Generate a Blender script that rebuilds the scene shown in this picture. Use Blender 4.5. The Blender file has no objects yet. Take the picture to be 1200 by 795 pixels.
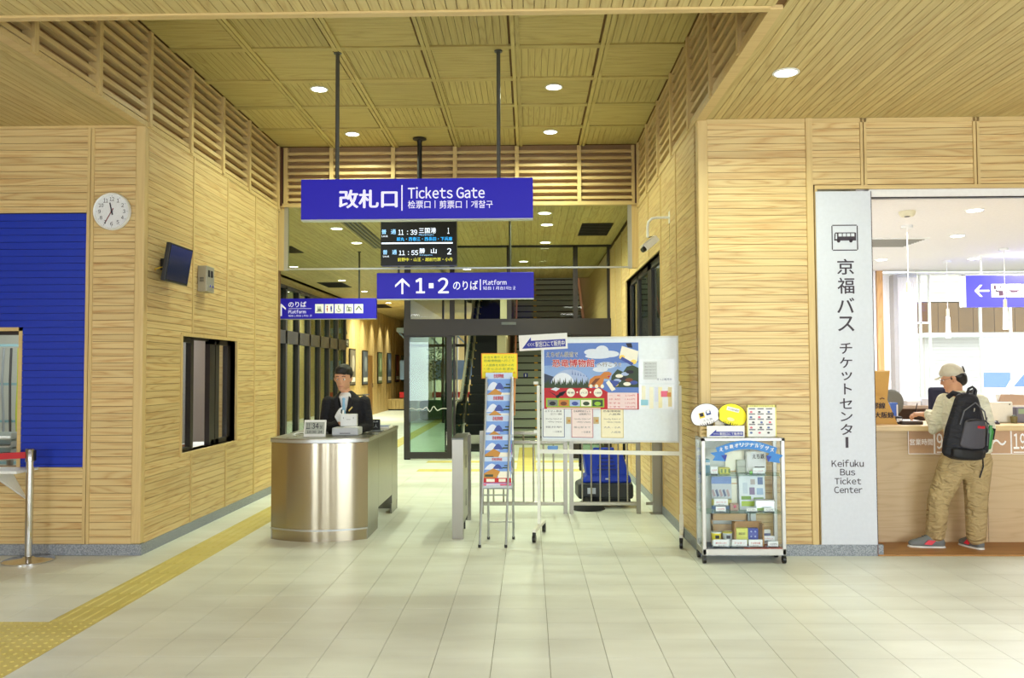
import bpy, bmesh, math, random
from mathutils import Matrix, Vector, Euler
random.seed(7)
SC = bpy.context.scene
COL = SC.collection
PI = math.pi
R = math.radians

# ------------------------------------------------------------------ camera, world, daylight, exposure
F = 978.0
cam_d = bpy.data.cameras.new('camera'); cam = bpy.data.objects.new('camera', cam_d); COL.objects.link(cam)
cam_d.sensor_width = 36.0; cam_d.lens = F / 1200 * 36; cam_d.clip_end = 300
CAMR = Matrix.Rotation(math.atan(20/F), 3, 'Z') @ Matrix.Rotation(PI/2 + math.atan(37.5/F), 3, 'X') @ Matrix.Rotation(R(-.22), 3, 'Z')
cam.matrix_world = Matrix.Translation((0, 0, 1.5)) @ CAMR.to_4x4()
SC.camera = cam
w = bpy.data.worlds.new('sky'); SC.world = w; w.use_nodes = True
bg = w.node_tree.nodes['Background']; bg.inputs[0].default_value = (.86, .93, 1, 1); bg.inputs[1].default_value = 5
SC.view_settings.view_transform = 'Standard'; SC.view_settings.look = 'None'
SC.view_settings.gamma = 1; SC.view_settings.use_curve_mapping = False; SC.view_settings.exposure = -0.3

def alight(name, loc, sx, sy, e, col=(1, 1, 1), rot=(0, 0, 0), shape='RECTANGLE', spread=PI):
    d = bpy.data.lights.new(name, 'AREA'); d.shape = shape; d.size = sx; d.size_y = sy; d.energy = e; d.color = col; d.spread = spread
    o = bpy.data.objects.new(name, d); COL.objects.link(o); o.location = loc; o.rotation_euler = rot
    return o
DAY = (.87, .96, 1)
for x, w_, h_ in ((-4.6, 1.6, 2.2), (-1.9, .5, 2.4), (-.75, .7, 2.4), (.9, .35, 2.4), (4.4, 4.6, 2.6)):     # added daylight lamps in unseen rear openings, spaced for bright strips in the steel
    alight('added_daylight', (x, -3.0, 1.5), w_, h_, 27*w_*h_, DAY, (R(90), 0, 0))
for x in (-4.2, -1.4, 1.4, 4.2):
    for y in (-1, 2.2): alight('hall_light', (x, y, 3.5), .6, .6, 17, (1, .98, .97))
for x in (4.6, 7.2):
    for y in (8.6, 11.6): alight('office_light', (x, y, 3.0), 1.2, 1.2, 105, (1, .99, .98))

# photograph measurements -> metres, for a thing whose distance is known
def pt(px, py, Y):
    d = CAMR @ Vector(((px-600)/F, -(py-397.5)/F, -1))
    t = Y / d.y
    return Vector((d.x*t, Y, 1.5 + d.z*t))
def wx(px, Y, py=435): return pt(px, py, Y).x
def wz(py, Y, px=620): return pt(px, py, Y).z

# ------------------------------------------------------------------ materials
def lin(c):
    return tuple(((x/255)/12.92 if x/255 <= .04045 else ((x/255+.055)/1.055)**2.4) for x in c) + (1,)
MATS = {}
def mat(name, col, rough=.5, metal=0, emit=0, ecol=None, spec=.5, alpha=None, coat=0, folds=0):
    if name in MATS: return MATS[name]
    m = bpy.data.materials.new(name); m.use_nodes = True; nt = m.node_tree; b = nt.nodes['Principled BSDF']
    b.inputs['Base Color'].default_value = lin(col); b.inputs['Roughness'].default_value = rough
    b.inputs['Metallic'].default_value = metal; b.inputs['Specular IOR Level'].default_value = spec
    if coat: b.inputs['Coat Weight'].default_value = coat
    if emit:
        b.inputs['Emission Color'].default_value = lin(ecol or col); b.inputs['Emission Strength'].default_value = emit
    # faint procedural mottling so that no surface is perfectly flat
    if not emit:
        n = nt.nodes.new('ShaderNodeTexNoise'); n.inputs['Scale'].default_value = 35; n.inputs['Detail'].default_value = 3
        mp = nt.nodes.new('ShaderNodeMapRange'); mp.inputs['To Min'].default_value = .93; mp.inputs['To Max'].default_value = 1.05
        mx = nt.nodes.new('ShaderNodeMix'); mx.data_type = 'RGBA'; mx.blend_type = 'MULTIPLY'; mx.inputs[0].default_value = 1
        tc = nt.nodes.new('ShaderNodeTexCoord')
        L = nt.links.new
        L(tc.outputs['Object'], n.inputs['Vector']); L(n.outputs['Fac'], mp.inputs['Value']); L(mp.outputs[0], mx.inputs[7])
        mx.inputs[6].default_value = lin(col); L(mx.outputs[2], b.inputs['Base Color'])
    if folds:       # soft creases of worn cloth
        n3 = nt.nodes.new('ShaderNodeTexNoise'); n3.inputs['Scale'].default_value = 7; n3.inputs['Detail'].default_value = 2.5; n3.inputs['Distortion'].default_value = 1.6
        m3 = nt.nodes.new('ShaderNodeVectorMath'); m3.operation = 'MULTIPLY'; m3.inputs[1].default_value = (1, 1, 2.2)
        bp = nt.nodes.new('ShaderNodeBump'); bp.inputs['Distance'].default_value = folds; bp.inputs['Strength'].default_value = .9
        nt.links.new(tc.outputs['Object'], m3.inputs[0]); nt.links.new(m3.outputs[0], n3.inputs['Vector']); nt.links.new(n3.outputs['Fac'], bp.inputs['Height']); nt.links.new(bp.outputs[0], b.inputs['Normal'])
    MATS[name] = m
    return m
def wood(name, base, dark, rough=.5, strength=.55, gs=1.0, var=.10, axis='X', coat=0):
    if name in MATS: return MATS[name]
    m = bpy.data.materials.new(name); m.use_nodes = True; nt = m.node_tree; b = nt.nodes['Principled BSDF']; N = nt.nodes.new; L = nt.links.new
    tc = N('ShaderNodeTexCoord'); oi = N('ShaderNodeObjectInfo')
    mu = N('ShaderNodeVectorMath'); mu.operation = 'SCALE'; mu.inputs[0].default_value = (37, 53, 71); L(oi.outputs['Random'], mu.inputs['Scale'])
    ad = N('ShaderNodeVectorMath'); ad.operation = 'ADD'; L(tc.outputs['Object'], ad.inputs[0]); L(mu.outputs[0], ad.inputs[1])
    sc = {'X': (.6, 9, 9), 'Y': (9, .6, 9), 'Z': (9, 9, .6)}[axis]
    ma = N('ShaderNodeVectorMath'); ma.operation = 'MULTIPLY'; ma.inputs[1].default_value = tuple(s*gs for s in sc); L(ad.outputs[0], ma.inputs[0])
    n1 = N('ShaderNodeTexNoise'); n1.inputs['Scale'].default_value = 1; n1.inputs['Detail'].default_value = 1.2; n1.inputs['Distortion'].default_value = .5; L(ma.outputs[0], n1.inputs['Vector'])
    k = N('ShaderNodeMath'); k.operation = 'MULTIPLY'; k.inputs[1].default_value = 16; L(n1.outputs['Fac'], k.inputs[0])
    fr = N('ShaderNodeMath'); fr.operation = 'PINGPONG'; fr.inputs[1].default_value = 1; L(k.outputs[0], fr.inputs[0])
    pw = N('ShaderNodeMath'); pw.operation = 'POWER'; pw.inputs[1].default_value = 2.2; L(fr.outputs[0], pw.inputs[0])
    m2 = N('ShaderNodeVectorMath'); m2.operation = 'MULTIPLY'; m2.inputs[1].default_value = tuple(s*gs*s2 for s, s2 in zip(sc, (9, 9, 9))); L(ad.outputs[0], m2.inputs[0])
    n2 = N('ShaderNodeTexNoise'); n2.inputs['Scale'].default_value = 1; n2.inputs['Detail'].default_value = 2; L(m2.outputs[0], n2.inputs['Vector'])
    mm = N('ShaderNodeMath'); mm.operation = 'MULTIPLY'; L(pw.outputs[0], mm.inputs[0]); L(n2.outputs['Fac'], mm.inputs[1])
    m3 = N('ShaderNodeMath'); m3.operation = 'MULTIPLY'; m3.inputs[1].default_value = strength*1.6; L(mm.outputs[0], m3.inputs[0])
    mx = N('ShaderNodeMix'); mx.data_type = 'RGBA'; mx.inputs[6].default_value = lin(base); mx.inputs[7].default_value = lin(dark); L(m3.outputs[0], mx.inputs[0])
    mr = N('ShaderNodeMapRange'); mr.inputs['To Min'].default_value = 1-var; mr.inputs['To Max'].default_value = 1+var*.6; L(oi.outputs['Random'], mr.inputs['Value'])
    hs = N('ShaderNodeHueSaturation'); L(mr.outputs[0], hs.inputs['Value']); L(mx.outputs[2], hs.inputs['Color'])
    L(hs.outputs[0], b.inputs['Base Color']); b.inputs['Roughness'].default_value = rough
    b.inputs['Specular IOR Level'].default_value = .35
    MATS[name] = m
    return m
def glass(name, tint=(255, 255, 255), refl=.5, rough=0.0, absorb=0.0):
    """thin pane: clear transmission mixed with a mirror by Fresnel"""
    if name in MATS: return MATS[name]
    m = bpy.data.materials.new(name); m.use_nodes = True; nt = m.node_tree; nt.nodes.clear(); N = nt.nodes.new; L = nt.links.new
    o = N('ShaderNodeOutputMaterial'); t = N('ShaderNodeBsdfTransparent'); t.inputs[0].default_value = lin(tint)
    g = N('ShaderNodeBsdfGlossy'); g.inputs['Roughness'].default_value = rough
    f = N('ShaderNodeFresnel'); gm = N('ShaderNodeNewGeometry'); io = N('ShaderNodeMapRange'); io.inputs['To Min'].default_value = 1.45; io.inputs['To Max'].default_value = 1/1.45
    L(gm.outputs['Backfacing'], io.inputs['Value']); L(io.outputs[0], f.inputs[0])
    k = N('ShaderNodeMath'); k.operation = 'MULTIPLY'; k.inputs[1].default_value = refl*2; L(f.outputs[0], k.inputs[0])
    mx = N('ShaderNodeMixShader'); L(k.outputs[0], mx.inputs[0]); L(t.outputs[0], mx.inputs[1]); L(g.outputs[0], mx.inputs[2])
    L(mx.outputs[0], o.inputs[0]); MATS[name] = m
    return m
def brushed(name, col, rough=.28, axis='X', aniso=0):
    if name in MATS: return MATS[name]
    m = bpy.data.materials.new(name); m.use_nodes = True; nt = m.node_tree; b = nt.nodes['Principled BSDF']; N = nt.nodes.new; L = nt.links.new
    b.inputs['Base Color'].default_value = lin(col); b.inputs['Metallic'].default_value = 1
    tc = N('ShaderNodeTexCoord'); ma = N('ShaderNodeVectorMath'); ma.operation = 'MULTIPLY'
    ma.inputs[1].default_value = (6, 6, 400) if axis == 'X' else (300, 300, 4)
    n = N('ShaderNodeTexNoise'); n.inputs['Scale'].default_value = 1; n.inputs['Detail'].default_value = 2
    mr = N('ShaderNodeMapRange'); mr.inputs['To Min'].default_value = rough-.07; mr.inputs['To Max'].default_value = rough+.1
    L(tc.outputs['Object'], ma.inputs[0]); L(ma.outputs[0], n.inputs['Vector']); L(n.outputs['Fac'], mr.inputs['Value']); L(mr.outputs[0], b.inputs['Roughness'])
    if aniso:
        b.inputs['Anisotropic'].default_value = aniso; tg = N('ShaderNodeTangent'); tg.direction_type = 'RADIAL'; tg.axis = 'Z'; L(tg.outputs[0], b.inputs['Tangent']); b.inputs['Anisotropic Rotation'].default_value = .25
    MATS[name] = m
    return m
def speckle(name, a, bcol, scale=220, rough=.45, coat=0):
    if name in MATS: return MATS[name]
    m = bpy.data.materials.new(name); m.use_nodes = True; nt = m.node_tree; b = nt.nodes['Principled BSDF']; N = nt.nodes.new; L = nt.links.new
    tc = N('ShaderNodeTexCoord'); n = N('ShaderNodeTexNoise'); n.inputs['Scale'].default_value = scale; n.inputs['Detail'].default_value = 1
    cr = N('ShaderNodeValToRGB'); cr.color_ramp.elements[0].position = .4; cr.color_ramp.elements[1].position = .6
    cr.color_ramp.elements[0].color = lin(a); cr.color_ramp.elements[1].color = lin(bcol)
    L(tc.outputs['Object'], n.inputs['Vector']); L(n.outputs['Fac'], cr.inputs[0]); L(cr.outputs[0], b.inputs['Base Color'])
    b.inputs['Roughness'].default_value = rough; MATS[name] = m
    return m
def tilemat(name, a, bcol, rough=.35, var=.05):
    if name in MATS: return MATS[name]
    m = bpy.data.materials.new(name); m.use_nodes = True; nt = m.node_tree; b = nt.nodes['Principled BSDF']; N = nt.nodes.new; L = nt.links.new
    g = N('ShaderNodeNewGeometry'); oi = N('ShaderNodeObjectInfo')
    n = N('ShaderNodeTexNoise'); n.inputs['Scale'].default_value = 2.2; n.inputs['Detail'].default_value = 5
    ma = N('ShaderNodeVectorMath'); ma.operation = 'MULTIPLY'; ma.inputs[1].default_value = (.5, 1.6, 1); L(g.outputs['Position'], ma.inputs[0]); L(ma.outputs[0], n.inputs['Vector'])
    cr = N('ShaderNodeValToRGB'); cr.color_ramp.elements[0].position = .35; cr.color_ramp.elements[1].position = .68
    cr.color_ramp.elements[0].color = lin(a); cr.color_ramp.elements[1].color = lin(bcol); L(n.outputs['Fac'], cr.inputs[0])
    mr = N('ShaderNodeMapRange'); mr.inputs['To Min'].default_value = 1-var; mr.inputs['To Max'].default_value = 1+var*.5; L(oi.outputs['Random'], mr.inputs['Value'])
    hs = N('ShaderNodeHueSaturation'); L(mr.outputs[0], hs.inputs['Value']); L(cr.outputs[0], hs.inputs['Color']); L(hs.outputs[0], b.inputs['Base Color'])
    n2 = N('ShaderNodeTexNoise'); n2.inputs['Scale'].default_value = 60; L(g.outputs['Position'], n2.inputs['Vector'])
    r2 = N('ShaderNodeMapRange'); r2.inputs['To Min'].default_value = rough-.06; r2.inputs['To Max'].default_value = rough+.1; L(n2.outputs['Fac'], r2.inputs['Value']); L(r2.outputs[0], b.inputs['Roughness'])
    b.inputs['Specular IOR Level'].default_value = .4
    MATS[name] = m
    return m
PINE = ('pine_board', (222, 194, 140), (176, 122, 62))
W_B = wood('pine_board', (220, 194, 138), (180, 126, 68), .42, .62, gs=1.1, var=.09)
W_T = wood('pine_trim', (214, 187, 130), (186, 150, 100), .45, .35, axis='Z', gs=.8, var=.03)
W_TX = wood('pine_trim_flat', (214, 187, 130), (184, 148, 98), .45, .35, axis='X', gs=.8, var=.03)
W_C = wood('pine_ceiling', (208, 188, 128), (168, 130, 72), .5, .55, axis='Y')
W_CF = wood('pine_coffer', (196, 178, 112), (156, 126, 66), .5, .5, axis='X')
W_L = wood('louvre_slat', (212, 186, 132), (168, 124, 76), .4, .45)
W_D = mat('louvre_back', (170, 134, 88), .6)
W_BACK = mat('board_joint', (122, 88, 46), .8)
BLUEB = mat('blue_painted_board', (6, 48, 178), .5)
BLUEBK = mat('blue_joint', (10, 18, 90), .7)
GRAN = speckle('granite', (120, 126, 134), (160, 166, 174), 130)
STEEL = brushed('stainless', (158, 154, 142), .28)
STEELV = brushed('stainless_upright', (150, 147, 138), .3, 'Z')
STEELC = brushed('stainless_curved', (178, 168, 148), .2, 'Z', .8)
CHROME = mat('chrome', (215, 215, 215), .12, 1)
ALU = mat('aluminium', (190, 192, 192), .35, .8)
DARK = mat('dark_bronze_frame', (42, 36, 36), .4)
BLACK = mat('black_plastic', (18, 18, 20), .4)
WHITE = mat('white_paint', (238, 240, 238), .45)
WALLW = mat('white_wall', (240, 238, 232), .8)
SIGNB = mat('sign_blue', (26, 14, 176), .5, emit=.2, ecol=(36, 20, 200))
SIGNW = mat('sign_white', (235, 232, 255), .5, emit=.45)
LAMP = mat('lamp_glow', (255, 253, 240), .5, emit=14)
GL = glass('clear_glass', (248, 251, 249), .3)
GLG = glass('green_glass', (206, 226, 214), .7)
PAPER = mat('paper_white', (240, 240, 238), .6)
RED = mat('print_red', (196, 24, 36), .55)
INK = mat('ink_dark', (38, 36, 50), .6)
TILE = tilemat('floor_tile', (216, 220, 212), (231, 236, 230))
TACT = tilemat('tactile_yellow', (206, 190, 104), (216, 202, 122), .5)
SEAM = mat('floor_joint', (150, 146, 128), .8)

# ------------------------------------------------------------------ mesh helpers
class G:
    def __init__(s, T=None): s.v = []; s.f = []; s.m = []; s.T = T; s.mi = 0
    def add(s, vs, fs):
        n = len(s.v)
        for p in vs:
            p = Vector(p); s.v.append(s.T @ p if s.T is not None else p)
        for f in fs: s.f.append([n+i for i in f]); s.m.append(s.mi)
        return s
    def box(s, x0, x1, y0, y1, z0, z1):
        if x0 > x1: x0, x1 = x1, x0
        if y0 > y1: y0, y1 = y1, y0
        if z0 > z1: z0, z1 = z1, z0
        return s.add([(x0,y0,z0),(x1,y0,z0),(x1,y1,z0),(x0,y1,z0),(x0,y0,z1),(x1,y0,z1),(x1,y1,z1),(x0,y1,z1)],
              [(0,3,2,1),(4,5,6,7),(0,1,5,4),(1,2,6,5),(2,3,7,6),(3,0,4,7)])
    def prism(s, P, y0, y1):
        """polygon P [(x,z)] counter-clockwise as seen from -Y, thickness y0..y1"""
        n = len(P); a = sum(P[i][0]*P[(i+1)%n][1]-P[(i+1)%n][0]*P[i][1] for i in range(n))
        if a < 0: P = P[::-1]
        return s.add([(x,y0,z) for x,z in P]+[(x,y1,z) for x,z in P], [tuple(range(n)), tuple(range(2*n-1,n-1,-1))]+[(i,i+n,(i+1)%n+n,(i+1)%n) for i in range(n)])
    def slab(s, P, z0, z1):
        n = len(P); a = sum(P[i][0]*P[(i+1)%n][1]-P[(i+1)%n][0]*P[i][1] for i in range(n))
        if a < 0: P = P[::-1]
        return s.add([(x,y,z0) for x,y in P]+[(x,y,z1) for x,y in P], [tuple(range(n-1,-1,-1)), tuple(range(n,2*n))]+[(i,(i+1)%n,(i+1)%n+n,i+n) for i in range(n)])
    def quad(s, *P): return s.add(P, [tuple(range(len(P)))])
    def cyl(s, p0, p1, r0, r1=None, n=14, cap=True):
        p0 = Vector(p0); p1 = Vector(p1); r1 = r0 if r1 is None else r1
        d = (p1-p0).normalized(); a = d.orthogonal().normalized(); b = d.cross(a)
        vs = [p+(a*math.cos(2*PI*i/n)+b*math.sin(2*PI*i/n))*r for p, r in ((p0,r0),(p1,r1)) for i in range(n)]
        fs = [(i,(i+1)%n,(i+1)%n+n,i+n) for i in range(n)]
        if cap: fs += [tuple(range(n-1,-1,-1)), tuple(range(n,2*n))]
        return s.add(vs, fs)
    def tube(s, pts, r, n=8):
        pts = [Vector(p) for p in pts]; vs = []; fs = []; N = len(pts); a = None
        for i, p in enumerate(pts):
            d = ((pts[min(i+1,N-1)]-p).normalized()+(p-pts[max(i-1,0)]).normalized()).normalized()
            a = d.orthogonal().normalized() if a is None else (a-d*a.dot(d)).normalized()
            b = d.cross(a); rr = r[i] if isinstance(r, (list,tuple)) else r
            vs += [p+(a*math.cos(2*PI*k/n)+b*math.sin(2*PI*k/n))*rr for k in range(n)]
        for i in range(N-1): fs += [(i*n+k,i*n+(k+1)%n,(i+1)*n+(k+1)%n,(i+1)*n+k) for k in range(n)]
        fs += [tuple(range(n-1,-1,-1)), tuple(range((N-1)*n,N*n))]
        return s.add(vs, fs)
    def lathe(s, prof, n=20, c=(0,0,0)):
        vs = []; fs = []
        for r, z in prof: vs += [(c[0]+r*math.cos(2*PI*k/n), c[1]+r*math.sin(2*PI*k/n), c[2]+z) for k in range(n)]
        for i in range(len(prof)-1): fs += [(i*n+k,i*n+(k+1)%n,(i+1)*n+(k+1)%n,(i+1)*n+k) for k in range(n)]
        fs += [tuple(range(n-1,-1,-1)), tuple(range((len(prof)-1)*n,len(prof)*n))]
        return s.add(vs, fs)
    def ball(s, c, r, n=12, m=8):
        r = r if isinstance(r, (tuple,list)) else (r,r,r); vs = []; fs = []
        for j in range(m+1):
            t = PI*j/m
            vs += [(c[0]+r[0]*math.sin(t)*math.cos(2*PI*k/n), c[1]+r[1]*math.sin(t)*math.sin(2*PI*k/n), c[2]-r[2]*math.cos(t)) for k in range(n)]
        for j in range(m): fs += [(j*n+k,j*n+(k+1)%n,(j+1)*n+(k+1)%n,(j+1)*n+k) for k in range(n)]
        return s.add(vs, fs)
    def disc(s, c, rx, rz, y, n=20):
        return s.prism([(c[0]+rx*math.cos(2*PI*k/n), c[1]+rz*math.sin(2*PI*k/n)) for k in range(n)], y, y+.0006)
    def mesh(s, name, mats, smooth=0):
        me = bpy.data.meshes.new(name); me.from_pydata([tuple(p) for p in s.v], [], s.f)
        for m in (mats if isinstance(mats, (list,tuple)) else [mats]): me.materials.append(m)
        me.polygons.foreach_set('material_index', s.m)
        if smooth:
            me.polygons.foreach_set('use_smooth', [True]*len(me.polygons)); me.set_sharp_from_angle(angle=R(smooth))
        me.update(); return me
    def obj(s, name, mats, parent=None, loc=(0,0,0), rot=(0,0,0), smooth=0, bevel=0, **kw):
        return link(name, s.mesh(name, mats, smooth), parent, loc, rot, bevel, **kw)
def link(name, me, parent=None, loc=(0,0,0), rot=(0,0,0), bevel=0, **kw):
    o = bpy.data.objects.new(name, me); COL.objects.link(o)
    if parent is not None: o.parent = parent
    o.location = loc; o.rotation_euler = rot
    if bevel:
        b = o.modifiers.new('bevel', 'BEVEL'); b.width = bevel; b.segments = 2; b.limit_method = 'ANGLE'
    for k, v in kw.items(): o[k] = v
    return o
def thing(name, label, cat, loc=(0,0,0), rz=0, group=None, rot=None):
    o = bpy.data.objects.new(name, None); COL.objects.link(o); o.empty_display_size = .1
    o.location = loc; o.rotation_euler = rot or (0,0,rz); o['label'] = label; o['category'] = cat
    if group: o['group'] = group
    return o
def tag(o, label, cat, group=None):
    o['label'] = label; o['category'] = cat
    if group: o['group'] = group
    return o
def struct(o): o['kind'] = 'structure'; return o
def structE(name):
    o = bpy.data.objects.new(name, None); COL.objects.link(o); o['kind'] = 'structure'; return o
BX = {}
def boxmesh(name, lx, ly, lz, m, key=None):
    k = (name, round(lx,3), round(ly,3), round(lz,3), m.name)
    if k not in BX: BX[k] = G().box(0,lx,-ly,0,0,lz).mesh(name, m)
    return BX[k]
TX = {}
def glyphs(s, res):
    if (s, res) not in TX:
        cu = bpy.data.curves.new('t', 'FONT'); cu.body = s; cu.size = 1; cu.resolution_u = res
        o = bpy.data.objects.new('t', cu); COL.objects.link(o)
        me = bpy.data.meshes.new_from_object(o)
        TX[(s, res)] = ([tuple(v.co) for v in me.vertices], [tuple(p.vertices) for p in me.polygons])
        bpy.data.objects.remove(o); bpy.data.curves.remove(cu); bpy.data.meshes.remove(me)
    return TX[(s, res)]
def rawtext(s, bold, res):
    if any(33 <= ord(c) <= 126 for c in s) and not any(ord(c) > 0x2fff for c in s):     # Latin: full-width forms, set with their own spacing
        vs = []; fs = []; x = 0
        for c in s:
            if c == ' ': x += .26; continue
            gv, gf = glyphs(chr(ord(c)+0xFEE0) if 33 <= ord(c) <= 126 else c, res)
            if not gv: continue
            x0 = min(v[0] for v in gv); x1 = max(v[0] for v in gv); n = len(vs)
            vs += [(v[0]-x0+x, v[1], 0) for v in gv]; fs += [tuple(i+n for i in f) for f in gf]; x += x1-x0+.085+bold*1.5
    else: vs, fs = glyphs(s, res)
    if bold:
        n = len(vs); o = [(0, 0), (bold, 0), (-bold, 0), (0, bold*.7), (0, -bold*.7)]
        vs = [(v[0]+dx, v[1]+dy, 0) for dx, dy in o for v in vs]; fs = [tuple(i+k*n for i in f) for k in range(5) for f in fs]
    return vs, fs
def txt(s, rect, m, parent, y=-.001, bold=0, name='lettering', res=2, keep=False):
    """text filling rect (x0,z0,x1,z1) of the parent's XZ plane, facing -Y"""
    vs, fs = rawtext(s, bold, res)
    if not vs: return None
    x0 = min(v[0] for v in vs); x1 = max(v[0] for v in vs); y0 = min(v[1] for v in vs); y1 = max(v[1] for v in vs)
    sx = (rect[2]-rect[0])/max(x1-x0,1e-6); sz = (rect[3]-rect[1])/max(y1-y0,1e-6)
    if keep: sx = sz = min(sx, sz)
    me = bpy.data.meshes.new(name); me.from_pydata([(rect[0]+(v[0]-x0)*sx, y-.00002*(i*5//len(vs)), rect[1]+(v[1]-y0)*sz) for i, v in enumerate(vs)], [], fs); me.materials.append(m); me.update()
    return link(name, me, parent)
# ================================================================== THE SETTING
YF, YB = 6.87, 10.6         # front wall plane, back of the recessed bay
XL, XR = -3.21, 1.405       # side walls of the bay
ZS, ZR, ZC = 3.57, 4.38, 3.65
# ---- floor: joint bed, single tiles near the camera, one joined mesh beyond
fl = struct(G().box(-9, 13, -3.2, 46, -.12, -.006).obj('floor', SEAM))
P = .3; tx0, ty0 = .1, 4.13
tile_me = G().box(.0015, P-.0015, .0015, P-.0015, -.006, 0).mesh('floor_tile', TILE)
bar = G().box(.0015, P-.0015, .0015, P-.0015, -.006, 0)
for k in range(4):
    x = .0375+k*.075; bar.add([(x-.014,.02,0),(x+.014,.02,0),(x+.014,.28,0),(x-.014,.28,0),(x-.008,.03,.005),(x+.008,.03,.005),(x+.008,.27,.005),(x-.008,.27,.005)], [(4,5,6,7),(0,1,5,4),(1,2,6,5),(2,3,7,6),(3,0,4,7)])
bar_me = bar.mesh('tactile_tile', TACT)
dot = G().box(.0015, P-.0015, .0015, P-.0015, -.006, 0)
for i in range(5):
    for j in range(5): dot.cyl((.03+i*.06,.03+j*.06,-.001), (.03+i*.06,.03+j*.06,.005), .014, .008, n=8)
dot_me = dot.mesh('tactile_tile', TACT)
cand = []; rest = G(); restt = G()
def tact(i, j):
    X = tx0+i*P; Y = ty0+j*P
    if -2.91 < X < -2.59-.1 and Y > 5.0: return 'bar'
    if X < -2.5-.1 and 4.1 < Y < 5.0: return 'dot'
    if -2.91 < X < -2.69 and Y < 4.1: return 'bar'
    if 12.5 < Y < 12.6 and -1.9 < X < 1.3: return 'dot'
    if 13.6 < Y < 13.9 and -1.9 < X < 1.3: return 'bar'
    if -.25 < X < .05 and 12.7 < Y < 16.4: return 'bar'
    return None
for j in range(-24, 100):
    for i in range(-30, 36):
        X = tx0+i*P; Y = ty0+j*P; t = tact(i, j)
        if Y > YF and XR+.01 < X and Y < YB+3.6: continue
        if Y > 6.7 and X < XL-.3 and Y < YB: continue
        if Y > 6.6 and X > 2.7: continue
        vis = 3.8 < Y < 7.3 and abs((X+.15)/(Y+.3)) < .66
        if t and 3.8 < Y < 10.5 and -4 < X: link('tactile_tile', bar_me if t == 'bar' else dot_me, fl, (X, Y, 0))
        elif t: restt.box(X+.0015, X+P-.0015, Y+.0015, Y+P-.0015, -.006, .001)
        elif vis: cand.append((Y, X))
        else: rest.box(X+.0015, X+P-.0015, Y+.0015, Y+P-.0015, -.006, 0)
cand.sort()
for Y, X in cand[:300]: link('floor_tile', tile_me, fl, (X, Y, 0))
for Y, X in cand[300:]: rest.box(X+.0015, X+P-.0015, Y+.0015, Y+P-.0015, -.006, 0)
rest.obj('distant_floor_tiles', TILE, fl)['kind'] = 'stuff'
restt.obj('distant_tactile_tiles', TACT, fl)['kind'] = 'stuff'

# ---- board cladding
NB = {}
def boards(par, org, rz, u0, u1, z0, z1, m=W_B, holes=(), pitch=.0596, t=.014, name='board', zbase=.09):
    """single boards u0..u1 along the wall from org in direction rz; holes (u0,u1,z0,z1)"""
    d = Vector((math.cos(rz), math.sin(rz), 0)); g = G(); far = False
    k0 = math.floor((z0-zbase+.001)/pitch)
    z = zbase + k0*pitch
    while z < z1-.012:
        h = min(pitch-.004, z1-z); cz = max(0, z0-z); segs = [(u0, u1, z+cz, h-cz)] if h-cz > .006 else []
        for hu0, hu1, hz0, hz1 in holes:
            out = []
            for a, b, zz, hh in segs:
                if zz+hh > hz0 and zz < hz1 and b > hu0 and a < hu1:
                    out += [(a, min(b, hu0), zz, hh), (max(a, hu1), b, zz, hh), (max(a, hu0), min(b, hu1), zz, hz0-zz), (max(a, hu0), min(b, hu1), hz1, zz+hh-hz1)]
                else: out.append((a, b, zz, hh))
            segs = [q for q in out if q[1]-q[0] > .01 and q[3] > .004]
        for a, b, zz, hh in segs:
            NB[par.name] = NB.get(par.name, 0)+1
            p = Vector(org)+d*a
            if NB[par.name] <= 300: link(name, boxmesh(name, b-a, t, round(hh,3), m), par, (p.x, p.y, zz), (0,0,rz))
            else:
                gg = NBG.setdefault(par.name, (par, m, G()))[2]
                gg.T = Matrix.Translation((p.x,p.y,zz)) @ Matrix.Rotation(rz,4,'Z'); gg.box(0,b-a,-t,0,0,hh)
        z += pitch
NBG = {}
def batten(par, org, rz, u, w_, z0, z1, t=.022, m=None, name='batten'):
    d = Vector((math.cos(rz), math.sin(rz), 0)); p = Vector(org)+d*(u-w_/2)
    link(name, boxmesh(name, w_, t, z1-z0, m or W_T), par, (p.x, p.y, z0), (0,0,rz))

# left front wall (with the blue painted field and the office window)
bx = wx(104, YF); wxr = wx(27, YF); WIN = (-5.3, wxr, .72, wz(384, YF, 10))
BZ0, BZ1 = .72, wz(250, YF, 50)
wl = G()
wl.box(-8.3, WIN[0], YF, YF+.12, 0, ZS); wl.box(WIN[0], WIN[1], YF, YF+.12, 0, WIN[2]); wl.box(WIN[0], WIN[1], YF, YF+.12, WIN[3], ZS); wl.box(WIN[1], XL, YF, YF+.12, 0, ZS)
WL = struct(wl.obj('wall_front_left', W_BACK))
O = (0, YF, 0)
boards(WL, O, 0, bx+.028, XL-.07, .09, ZS-.01)
boards(WL, O, 0, -4.75, bx-.028, .09, BZ0-.015)
boards(WL, O, 0, -4.75, bx-.028, BZ1+.02, ZS-.01)
boards(WL, O, 0, -4.75, bx-.03, BZ0, BZ1, BLUEB, holes=[(WIN[0]-.05, WIN[1]+.0, WIN[2], WIN[3])], name='blue_board')
G().box(WIN[1], bx-.028, YF-.002, YF, BZ0, BZ1).box(-4.75, WIN[1], YF-.002, YF, WIN[3], BZ1).obj('blue_backing', BLUEBK, WL)
for u in (bx-.014, bx+.018): batten(WL, O, 0, u, .026, .09, ZS)
batten(WL, O, 0, (bx-4.75)/2-.015, bx+4.75-.03, BZ1, BZ1+.018, m=W_TX, name='trim_strip')
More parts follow.
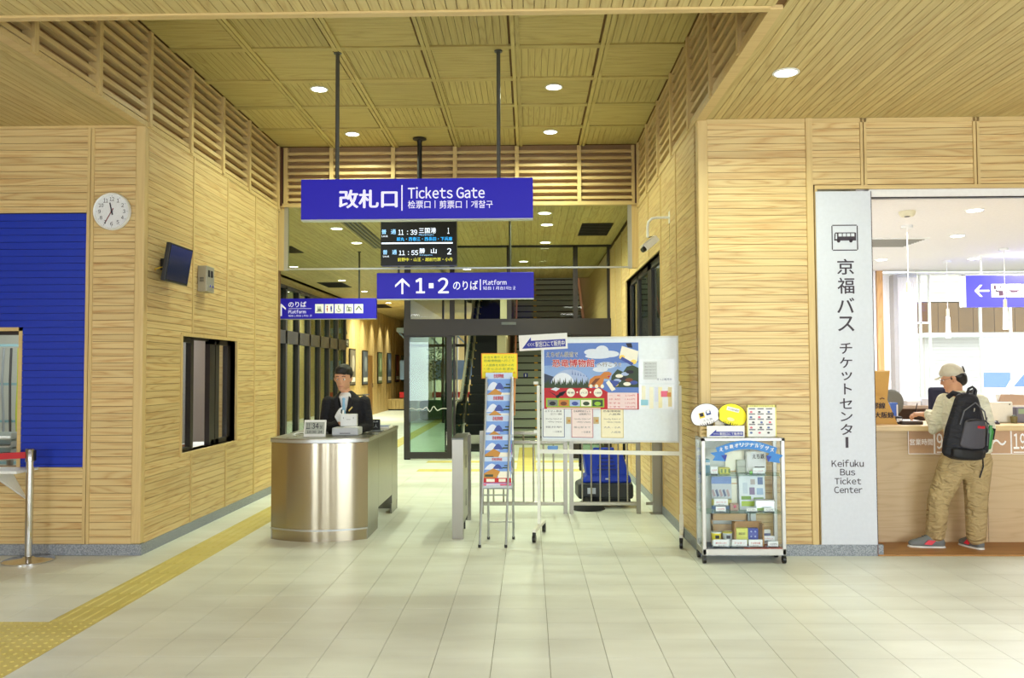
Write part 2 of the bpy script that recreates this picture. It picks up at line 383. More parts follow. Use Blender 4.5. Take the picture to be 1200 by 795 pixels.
batten(WL, O, 0, (bx-4.75)/2-.015, bx+4.75-.03, BZ0-.018, BZ0-.002, m=W_TX, name='trim_strip')
G().box(XL-.07, XL+.012, YF-.03, YF+.055, .09, ZS).obj('corner_post', W_T, WL, bevel=.012)
wf = struct(G().box(WIN[1]-.03, WIN[1], YF-.02, YF+.13, WIN[2], WIN[3]).box(WIN[0], WIN[1], YF-.02, YF+.13, WIN[3]-.03, WIN[3]).box(WIN[0], WIN[0]+.03, YF-.02, YF+.13, WIN[2], WIN[3]).obj('window_1', W_TX))
G().box(WIN[0]+.03, WIN[1]-.03, YF+.06, YF+.065, WIN[2], WIN[3]-.03).obj('pane', GL, wf)
G().box(WIN[0]+.03, WIN[1]-.03, YF+.04, YF+.09, WIN[3]-.06, WIN[3]-.03).obj('head_rail', DARK, wf)

# corridor wall, left side of the bay
WB = (7.62, 9.05, .755, 1.835)
g = G()
for a, b, c, d_ in ((YF, WB[0], 0, ZS), (WB[1], YB+.1, 0, ZS), (WB[0], WB[1], 0, WB[2]), (WB[0], WB[1], WB[3], ZS)): g.box(XL-.12, XL, a, b, c, d_)
WCL = struct(g.obj('wall_corridor_left', W_BACK))
OL = (XL, 0, 0)
BAT = [7.85, 8.75, 9.65, 10.5]
us = [YF+.02]+BAT
for a, b in zip(us, us[1:]): boards(WCL, OL, PI/2, a+.015, b-.015, .09, ZS-.01, holes=[(WB[0]-.03, WB[1]+.03, WB[2]-.03, WB[3]+.03)])
for u in BAT:
    if WB[0] < u < WB[1]: batten(WCL, OL, PI/2, u, .03, .09, WB[2]-.03); batten(WCL, OL, PI/2, u, .03, WB[3]+.03, ZS)
    else: batten(WCL, OL, PI/2, u, .03, .09, ZS)
w2 = structE('window_2')
f = G()
for a, b, c, d_ in ((WB[0]-.03, WB[0], WB[2]-.03, WB[3]+.03), (WB[1], WB[1]+.03, WB[2]-.03, WB[3]+.03), (WB[0], WB[1], WB[2]-.03, WB[2]), (WB[0], WB[1], WB[3], WB[3]+.03)): f.box(XL-.13, XL+.025, a, b, c, d_)
f.obj('wooden_surround', W_T, w2)
def yz(g, x0, x1, y0, y1, z0, z1): return g.box(x0, x1, y0, y1, z0, z1)
fr = G(); z0, z1 = WB[2], WB[3]
for a, b in ((7.62, 7.68), (7.98, 8.05), (8.46, 8.60), (8.62, 8.72), (8.95, 9.05)): fr.box(XL-.10, XL-.05, a, b, z0, z1)
fr.box(XL-.10, XL-.05, 7.62, 8.0, z1-.05, z1).box(XL-.10, XL-.05, 8.46, 9.05, z1-.05, z1).box(XL-.10, XL-.05, 7.62, 8.0, z0, z0+.03).box(XL-.10, XL-.05, 8.5, 9.05, z0, z0+.05).box(XL-.1,XL-.06,8.0,8.46,z1-.02,z1)
fr.obj('dark_sash', DARK, w2)
G().box(XL-.085, XL-.08, 7.68, 7.98, z0, z1).obj('pane', GL, w2); G().box(XL-.075, XL-.07, 8.72, 8.95, z0, z1).obj('pane', GL, w2)
# office behind both windows
ob = struct(G().box(-8.3, -8.2, YF+.12, 10.9, 0, 3).box(-8.2, XL-.13, 10.8, 10.9, 0, 3).box(-8.3, XL-.12, YF+.12, 10.9, 3, 3.05).obj('wall_office_back', mat('office_wall', (206, 208, 200), .8)))

# corridor wall, right side of the bay
WR = (8.82, 11.95, .85, 2.78)
g = G()
for a, b, c, d_ in ((YF, WR[0], 0, ZS), (WR[1], 17.0, 0, ZC), (WR[0], WR[1], 0, WR[2]), (WR[0], WR[1], WR[3], ZS)): g.box(XR, XR+.12, a, b, c, d_)
g.box(XR, XR+.12, 17.0, 30, 0, 7.6).box(XR, XR+.12, YB, 17, ZS, ZC)
WCR = struct(g.obj('wall_corridor_right', W_BACK))
ORr = (XR, 0, 0); BR = [6.95, 7.85, 8.75, 9.65, 10.55, 11.5, 12.45, 13.4, 14.2]
for a, b in zip(BR, BR[1:]):
    boards(WCR, ORr, -PI/2, -(b-.015), -(a+.015), .09, ZS-.01, holes=[(-WR[1]-.03, -WR[0]+.03, WR[2]-.03, WR[3]+.03)])
for u in BR[1:]:
    if WR[0] < u < WR[1]: batten(WCR, ORr, -PI/2, -u, .03, .09, WR[2]-.03); batten(WCR, ORr, -PI/2, -u, .03, WR[3]+.03, ZS)
    else: batten(WCR, ORr, -PI/2, -u, .03, .09, ZS)
for a, b in ((14.4, 17.0), (17.0, 26)): boards(WCR, ORr, -PI/2, -b, -a, .09, 3.6 if b == 17 else 6, pitch=.12)
w3 = structE('window_3'); f = G(); fd = G()
for a, b, c, d_ in ((WR[0]-.03, WR[0], WR[2]-.03, WR[3]+.03), (WR[1], WR[1]+.03, WR[2]-.03, WR[3]+.03), (WR[0], WR[1], WR[2]-.03, WR[2]), (WR[0], WR[1], WR[3], WR[3]+.03)): f.box(XR-.02, XR+.13, a, b, c, d_)
f.obj('wooden_surround', W_T, w3)
for a, b in ((8.82, 8.9), (9.85, 10.15), (11.0, 11.15), (11.8, 11.95)): fd.box(XR+.04, XR+.09, a, b, WR[2], WR[3])
fd.box(XR+.04, XR+.09, 8.82, 11.95, WR[3]-.08, WR[3]).box(XR+.04, XR+.09, 8.82, 11.95, WR[2], WR[2]+.06).obj('dark_sash', DARK, w3)
for a, b in ((8.9, 9.85), (10.15, 11.0), (11.15, 11.8)): G().box(XR+.06, XR+.065, a, b, WR[2]+.06, WR[3]-.08).obj('pane', GLG, w3)
struct(G().box(2.85, 2.9, 7.4, 17, 0, 3.7).box(XR+.12, 2.85, 7.6, 7.65, 0, 3.7).box(XR+.12, 2.85, 16.9, 17, 0, 3.7).obj('wall_room_right', mat('room_wall', (150, 144, 120), .8)))

# right front wall with the ticket office opening
px_ = wx(951.5, YF); OX0 = wx(957, YF); OZ1 = wz(218, YF, 1000); OX1 = 7.2
g = G(); g.box(XR, OX0, YF, YF+.12, 0, ZS); g.box(OX0, OX1, YF, YF+.12, OZ1, ZS); g.box(OX1, 9, YF, YF+.12, 0, ZS)
WRF = struct(g.obj('wall_front_right', W_BACK))
boards(WRF, O, 0, XR+.075, px_-.026, .09, ZS-.01)
ub = [px_+.026, wx(1016, YF), wx(1149.5, YF), 4.7, 5.6]
for a, b in zip(ub, ub[1:]): boards(WRF, O, 0, a+(.0 if a == ub[0] else .028), b-.028, OZ1+.01, ZS-.01)
batten(WRF, O, 0, px_, .052, .09, ZS, .03, name='wall_post')
for u in ub[1:-1]:
    for s in (-1, 1): batten(WRF, O, 0, u+s*.015, .022, OZ1, ZS)
batten(WRF, O, 0, (OX0+5.6)/2, 5.6-OX0, OZ1-.03, OZ1, .03, W_TX, 'trim_strip')
batten(WRF, O, 0, (XR+5.6)/2, 5.6-XR, ZS-.035, ZS, .022, W_TX, 'trim_strip')
batten(WL, O, 0, (XL-4.75)/2, XL+4.75, ZS-.02, ZS, .024, W_TX, 'trim_strip')
G().box(XR-.012, XR+.075, YF-.03, YF+.055, .09, ZS).obj('corner_post', W_T, WRF, bevel=.012)
G().box(OX0, OX0+.02, YF-.028, YF+.02, .09, OZ1).obj('edge_strip', W_T, WRF)

# baseboards of speckled granite
struct(G().box(-6.2, XL+.024, YF-.035, YF-.001, 0, .09).obj('baseboard_front_left', GRAN))
struct(G().box(XL+.001, XL+.024, YF-.0005, YB+.1, 0, .09).obj('baseboard_corridor_left', GRAN))
struct(G().box(XR-.024, wx(1029, YF), YF-.035, YF-.001, 0, .09).obj('baseboard_front_right', GRAN))
struct(G().box(XR-.024, XR-.001, YF-.0005, 14.2, 0, .09).obj('baseboard_corridor_right', GRAN))

# ---- ceilings
def planks(par, x0, x1, y0, y1, z, pitch=.0625, m=W_C, t=.014, single=300, name='plank'):
    x = x0; k = 0; g = G()
    while x < x1-.01:
        w_ = min(pitch-.0045, x1-x)
        if k < single:
            key = (name, round(w_,3), round(y1-y0,3), m.name)
            if key not in BX: BX[key] = G().box(0, round(w_,3), 0, y1-y0, 0, t).mesh(name, m)
            link(name, BX[key], par, (x, y0, z))
        else: g.box(x, x+w_, y0, y1, z, z+t)
        x += pitch; k += 1
    if k > single: g.obj('planks_beyond', m, par)['kind'] = 'stuff'
CL = struct(G().box(-6.3, XL-.05, -3.2, YF+.1, ZS+.014, ZS+.1).obj('ceiling_left', W_BACK))
planks(CL, -5.0, XL-.055, 2.2, YF, ZS)
CR = struct(G().box(XR+.05, 9, -3.2, YF+.1, ZS+.014, ZS+.1).obj('ceiling_right', W_BACK))
planks(CR, XR+.06, 4.9, 2.2, YF, ZS)
CF = struct(G().box(XL-.05, XR+.05, -3.2, 4.72, ZS+.014, ZS+.1).box(XL-.05, XR+.05, 4.66, 4.72, ZS+.1, ZR+.2).obj('ceiling_front', W_BACK))
planks(CF, XL+.0, XR, 3.2, 4.70, ZS)
G().box(-5, XR-.022, 4.70, 4.755, ZS-.012, ZS+.03).obj('edge_beam', W_TX, CF)
# bulkheads over the bay walls, with horizontal louvre slats
def louvre(par, org, rz, joints, z0, z1, endpost=False):
    d = Vector((math.cos(rz), math.sin(rz), 0)); n = 8; pitch = (z1-z0-.05)/n
    for a, b in zip(joints, joints[1:]):
        L_ = b-a-.05; p = Vector(org)+d*(a+.025)
        for k in range(n):
            link('slat', boxmesh('slat', L_, .062, .036, W_L), par, (p.x, p.y, z0+.045+k*pitch), (0,0,rz))
    for u in joints:
        p = Vector(org)+d*(u-.025)
        link('post', boxmesh('post', .05, .085, z1-z0, W_T), par, (p.x, p.y, z0), (0,0,rz))
JL = [4.82, 5.26, 6.07, 6.88, 7.72, 8.55, 9.38, 10.2, 10.57]
JL = [4.74, 5.26, 6.07, 6.90, 7.76, 8.58, 9.4, 10.5]
BL = struct(G().box(XL-.16, XL-.06, 4.7, YB+.1, ZS+.02, ZR+.15).obj('wall_louvre_left', W_D))
louvre(BL, (XL-.05, 0, 0), PI/2, JL, ZS, ZR)
G().box(XL-.055, XL+.022, 4.72, YB, ZS-.012, ZS+.03).obj('edge_beam', W_TX, BL)
G().box(XL-.06, XL+.015, 4.72, YB, ZR-.02, ZR).obj('top_rail', W_TX, BL)
JR = [4.74, 5.43, 6.28, 7.15, 8.03, 8.86, 9.7, 10.5]
BRt = struct(G().box(XR+.06, XR+.16, 4.7, YB+.1, ZS+.02, ZR+.15).obj('wall_louvre_right', W_D))
louvre(BRt, (XR+.05, 0, 0), -PI/2, [-j for j in JR[::-1]], ZS, ZR)
G().box(XR-.022, XR+.055, 4.72, YB, ZS-.012, ZS+.03).obj('edge_beam', W_TX, BRt)
G().box(XR-.015, XR+.06, 4.72, YB, ZR-.02, ZR).obj('top_rail', W_TX, BRt)
BB = struct(G().box(XL-.1, XR+.1, YB+.08, YB+.16, ZC, ZR+.15).obj('wall_louvre_back', W_D))
CX = [XR-.755-.795*k for k in range(5)]           # coffer lines, shared with the louvre posts
louvre(BB, (0, YB+.06, 0), 0, [XL+.09]+CX[::-1]+[XR-.06], ZC+.0, ZR)
G().box(XL, XR, YB-.02, YB+.09, ZC-.035, ZC+.012).obj('edge_beam', W_TX, BB)
G().box(XL, XL+.05, YB-.03, YB+.07, ZC-.02, ZR).box(XR-.05, XR, YB-.03, YB+.07, ZC-.02, ZR).obj('dark_corner_post', mat('dark_wood', (92, 56, 40), .5), BB)
# coffered ceiling of the bay: panels with boards running alternately, battens between
CC = struct(G().box(XL-.1, XR+.1, 4.66, YB+.1, ZR+.03, ZR+.12).obj('ceiling_bay', W_BACK))
xs = [XL]+CX[::-1]+[XR]; ys = [4.74]+[10.6-.82*k for k in range(7,-1,-1)][1:]
for i in range(len(xs)-1):
    for j in range(len(ys)-1):
        a, b, c, d_ = xs[i], xs[i+1], ys[j], ys[j+1]
        lx, ly = b-a-.05, d_-c-.05
        lengthwise = (i+j) % 2 == 0
        L_, W_ = (lx, ly) if lengthwise else (ly, lx)
        key = ('cof', round(L_,2), round(W_,2))
        if key not in BX:
            n = round(W_/.062); g = G()
            for k in range(n): g.box(0, L_, k*W_/n+.002, (k+1)*W_/n-.002, 0, .014)
            BX[key] = g.mesh('ceiling_panel', W_CF)
        if lengthwise: link('ceiling_panel', BX[key], CC, (a+.025, c+.025, ZR+.012))
        else: link('ceiling_panel', BX[key], CC, (b-.025, c+.025, ZR+.012), (0,0,PI/2))
for x in xs[1:-1]:
    for s in (-1, 1): link('batten', boxmesh('cbatten', 5.86, .034, .028, W_CF), CC, (x+s*.021+.017, 4.74, ZR-.006), (0,0,PI/2))
for y in ys[1:-1]:
    for s in (0,): link('batten', boxmesh('cbatten2', XR-XL, .07, .022, W_CF), CC, (XL, y+.035, ZR-.002))

# ---- hall behind: ceiling, far walls
C2 = struct(G().box(-5.46, XR+.1, YB+.16, 19.3, ZC+.014, ZC+.1).box(-5.46, -1.8, 19.3, 42, ZC+.014, ZC+.1).obj('ceiling_hall', mat('hall_joint', (110, 96, 50), .8)))
planks(C2, -5.46, XR, YB+.1, 19.3, ZC, .1, single=300)
planks(C2, -5.46, -1.8, 19.3, 42, ZC, .1, single=0)
W5 = struct(G().box(-5.56, -5.46, YB, 15.4, 0, ZC).box(-5.56, -5.46, 15.4, 24.2, 3.42, ZC).box(-5.56, -5.46, 24.2, 42, 0, ZC).obj('wall_hall_left', wood('hall_board', (214, 194, 140), (190, 158, 100), .5, .5, axis='Y')))
g = G()
for k in range(30): g.box(-5.455, -5.445, 24.3+k*.6, 24.312+k*.6, 0, ZC)
for k in range(60): g.box(-5.46, -5.452, 24.2, 42, .06*k, .06*k+.054)
g.obj('cladding_boards', W_B, W5)['kind'] = 'stuff'
struct(G().box(-5.56, XL-.12, YB+.1, YB+.2, 0, ZC).obj('wall_hall_return', W_B))
struct(G().box(-5.5, -1.7, 42, 42.1, 0, ZC).box(-3.6, -3.5, 24.2, 42, 0, ZC).obj('wall_hall_end', wood('hall_board', (214, 194, 140), (190, 158, 100))))
struct(G().box(-7.4, -7.3, 15, 25, 0, 3.6).box(-7.3, -5.5, 24.9, 25, 0, 3.6).box(-7.3, -5.5, 15, 15.1, 0, 3.6).box(-7.3,-5.46,15,25,3.6,3.65).obj('wall_added_behind_screen', wood('hall_board', (214, 194, 140), (190, 158, 100))))  # added behind the screen so its panes show wood instead of bright sky
# dark framed glass screen along the hall
SGL = structE('window_4')
for k, y in enumerate([15.4+k for k in range(10)]): G().box(-5.5, -5.38, y-.06, y+.06, 0, 3.42).obj('mullion', DARK, SGL)
G().box(-5.5, -5.38, 15.4, 24.4, 3.34, 3.42).box(-5.5, -5.38, 15.4, 24.4, 2.13, 2.42).box(-5.5, -5.38, 15.4, 24.4, 0, .08).obj('transom', DARK, SGL)
for k in range(9):
    y = 15.46+k
    G().box(-5.45, -5.445, y, y+.88, .08, 2.13).obj('pane', GLG, SGL); G().box(-5.45, -5.445, y, y+.88, 2.42, 3.34).obj('pane', GLG, SGL)
# smoke curtain of glass under the back louvre
SM = structE('window_5'); zb = wz(314, YB, 530)
G().box(XL+.1, XR-.12, YB+.02, YB+.028, zb, ZC-.03).obj('pane', glass('smoke_curtain', (240, 244, 236), .3), SM)
G().box(XL+.07, XL+.12, YB, YB+.05, zb-.02, ZC-.03).box(XR-.14, XR-.09, YB, YB+.05, zb-.02, ZC-.03).box(XL+.12, XR-.14, YB+.01, YB+.04, zb-.012, zb+.008).obj('frame', ALU, SM)
G().box(XR-.09, XR, YB-.0, YB+.07, zb-.02, ZC-.03).box(XL, XL+.07, YB, YB+.07, zb-.02, ZC-.03).obj('wooden_jamb', W_T, SM)

# glazed screen with sliding doors before the stairs
Y2 = 14.24; DX0, DX1 = wx(474, Y2), XR; TZ0, TZ1 = wz(393, Y2), wz(374, Y2)
D1 = structE('door_1')
H = ZC-.0
def fr_(x0, x1, z0, z1, nm, y0=Y2-.04, y1=Y2+.04, m=DARK): return G().box(x0, x1, y0, y1, z0, z1).obj(nm, m, D1)
fr_(DX0, DX0+.1, 0, H, 'jamb'); fr_(DX1-.07, DX1-.02, 0, H, 'jamb')
fr_(DX0, DX1, TZ0, TZ1, 'transom', Y2-.09, Y2+.08); fr_(DX0, DX1, wz(290, Y2), wz(286.5, Y2), 'head_rail')
for x in (wx(530, Y2), wx(597, Y2), wx(675, Y2)): fr_(x-.04, x+.04, TZ1, H, 'mullion')
fr_(wx(588, Y2), wx(605, Y2), wz(381, Y2), wz(378, Y2), 'door_sensor', Y2-.11, Y2-.09, mat('sensor_grey', (90, 94, 96), .4))
for k, (a, b) in enumerate(((DX0+.1, wx(530,Y2)-.04), (wx(530,Y2)+.04, wx(597,Y2)-.04), (wx(597,Y2)+.04, wx(675,Y2)-.04), (wx(675,Y2)+.04, DX1-.07))):
    fr_(a, b, TZ1, H-.0, 'pane', Y2-.003, Y2+.003, GL)
def leaf(x0, x1, yo, label, st=.09):
    o = G().box(x0, x0+st, yo-.02, yo+.02, 0.02, TZ0).box(x1-st, x1, yo-.02, yo+.02, .02, TZ0).box(x0+st, x1-st, yo-.02, yo+.02, .02, .13).box(x0+st, x1-st, yo-.02, yo+.02, TZ0-.03, TZ0).obj('door_leaf', DARK, D1)
    G().box(x0+st, x1-st, yo-.003, yo+.003, .13, TZ0-.03).obj('pane', GLG, o)
    return o
LF = leaf(DX0, wx(530, Y2), Y2-.045, ''); leaf(wx(521, Y2), wx(532, Y2)+.55*0+.02, Y2+.045, '', .04)
leaf(wx(669, Y2), XR-.02, Y2-.045, '', .13)
# etched wave on the left leaf
g = G(); x0, x1 = DX0+.09, wx(530, Y2)-.09
g.tube([(x0+(x1-x0)*t/24, Y2-.052, .86+.03*math.sin(t*1.3)*math.exp(-((t-13)/6)**2)*1.4+.012*math.sin(t*.9)) for t in range(25)], .006, 4)
g.obj('etched_wave', mat('etched_white', (225, 232, 226), .6), LF)
G().box(wx(524, Y2)-.006, wx(524, Y2)+.006, Y2-.09, Y2-.07, .25, .48).obj('door_handle', CHROME, LF)

# stair and escalator behind the glass
ST = structE('stairs'); RS, TR, SY = .17, .28, 17.0
SX0, SX1 = wx(599, 17), XR
riser = mat('stair_riser', (150, 160, 146), .6); nosing = mat('stair_nosing', (40, 42, 40), .6)
for k in range(26):
    b = G(); b.box(SX0, SX1, SY+k*TR, SY+(k+1)*TR+.02, k*RS-.02 if k else 0, (k+1)*RS)
    s = b.obj('step', riser, ST)
    G().box(SX0, SX1, SY+k*TR-.006, SY+k*TR+.05, (k+1)*RS-.03, (k+1)*RS+.002).obj('nosing', nosing, s)
    G().box(.12, .2, SY+k*TR-.008, SY+k*TR+.1, (k+1)*RS-.028, (k+1)*RS+.004).obj('yellow_marker', mat('marker_yellow', (214, 160, 50), .6), s)
def rail(pts, r, m, par, name='handrail'): return G().tube(pts, r, 8).obj(name, m, par, smooth=40)
sl = RS/TR
for x in (SX0+.06, SX1-.08):
    for h in (.85, .62): rail([(x, 16.7, h), (x, 17, h), (x, 24, h+7*sl), (x, 24.3, h+7*sl)], .02, mat('rail_wood', (214, 150, 110), .5), ST)
struct(G().box(-1.8, XR+.1, 26.2, 26.3, 0, 7.6).box(-1.9, -1.8, 15.2, 26.3, ZC, 7.6).box(-1.9, XR+.1, 19.3, 26.3, 7.6, 7.7).box(-1.9, XR+.1, 19.25, 19.3, ZC, 7.7).box(-.62, -.46, 16.2, 26.3, 0, 2.2).box(-.62, -.46, 18, 26.3, 2.2, 5.5).obj('wall_stairwell', mat('stairwell_wall', (190, 182, 150), .7)))
ES = thing('escalator', 'black stepped escalator with glass sides rising beside the stairs', 'escalator', (0,0,0))
eb = 15.6; ex0, ex1 = -1.32, -.70
for k in range(30):
    z = max(0, (k-3))*.2; y = eb+k*.36
    G().box(ex0, ex1, y, y+.38, z-.0, z+.2 if k > 3 else .02).obj('step', mat('escalator_black', (14, 15, 16), .5), ES)
    if k > 3: G().box(ex0+.03, ex0+.06, y-.004, y+.1, z+.18, z+.203).obj('step_marker', mat('step_yellow', (190, 150, 60), .6), ES)
for x in (ex0-.04, ex1+.04):
    prof = [(eb-.4, 0), (eb+1.0, 0), (eb+9, 8*.5556), (eb+9, 8*.5556+.9), (eb+1.0, .9), (eb-.3, .9), (eb-.55, .7), (eb-.6, .45)]
    G().add([(x-.006, a, b) for a, b in prof]+[(x+.006, a, b) for a, b in prof], [tuple(range(8)), tuple(range(15, 7, -1))]+[(i, i+8, (i+1)%8+8, (i+1)%8) for i in range(8)]).obj('glass_balustrade', glass('balustrade_glass', (150, 190, 170), .6), ES)
    hp = [(x, eb-.3, .3), (x, eb-.58, .42), (x, eb-.62, .62), (x, eb-.5, .83), (x, eb-.2, .93), (x, eb+1.0, .93), (x, eb+9, 8*.5556+.93)]
    G().tube(hp, .035, 10).obj('handrail', mat('rubber_handrail', (170, 172, 160), .25, .6), ES, smooth=50)
    G().box(x-.05, x+.05, eb-.4, eb+1, 0, .16).obj('skirt', ALU, ES)

# window to the outdoors at the far end, seen through the left door leaf
W6 = structE('window_6')
for x in (-3.5, -2.5, -1.85): G().box(x-.03, x+.03, 24.2, 24.28, 0, ZC).obj('mullion', DARK, W6)
for z in (2.25, 2.9): G().box(-3.5, -1.85, 24.2, 24.28, z-.04, z+.04).obj('transom', DARK, W6)
G().box(-3.5, -1.85, 24.235, 24.24, 0, ZC).obj('pane', GL, W6)

# rear of the entrance hall behind the camera: unseen wood wall, openings shaped for the steel's reflections, side walls
RW_ = wood('hall_rear_board', (206, 180, 132), (170, 130, 80))
g = G(); ops = ((-5.4, -3.8), (-2.15, -1.65), (-1.1, -.4), (.725, 1.075), (2.1, 6.7)); x = -9
for o0, o1 in ops: g.box(x, o0, -3.2, -3.1, 0, ZS); g.box(o0, o1, -3.2, -3.1, 2.85, ZS); x = o1
g.box(x, 9, -3.2, -3.1, 0, ZS); struct(g.obj('wall_rear', RW_))
struct(G().box(-6.3, -6.2, -3.2, YF, 0, ZS).obj('wall_left', RW_)); struct(G().box(9, 9.1, -3.2, YF, 0, ZS).obj('wall_right', RW_))
# ================================================================== THINGS
# ---- downlights
def downlight(x, y, z, r, label, e, group, col=(.9, 1, .72)):
    t = thing('downlight', label, 'ceiling light', (x, y, z), group=group)
    G().lathe([(r*1.22, 0), (r*1.22, -.006), (r, -.008), (r*.96, 0)], 24).obj('trim_ring', WHITE, t, smooth=40)
    G().lathe([(r*.97, -.001), (r*.9, -.006)], 24).obj('lamp', LAMP, t)
    if e: alight('downlight_beam', (x, y, z-.02), r*1.7, r*1.7, e, col, shape='DISK', spread=R(150))
DL = 'round ceiling downlights'
for (px, py), lab in zip(((374, 105.5), (649, 103), (413, 158), (645, 155.5)),
    ('round downlight in the coffered ceiling, just outside the first hanging pole of the gate sign', 'round downlight in the coffered ceiling, right beside the second hanging pole of the gate sign',
     'round downlight by the back louvres, nearest the first hanging pole of the gate sign', 'round downlight by the back louvres, close to the bright louvre panels')):
    p = pt(px, py, 1); s = (ZR-1.5)/(p.z-1.5); downlight(p.x*s, s, ZR+.01, .075, lab, 34, DL)
p = pt(921, 85, 1); s = (ZS-1.5)/(p.z-1.5); downlight(p.x*s, s, ZS, .075, 'single round downlight in the plank ceiling on the ticket centre side', 30, DL)
for x, y, e, lab in ((-2.88, 12.4, 45, 'hall downlight above the wide blue gate sign pole, nearest behind the glass curtain'), (-2.87, 13.8, 45, 'hall downlight beyond the slot vent, behind the glass curtain'),
                (-4.80, 16.9, 80, 'hall downlight over the wide corridor, first in its row'), (-4.4, 19.5, 80, 'hall downlight over the wide corridor, second in its row'), (-4.4, 22.2, 80, 'hall downlight over the corridor by the wall posters'), (-4.4, 26, 110, 'farthest corridor downlight before the end wall'),
                (.22, 11.3, 45, 'hall downlight right behind the louvres beside the dark ceiling vent'), (.27, 12.2, 45, 'hall downlight level with the square dark ceiling vent'), (.28, 13.9, 45, 'hall downlight just before the stair doors'), (-.1, 16.3, 60, 'downlight above the foot of the stairs'), (-1.3, 17.5, 40, 'downlight above the escalator')):
    downlight(x, y, ZC, .085, lab, e, DL)
for k, y in enumerate((25.6, 27.2, 28.8, 30.4, 32)):
    alight('wall_washer', (-5.1, y, ZC-.02), .1, .1, 16, (.97, 1, .72), shape='DISK', spread=R(70))
alight('screen_wall_fill', (-6.5, 20, 3.5), 1, 8, 60, (1, .98, .8))  # fill for the added wood wall behind the dark glass screen
alight('office_left_fill', (-6, 8.8, 2.95), 1.2, 2, 65, (.98, 1, .98)); alight('office_left_fill', (-3.7, 8.6, 2.95), .5, 1.5, 60, (.95, .98, 1))  # unseen fills, the second added to brighten the white cabinet
alight('stairwell_light', (.3, 22.5, 7.4), 1.5, 3, 70, (1, .86, .7))

# ---- ceiling vents
def vent(x0, x1, y0, y1, label, n, along='x'):
    t = thing('ceiling_vent', label, 'vent', ((x0+x1)/2, (y0+y1)/2, ZC), group='dark ceiling vents'); a = (x1-x0)/2; b = (y1-y0)/2
    G().box(-a, a, -b, b, -.006, -.001).obj('vent_plate', BLACK, t)
    for k in range(n):
        if along == 'x': y = -b+(k+.5)*2*b/n; G().box(-a, a, y-.006, y+.006, -.016, -.004).obj('vane', DARK, t)
        else: x = -a+(k+.5)*2*a/n; G().box(x-.012, x+.012, -b, b, -.016, -.004).obj('vane', mat('vane_tan', (150, 136, 96), .5), t)
vent(.78, 1.24, 12.1, 13.2, 'large square dark vent in the hall ceiling near the corner by the stair doors', 10)
vent(-2.7, -2.42, 11.6, 14.4, 'long slot vent with dark stripes running back along the hall ceiling', 4, 'y')
vent(-4.6, -4.05, 14.1, 14.9, 'dark ceiling vent behind the glass curtain, nearest the corridor side wall', 8)
vent(-5.1, -4.5, 19.9, 21.1, 'dark ceiling vent over the wide corridor by the dark glass screen', 8)
vent(-5.1, -4.6, 26.5, 28.0, 'small far ceiling vent above the wall posters', 8)

# ---- hanging signs
def strip(parent, x0, x1, z0, z1, m=SIGNW, y=-.0015, name='divider'):
    return G().box(x0, x1, y, y+.001, z0, z1).obj(name, m, parent)
def arrow(parent, cx, cz, h, w_, ang=0, m=SIGNW, y=-.002, s=.17):
    T = Matrix.Translation((cx, 0, cz)) @ Matrix.Rotation(ang, 4, 'Y')
    g = G(T); a = h/2; b = w_/2; q = s*h*.55
    g.prism([(-q/1.6, -a), (q/1.6, -a), (q/1.6, a-q), (-q/1.6, a-q)], y, y+.001)
    for sg in (-1, 1): g.prism([(0, a), (0, a-q*2.1), (sg*b, a-b-q*1.4), (sg*b, a-b+q*.2)], y-.0002, y+.001)
    return g.obj('arrow', m, parent)
class SignMap:
    """maps photo pixels on a sign to its own millimetres"""
    def __init__(s, t, Y): s.t = t; s.Y = Y; s.o = t.location
    def r(s, x0, y0, x1, y1):
        a = pt(x0, y1, s.Y); b = pt(x1, y0, s.Y); return (a.x-s.o.x, a.z-s.o.z, b.x-s.o.x, b.z-s.o.z)
def hang_sign(label, Y, x0, y0, x1, y1, pole_x, ztop, thick=.09, m=SIGNB, extra=None, pr=.018):
    a = pt(x0, y1, Y); b = pt(x1, y0, Y)
    t = thing('hanging_sign', label, 'sign', ((a.x+b.x)/2, Y, a.z), group='blue hanging direction signs')
    w_ = (b.x-a.x)/2; h = b.z-a.z
    G().box(-w_, w_, 0, thick, 0, h).obj('sign_panel', m, t, bevel=.004)
    G().box(-w_, w_, .005, thick-.005, -.012, 0).obj('bottom_rail', ALU, t)
    for q in pole_x:
        x = wx(q, Y, 150)-t.location.x; G().cyl((x, thick/2, h), (x, thick/2, ztop-a.z), pr).obj('hanging_pole', mat('pole_grey', (96, 96, 92), .4, .5), t, smooth=40)
        G().cyl((x, thick/2, ztop-a.z-.012), (x, thick/2, ztop-a.z), pr*2).obj('pole_flange', mat('pole_grey', (96, 96, 92)), t, smooth=40)
    return t, SignMap(t, Y)
t, S = hang_sign('wide blue hanging sign reading Tickets Gate in white letters', 7.35, 352.5, 208, 624.5, 257.5, (394, 584), ZR)
txt('改札口', S.r(397, 222, 466, 244.5), SIGNW, t, -.002, .03, res=3); strip(t, *[S.r(470.3, 217, 471.8, 247)[i] for i in (0, 2, 1, 3)])
txt('Tickets Gate', S.r(478, 218.5, 568, 233), SIGNW, t, -.002, .018, res=4)
txt('检票口', S.r(478, 235, 504.5, 244.5), SIGNW, t, -.002, .008, res=3); txt('剪票口', S.r(515, 235, 541, 244.5), SIGNW, t, -.002, .008, res=3); txt('개찰구', S.r(552, 235, 577.5, 244), SIGNW, t, -.002, .008, res=3)
for x in (509.4, 546.6): strip(t, *[S.r(x, 235, x+.8, 244)[i] for i in (0, 2, 1, 3)])
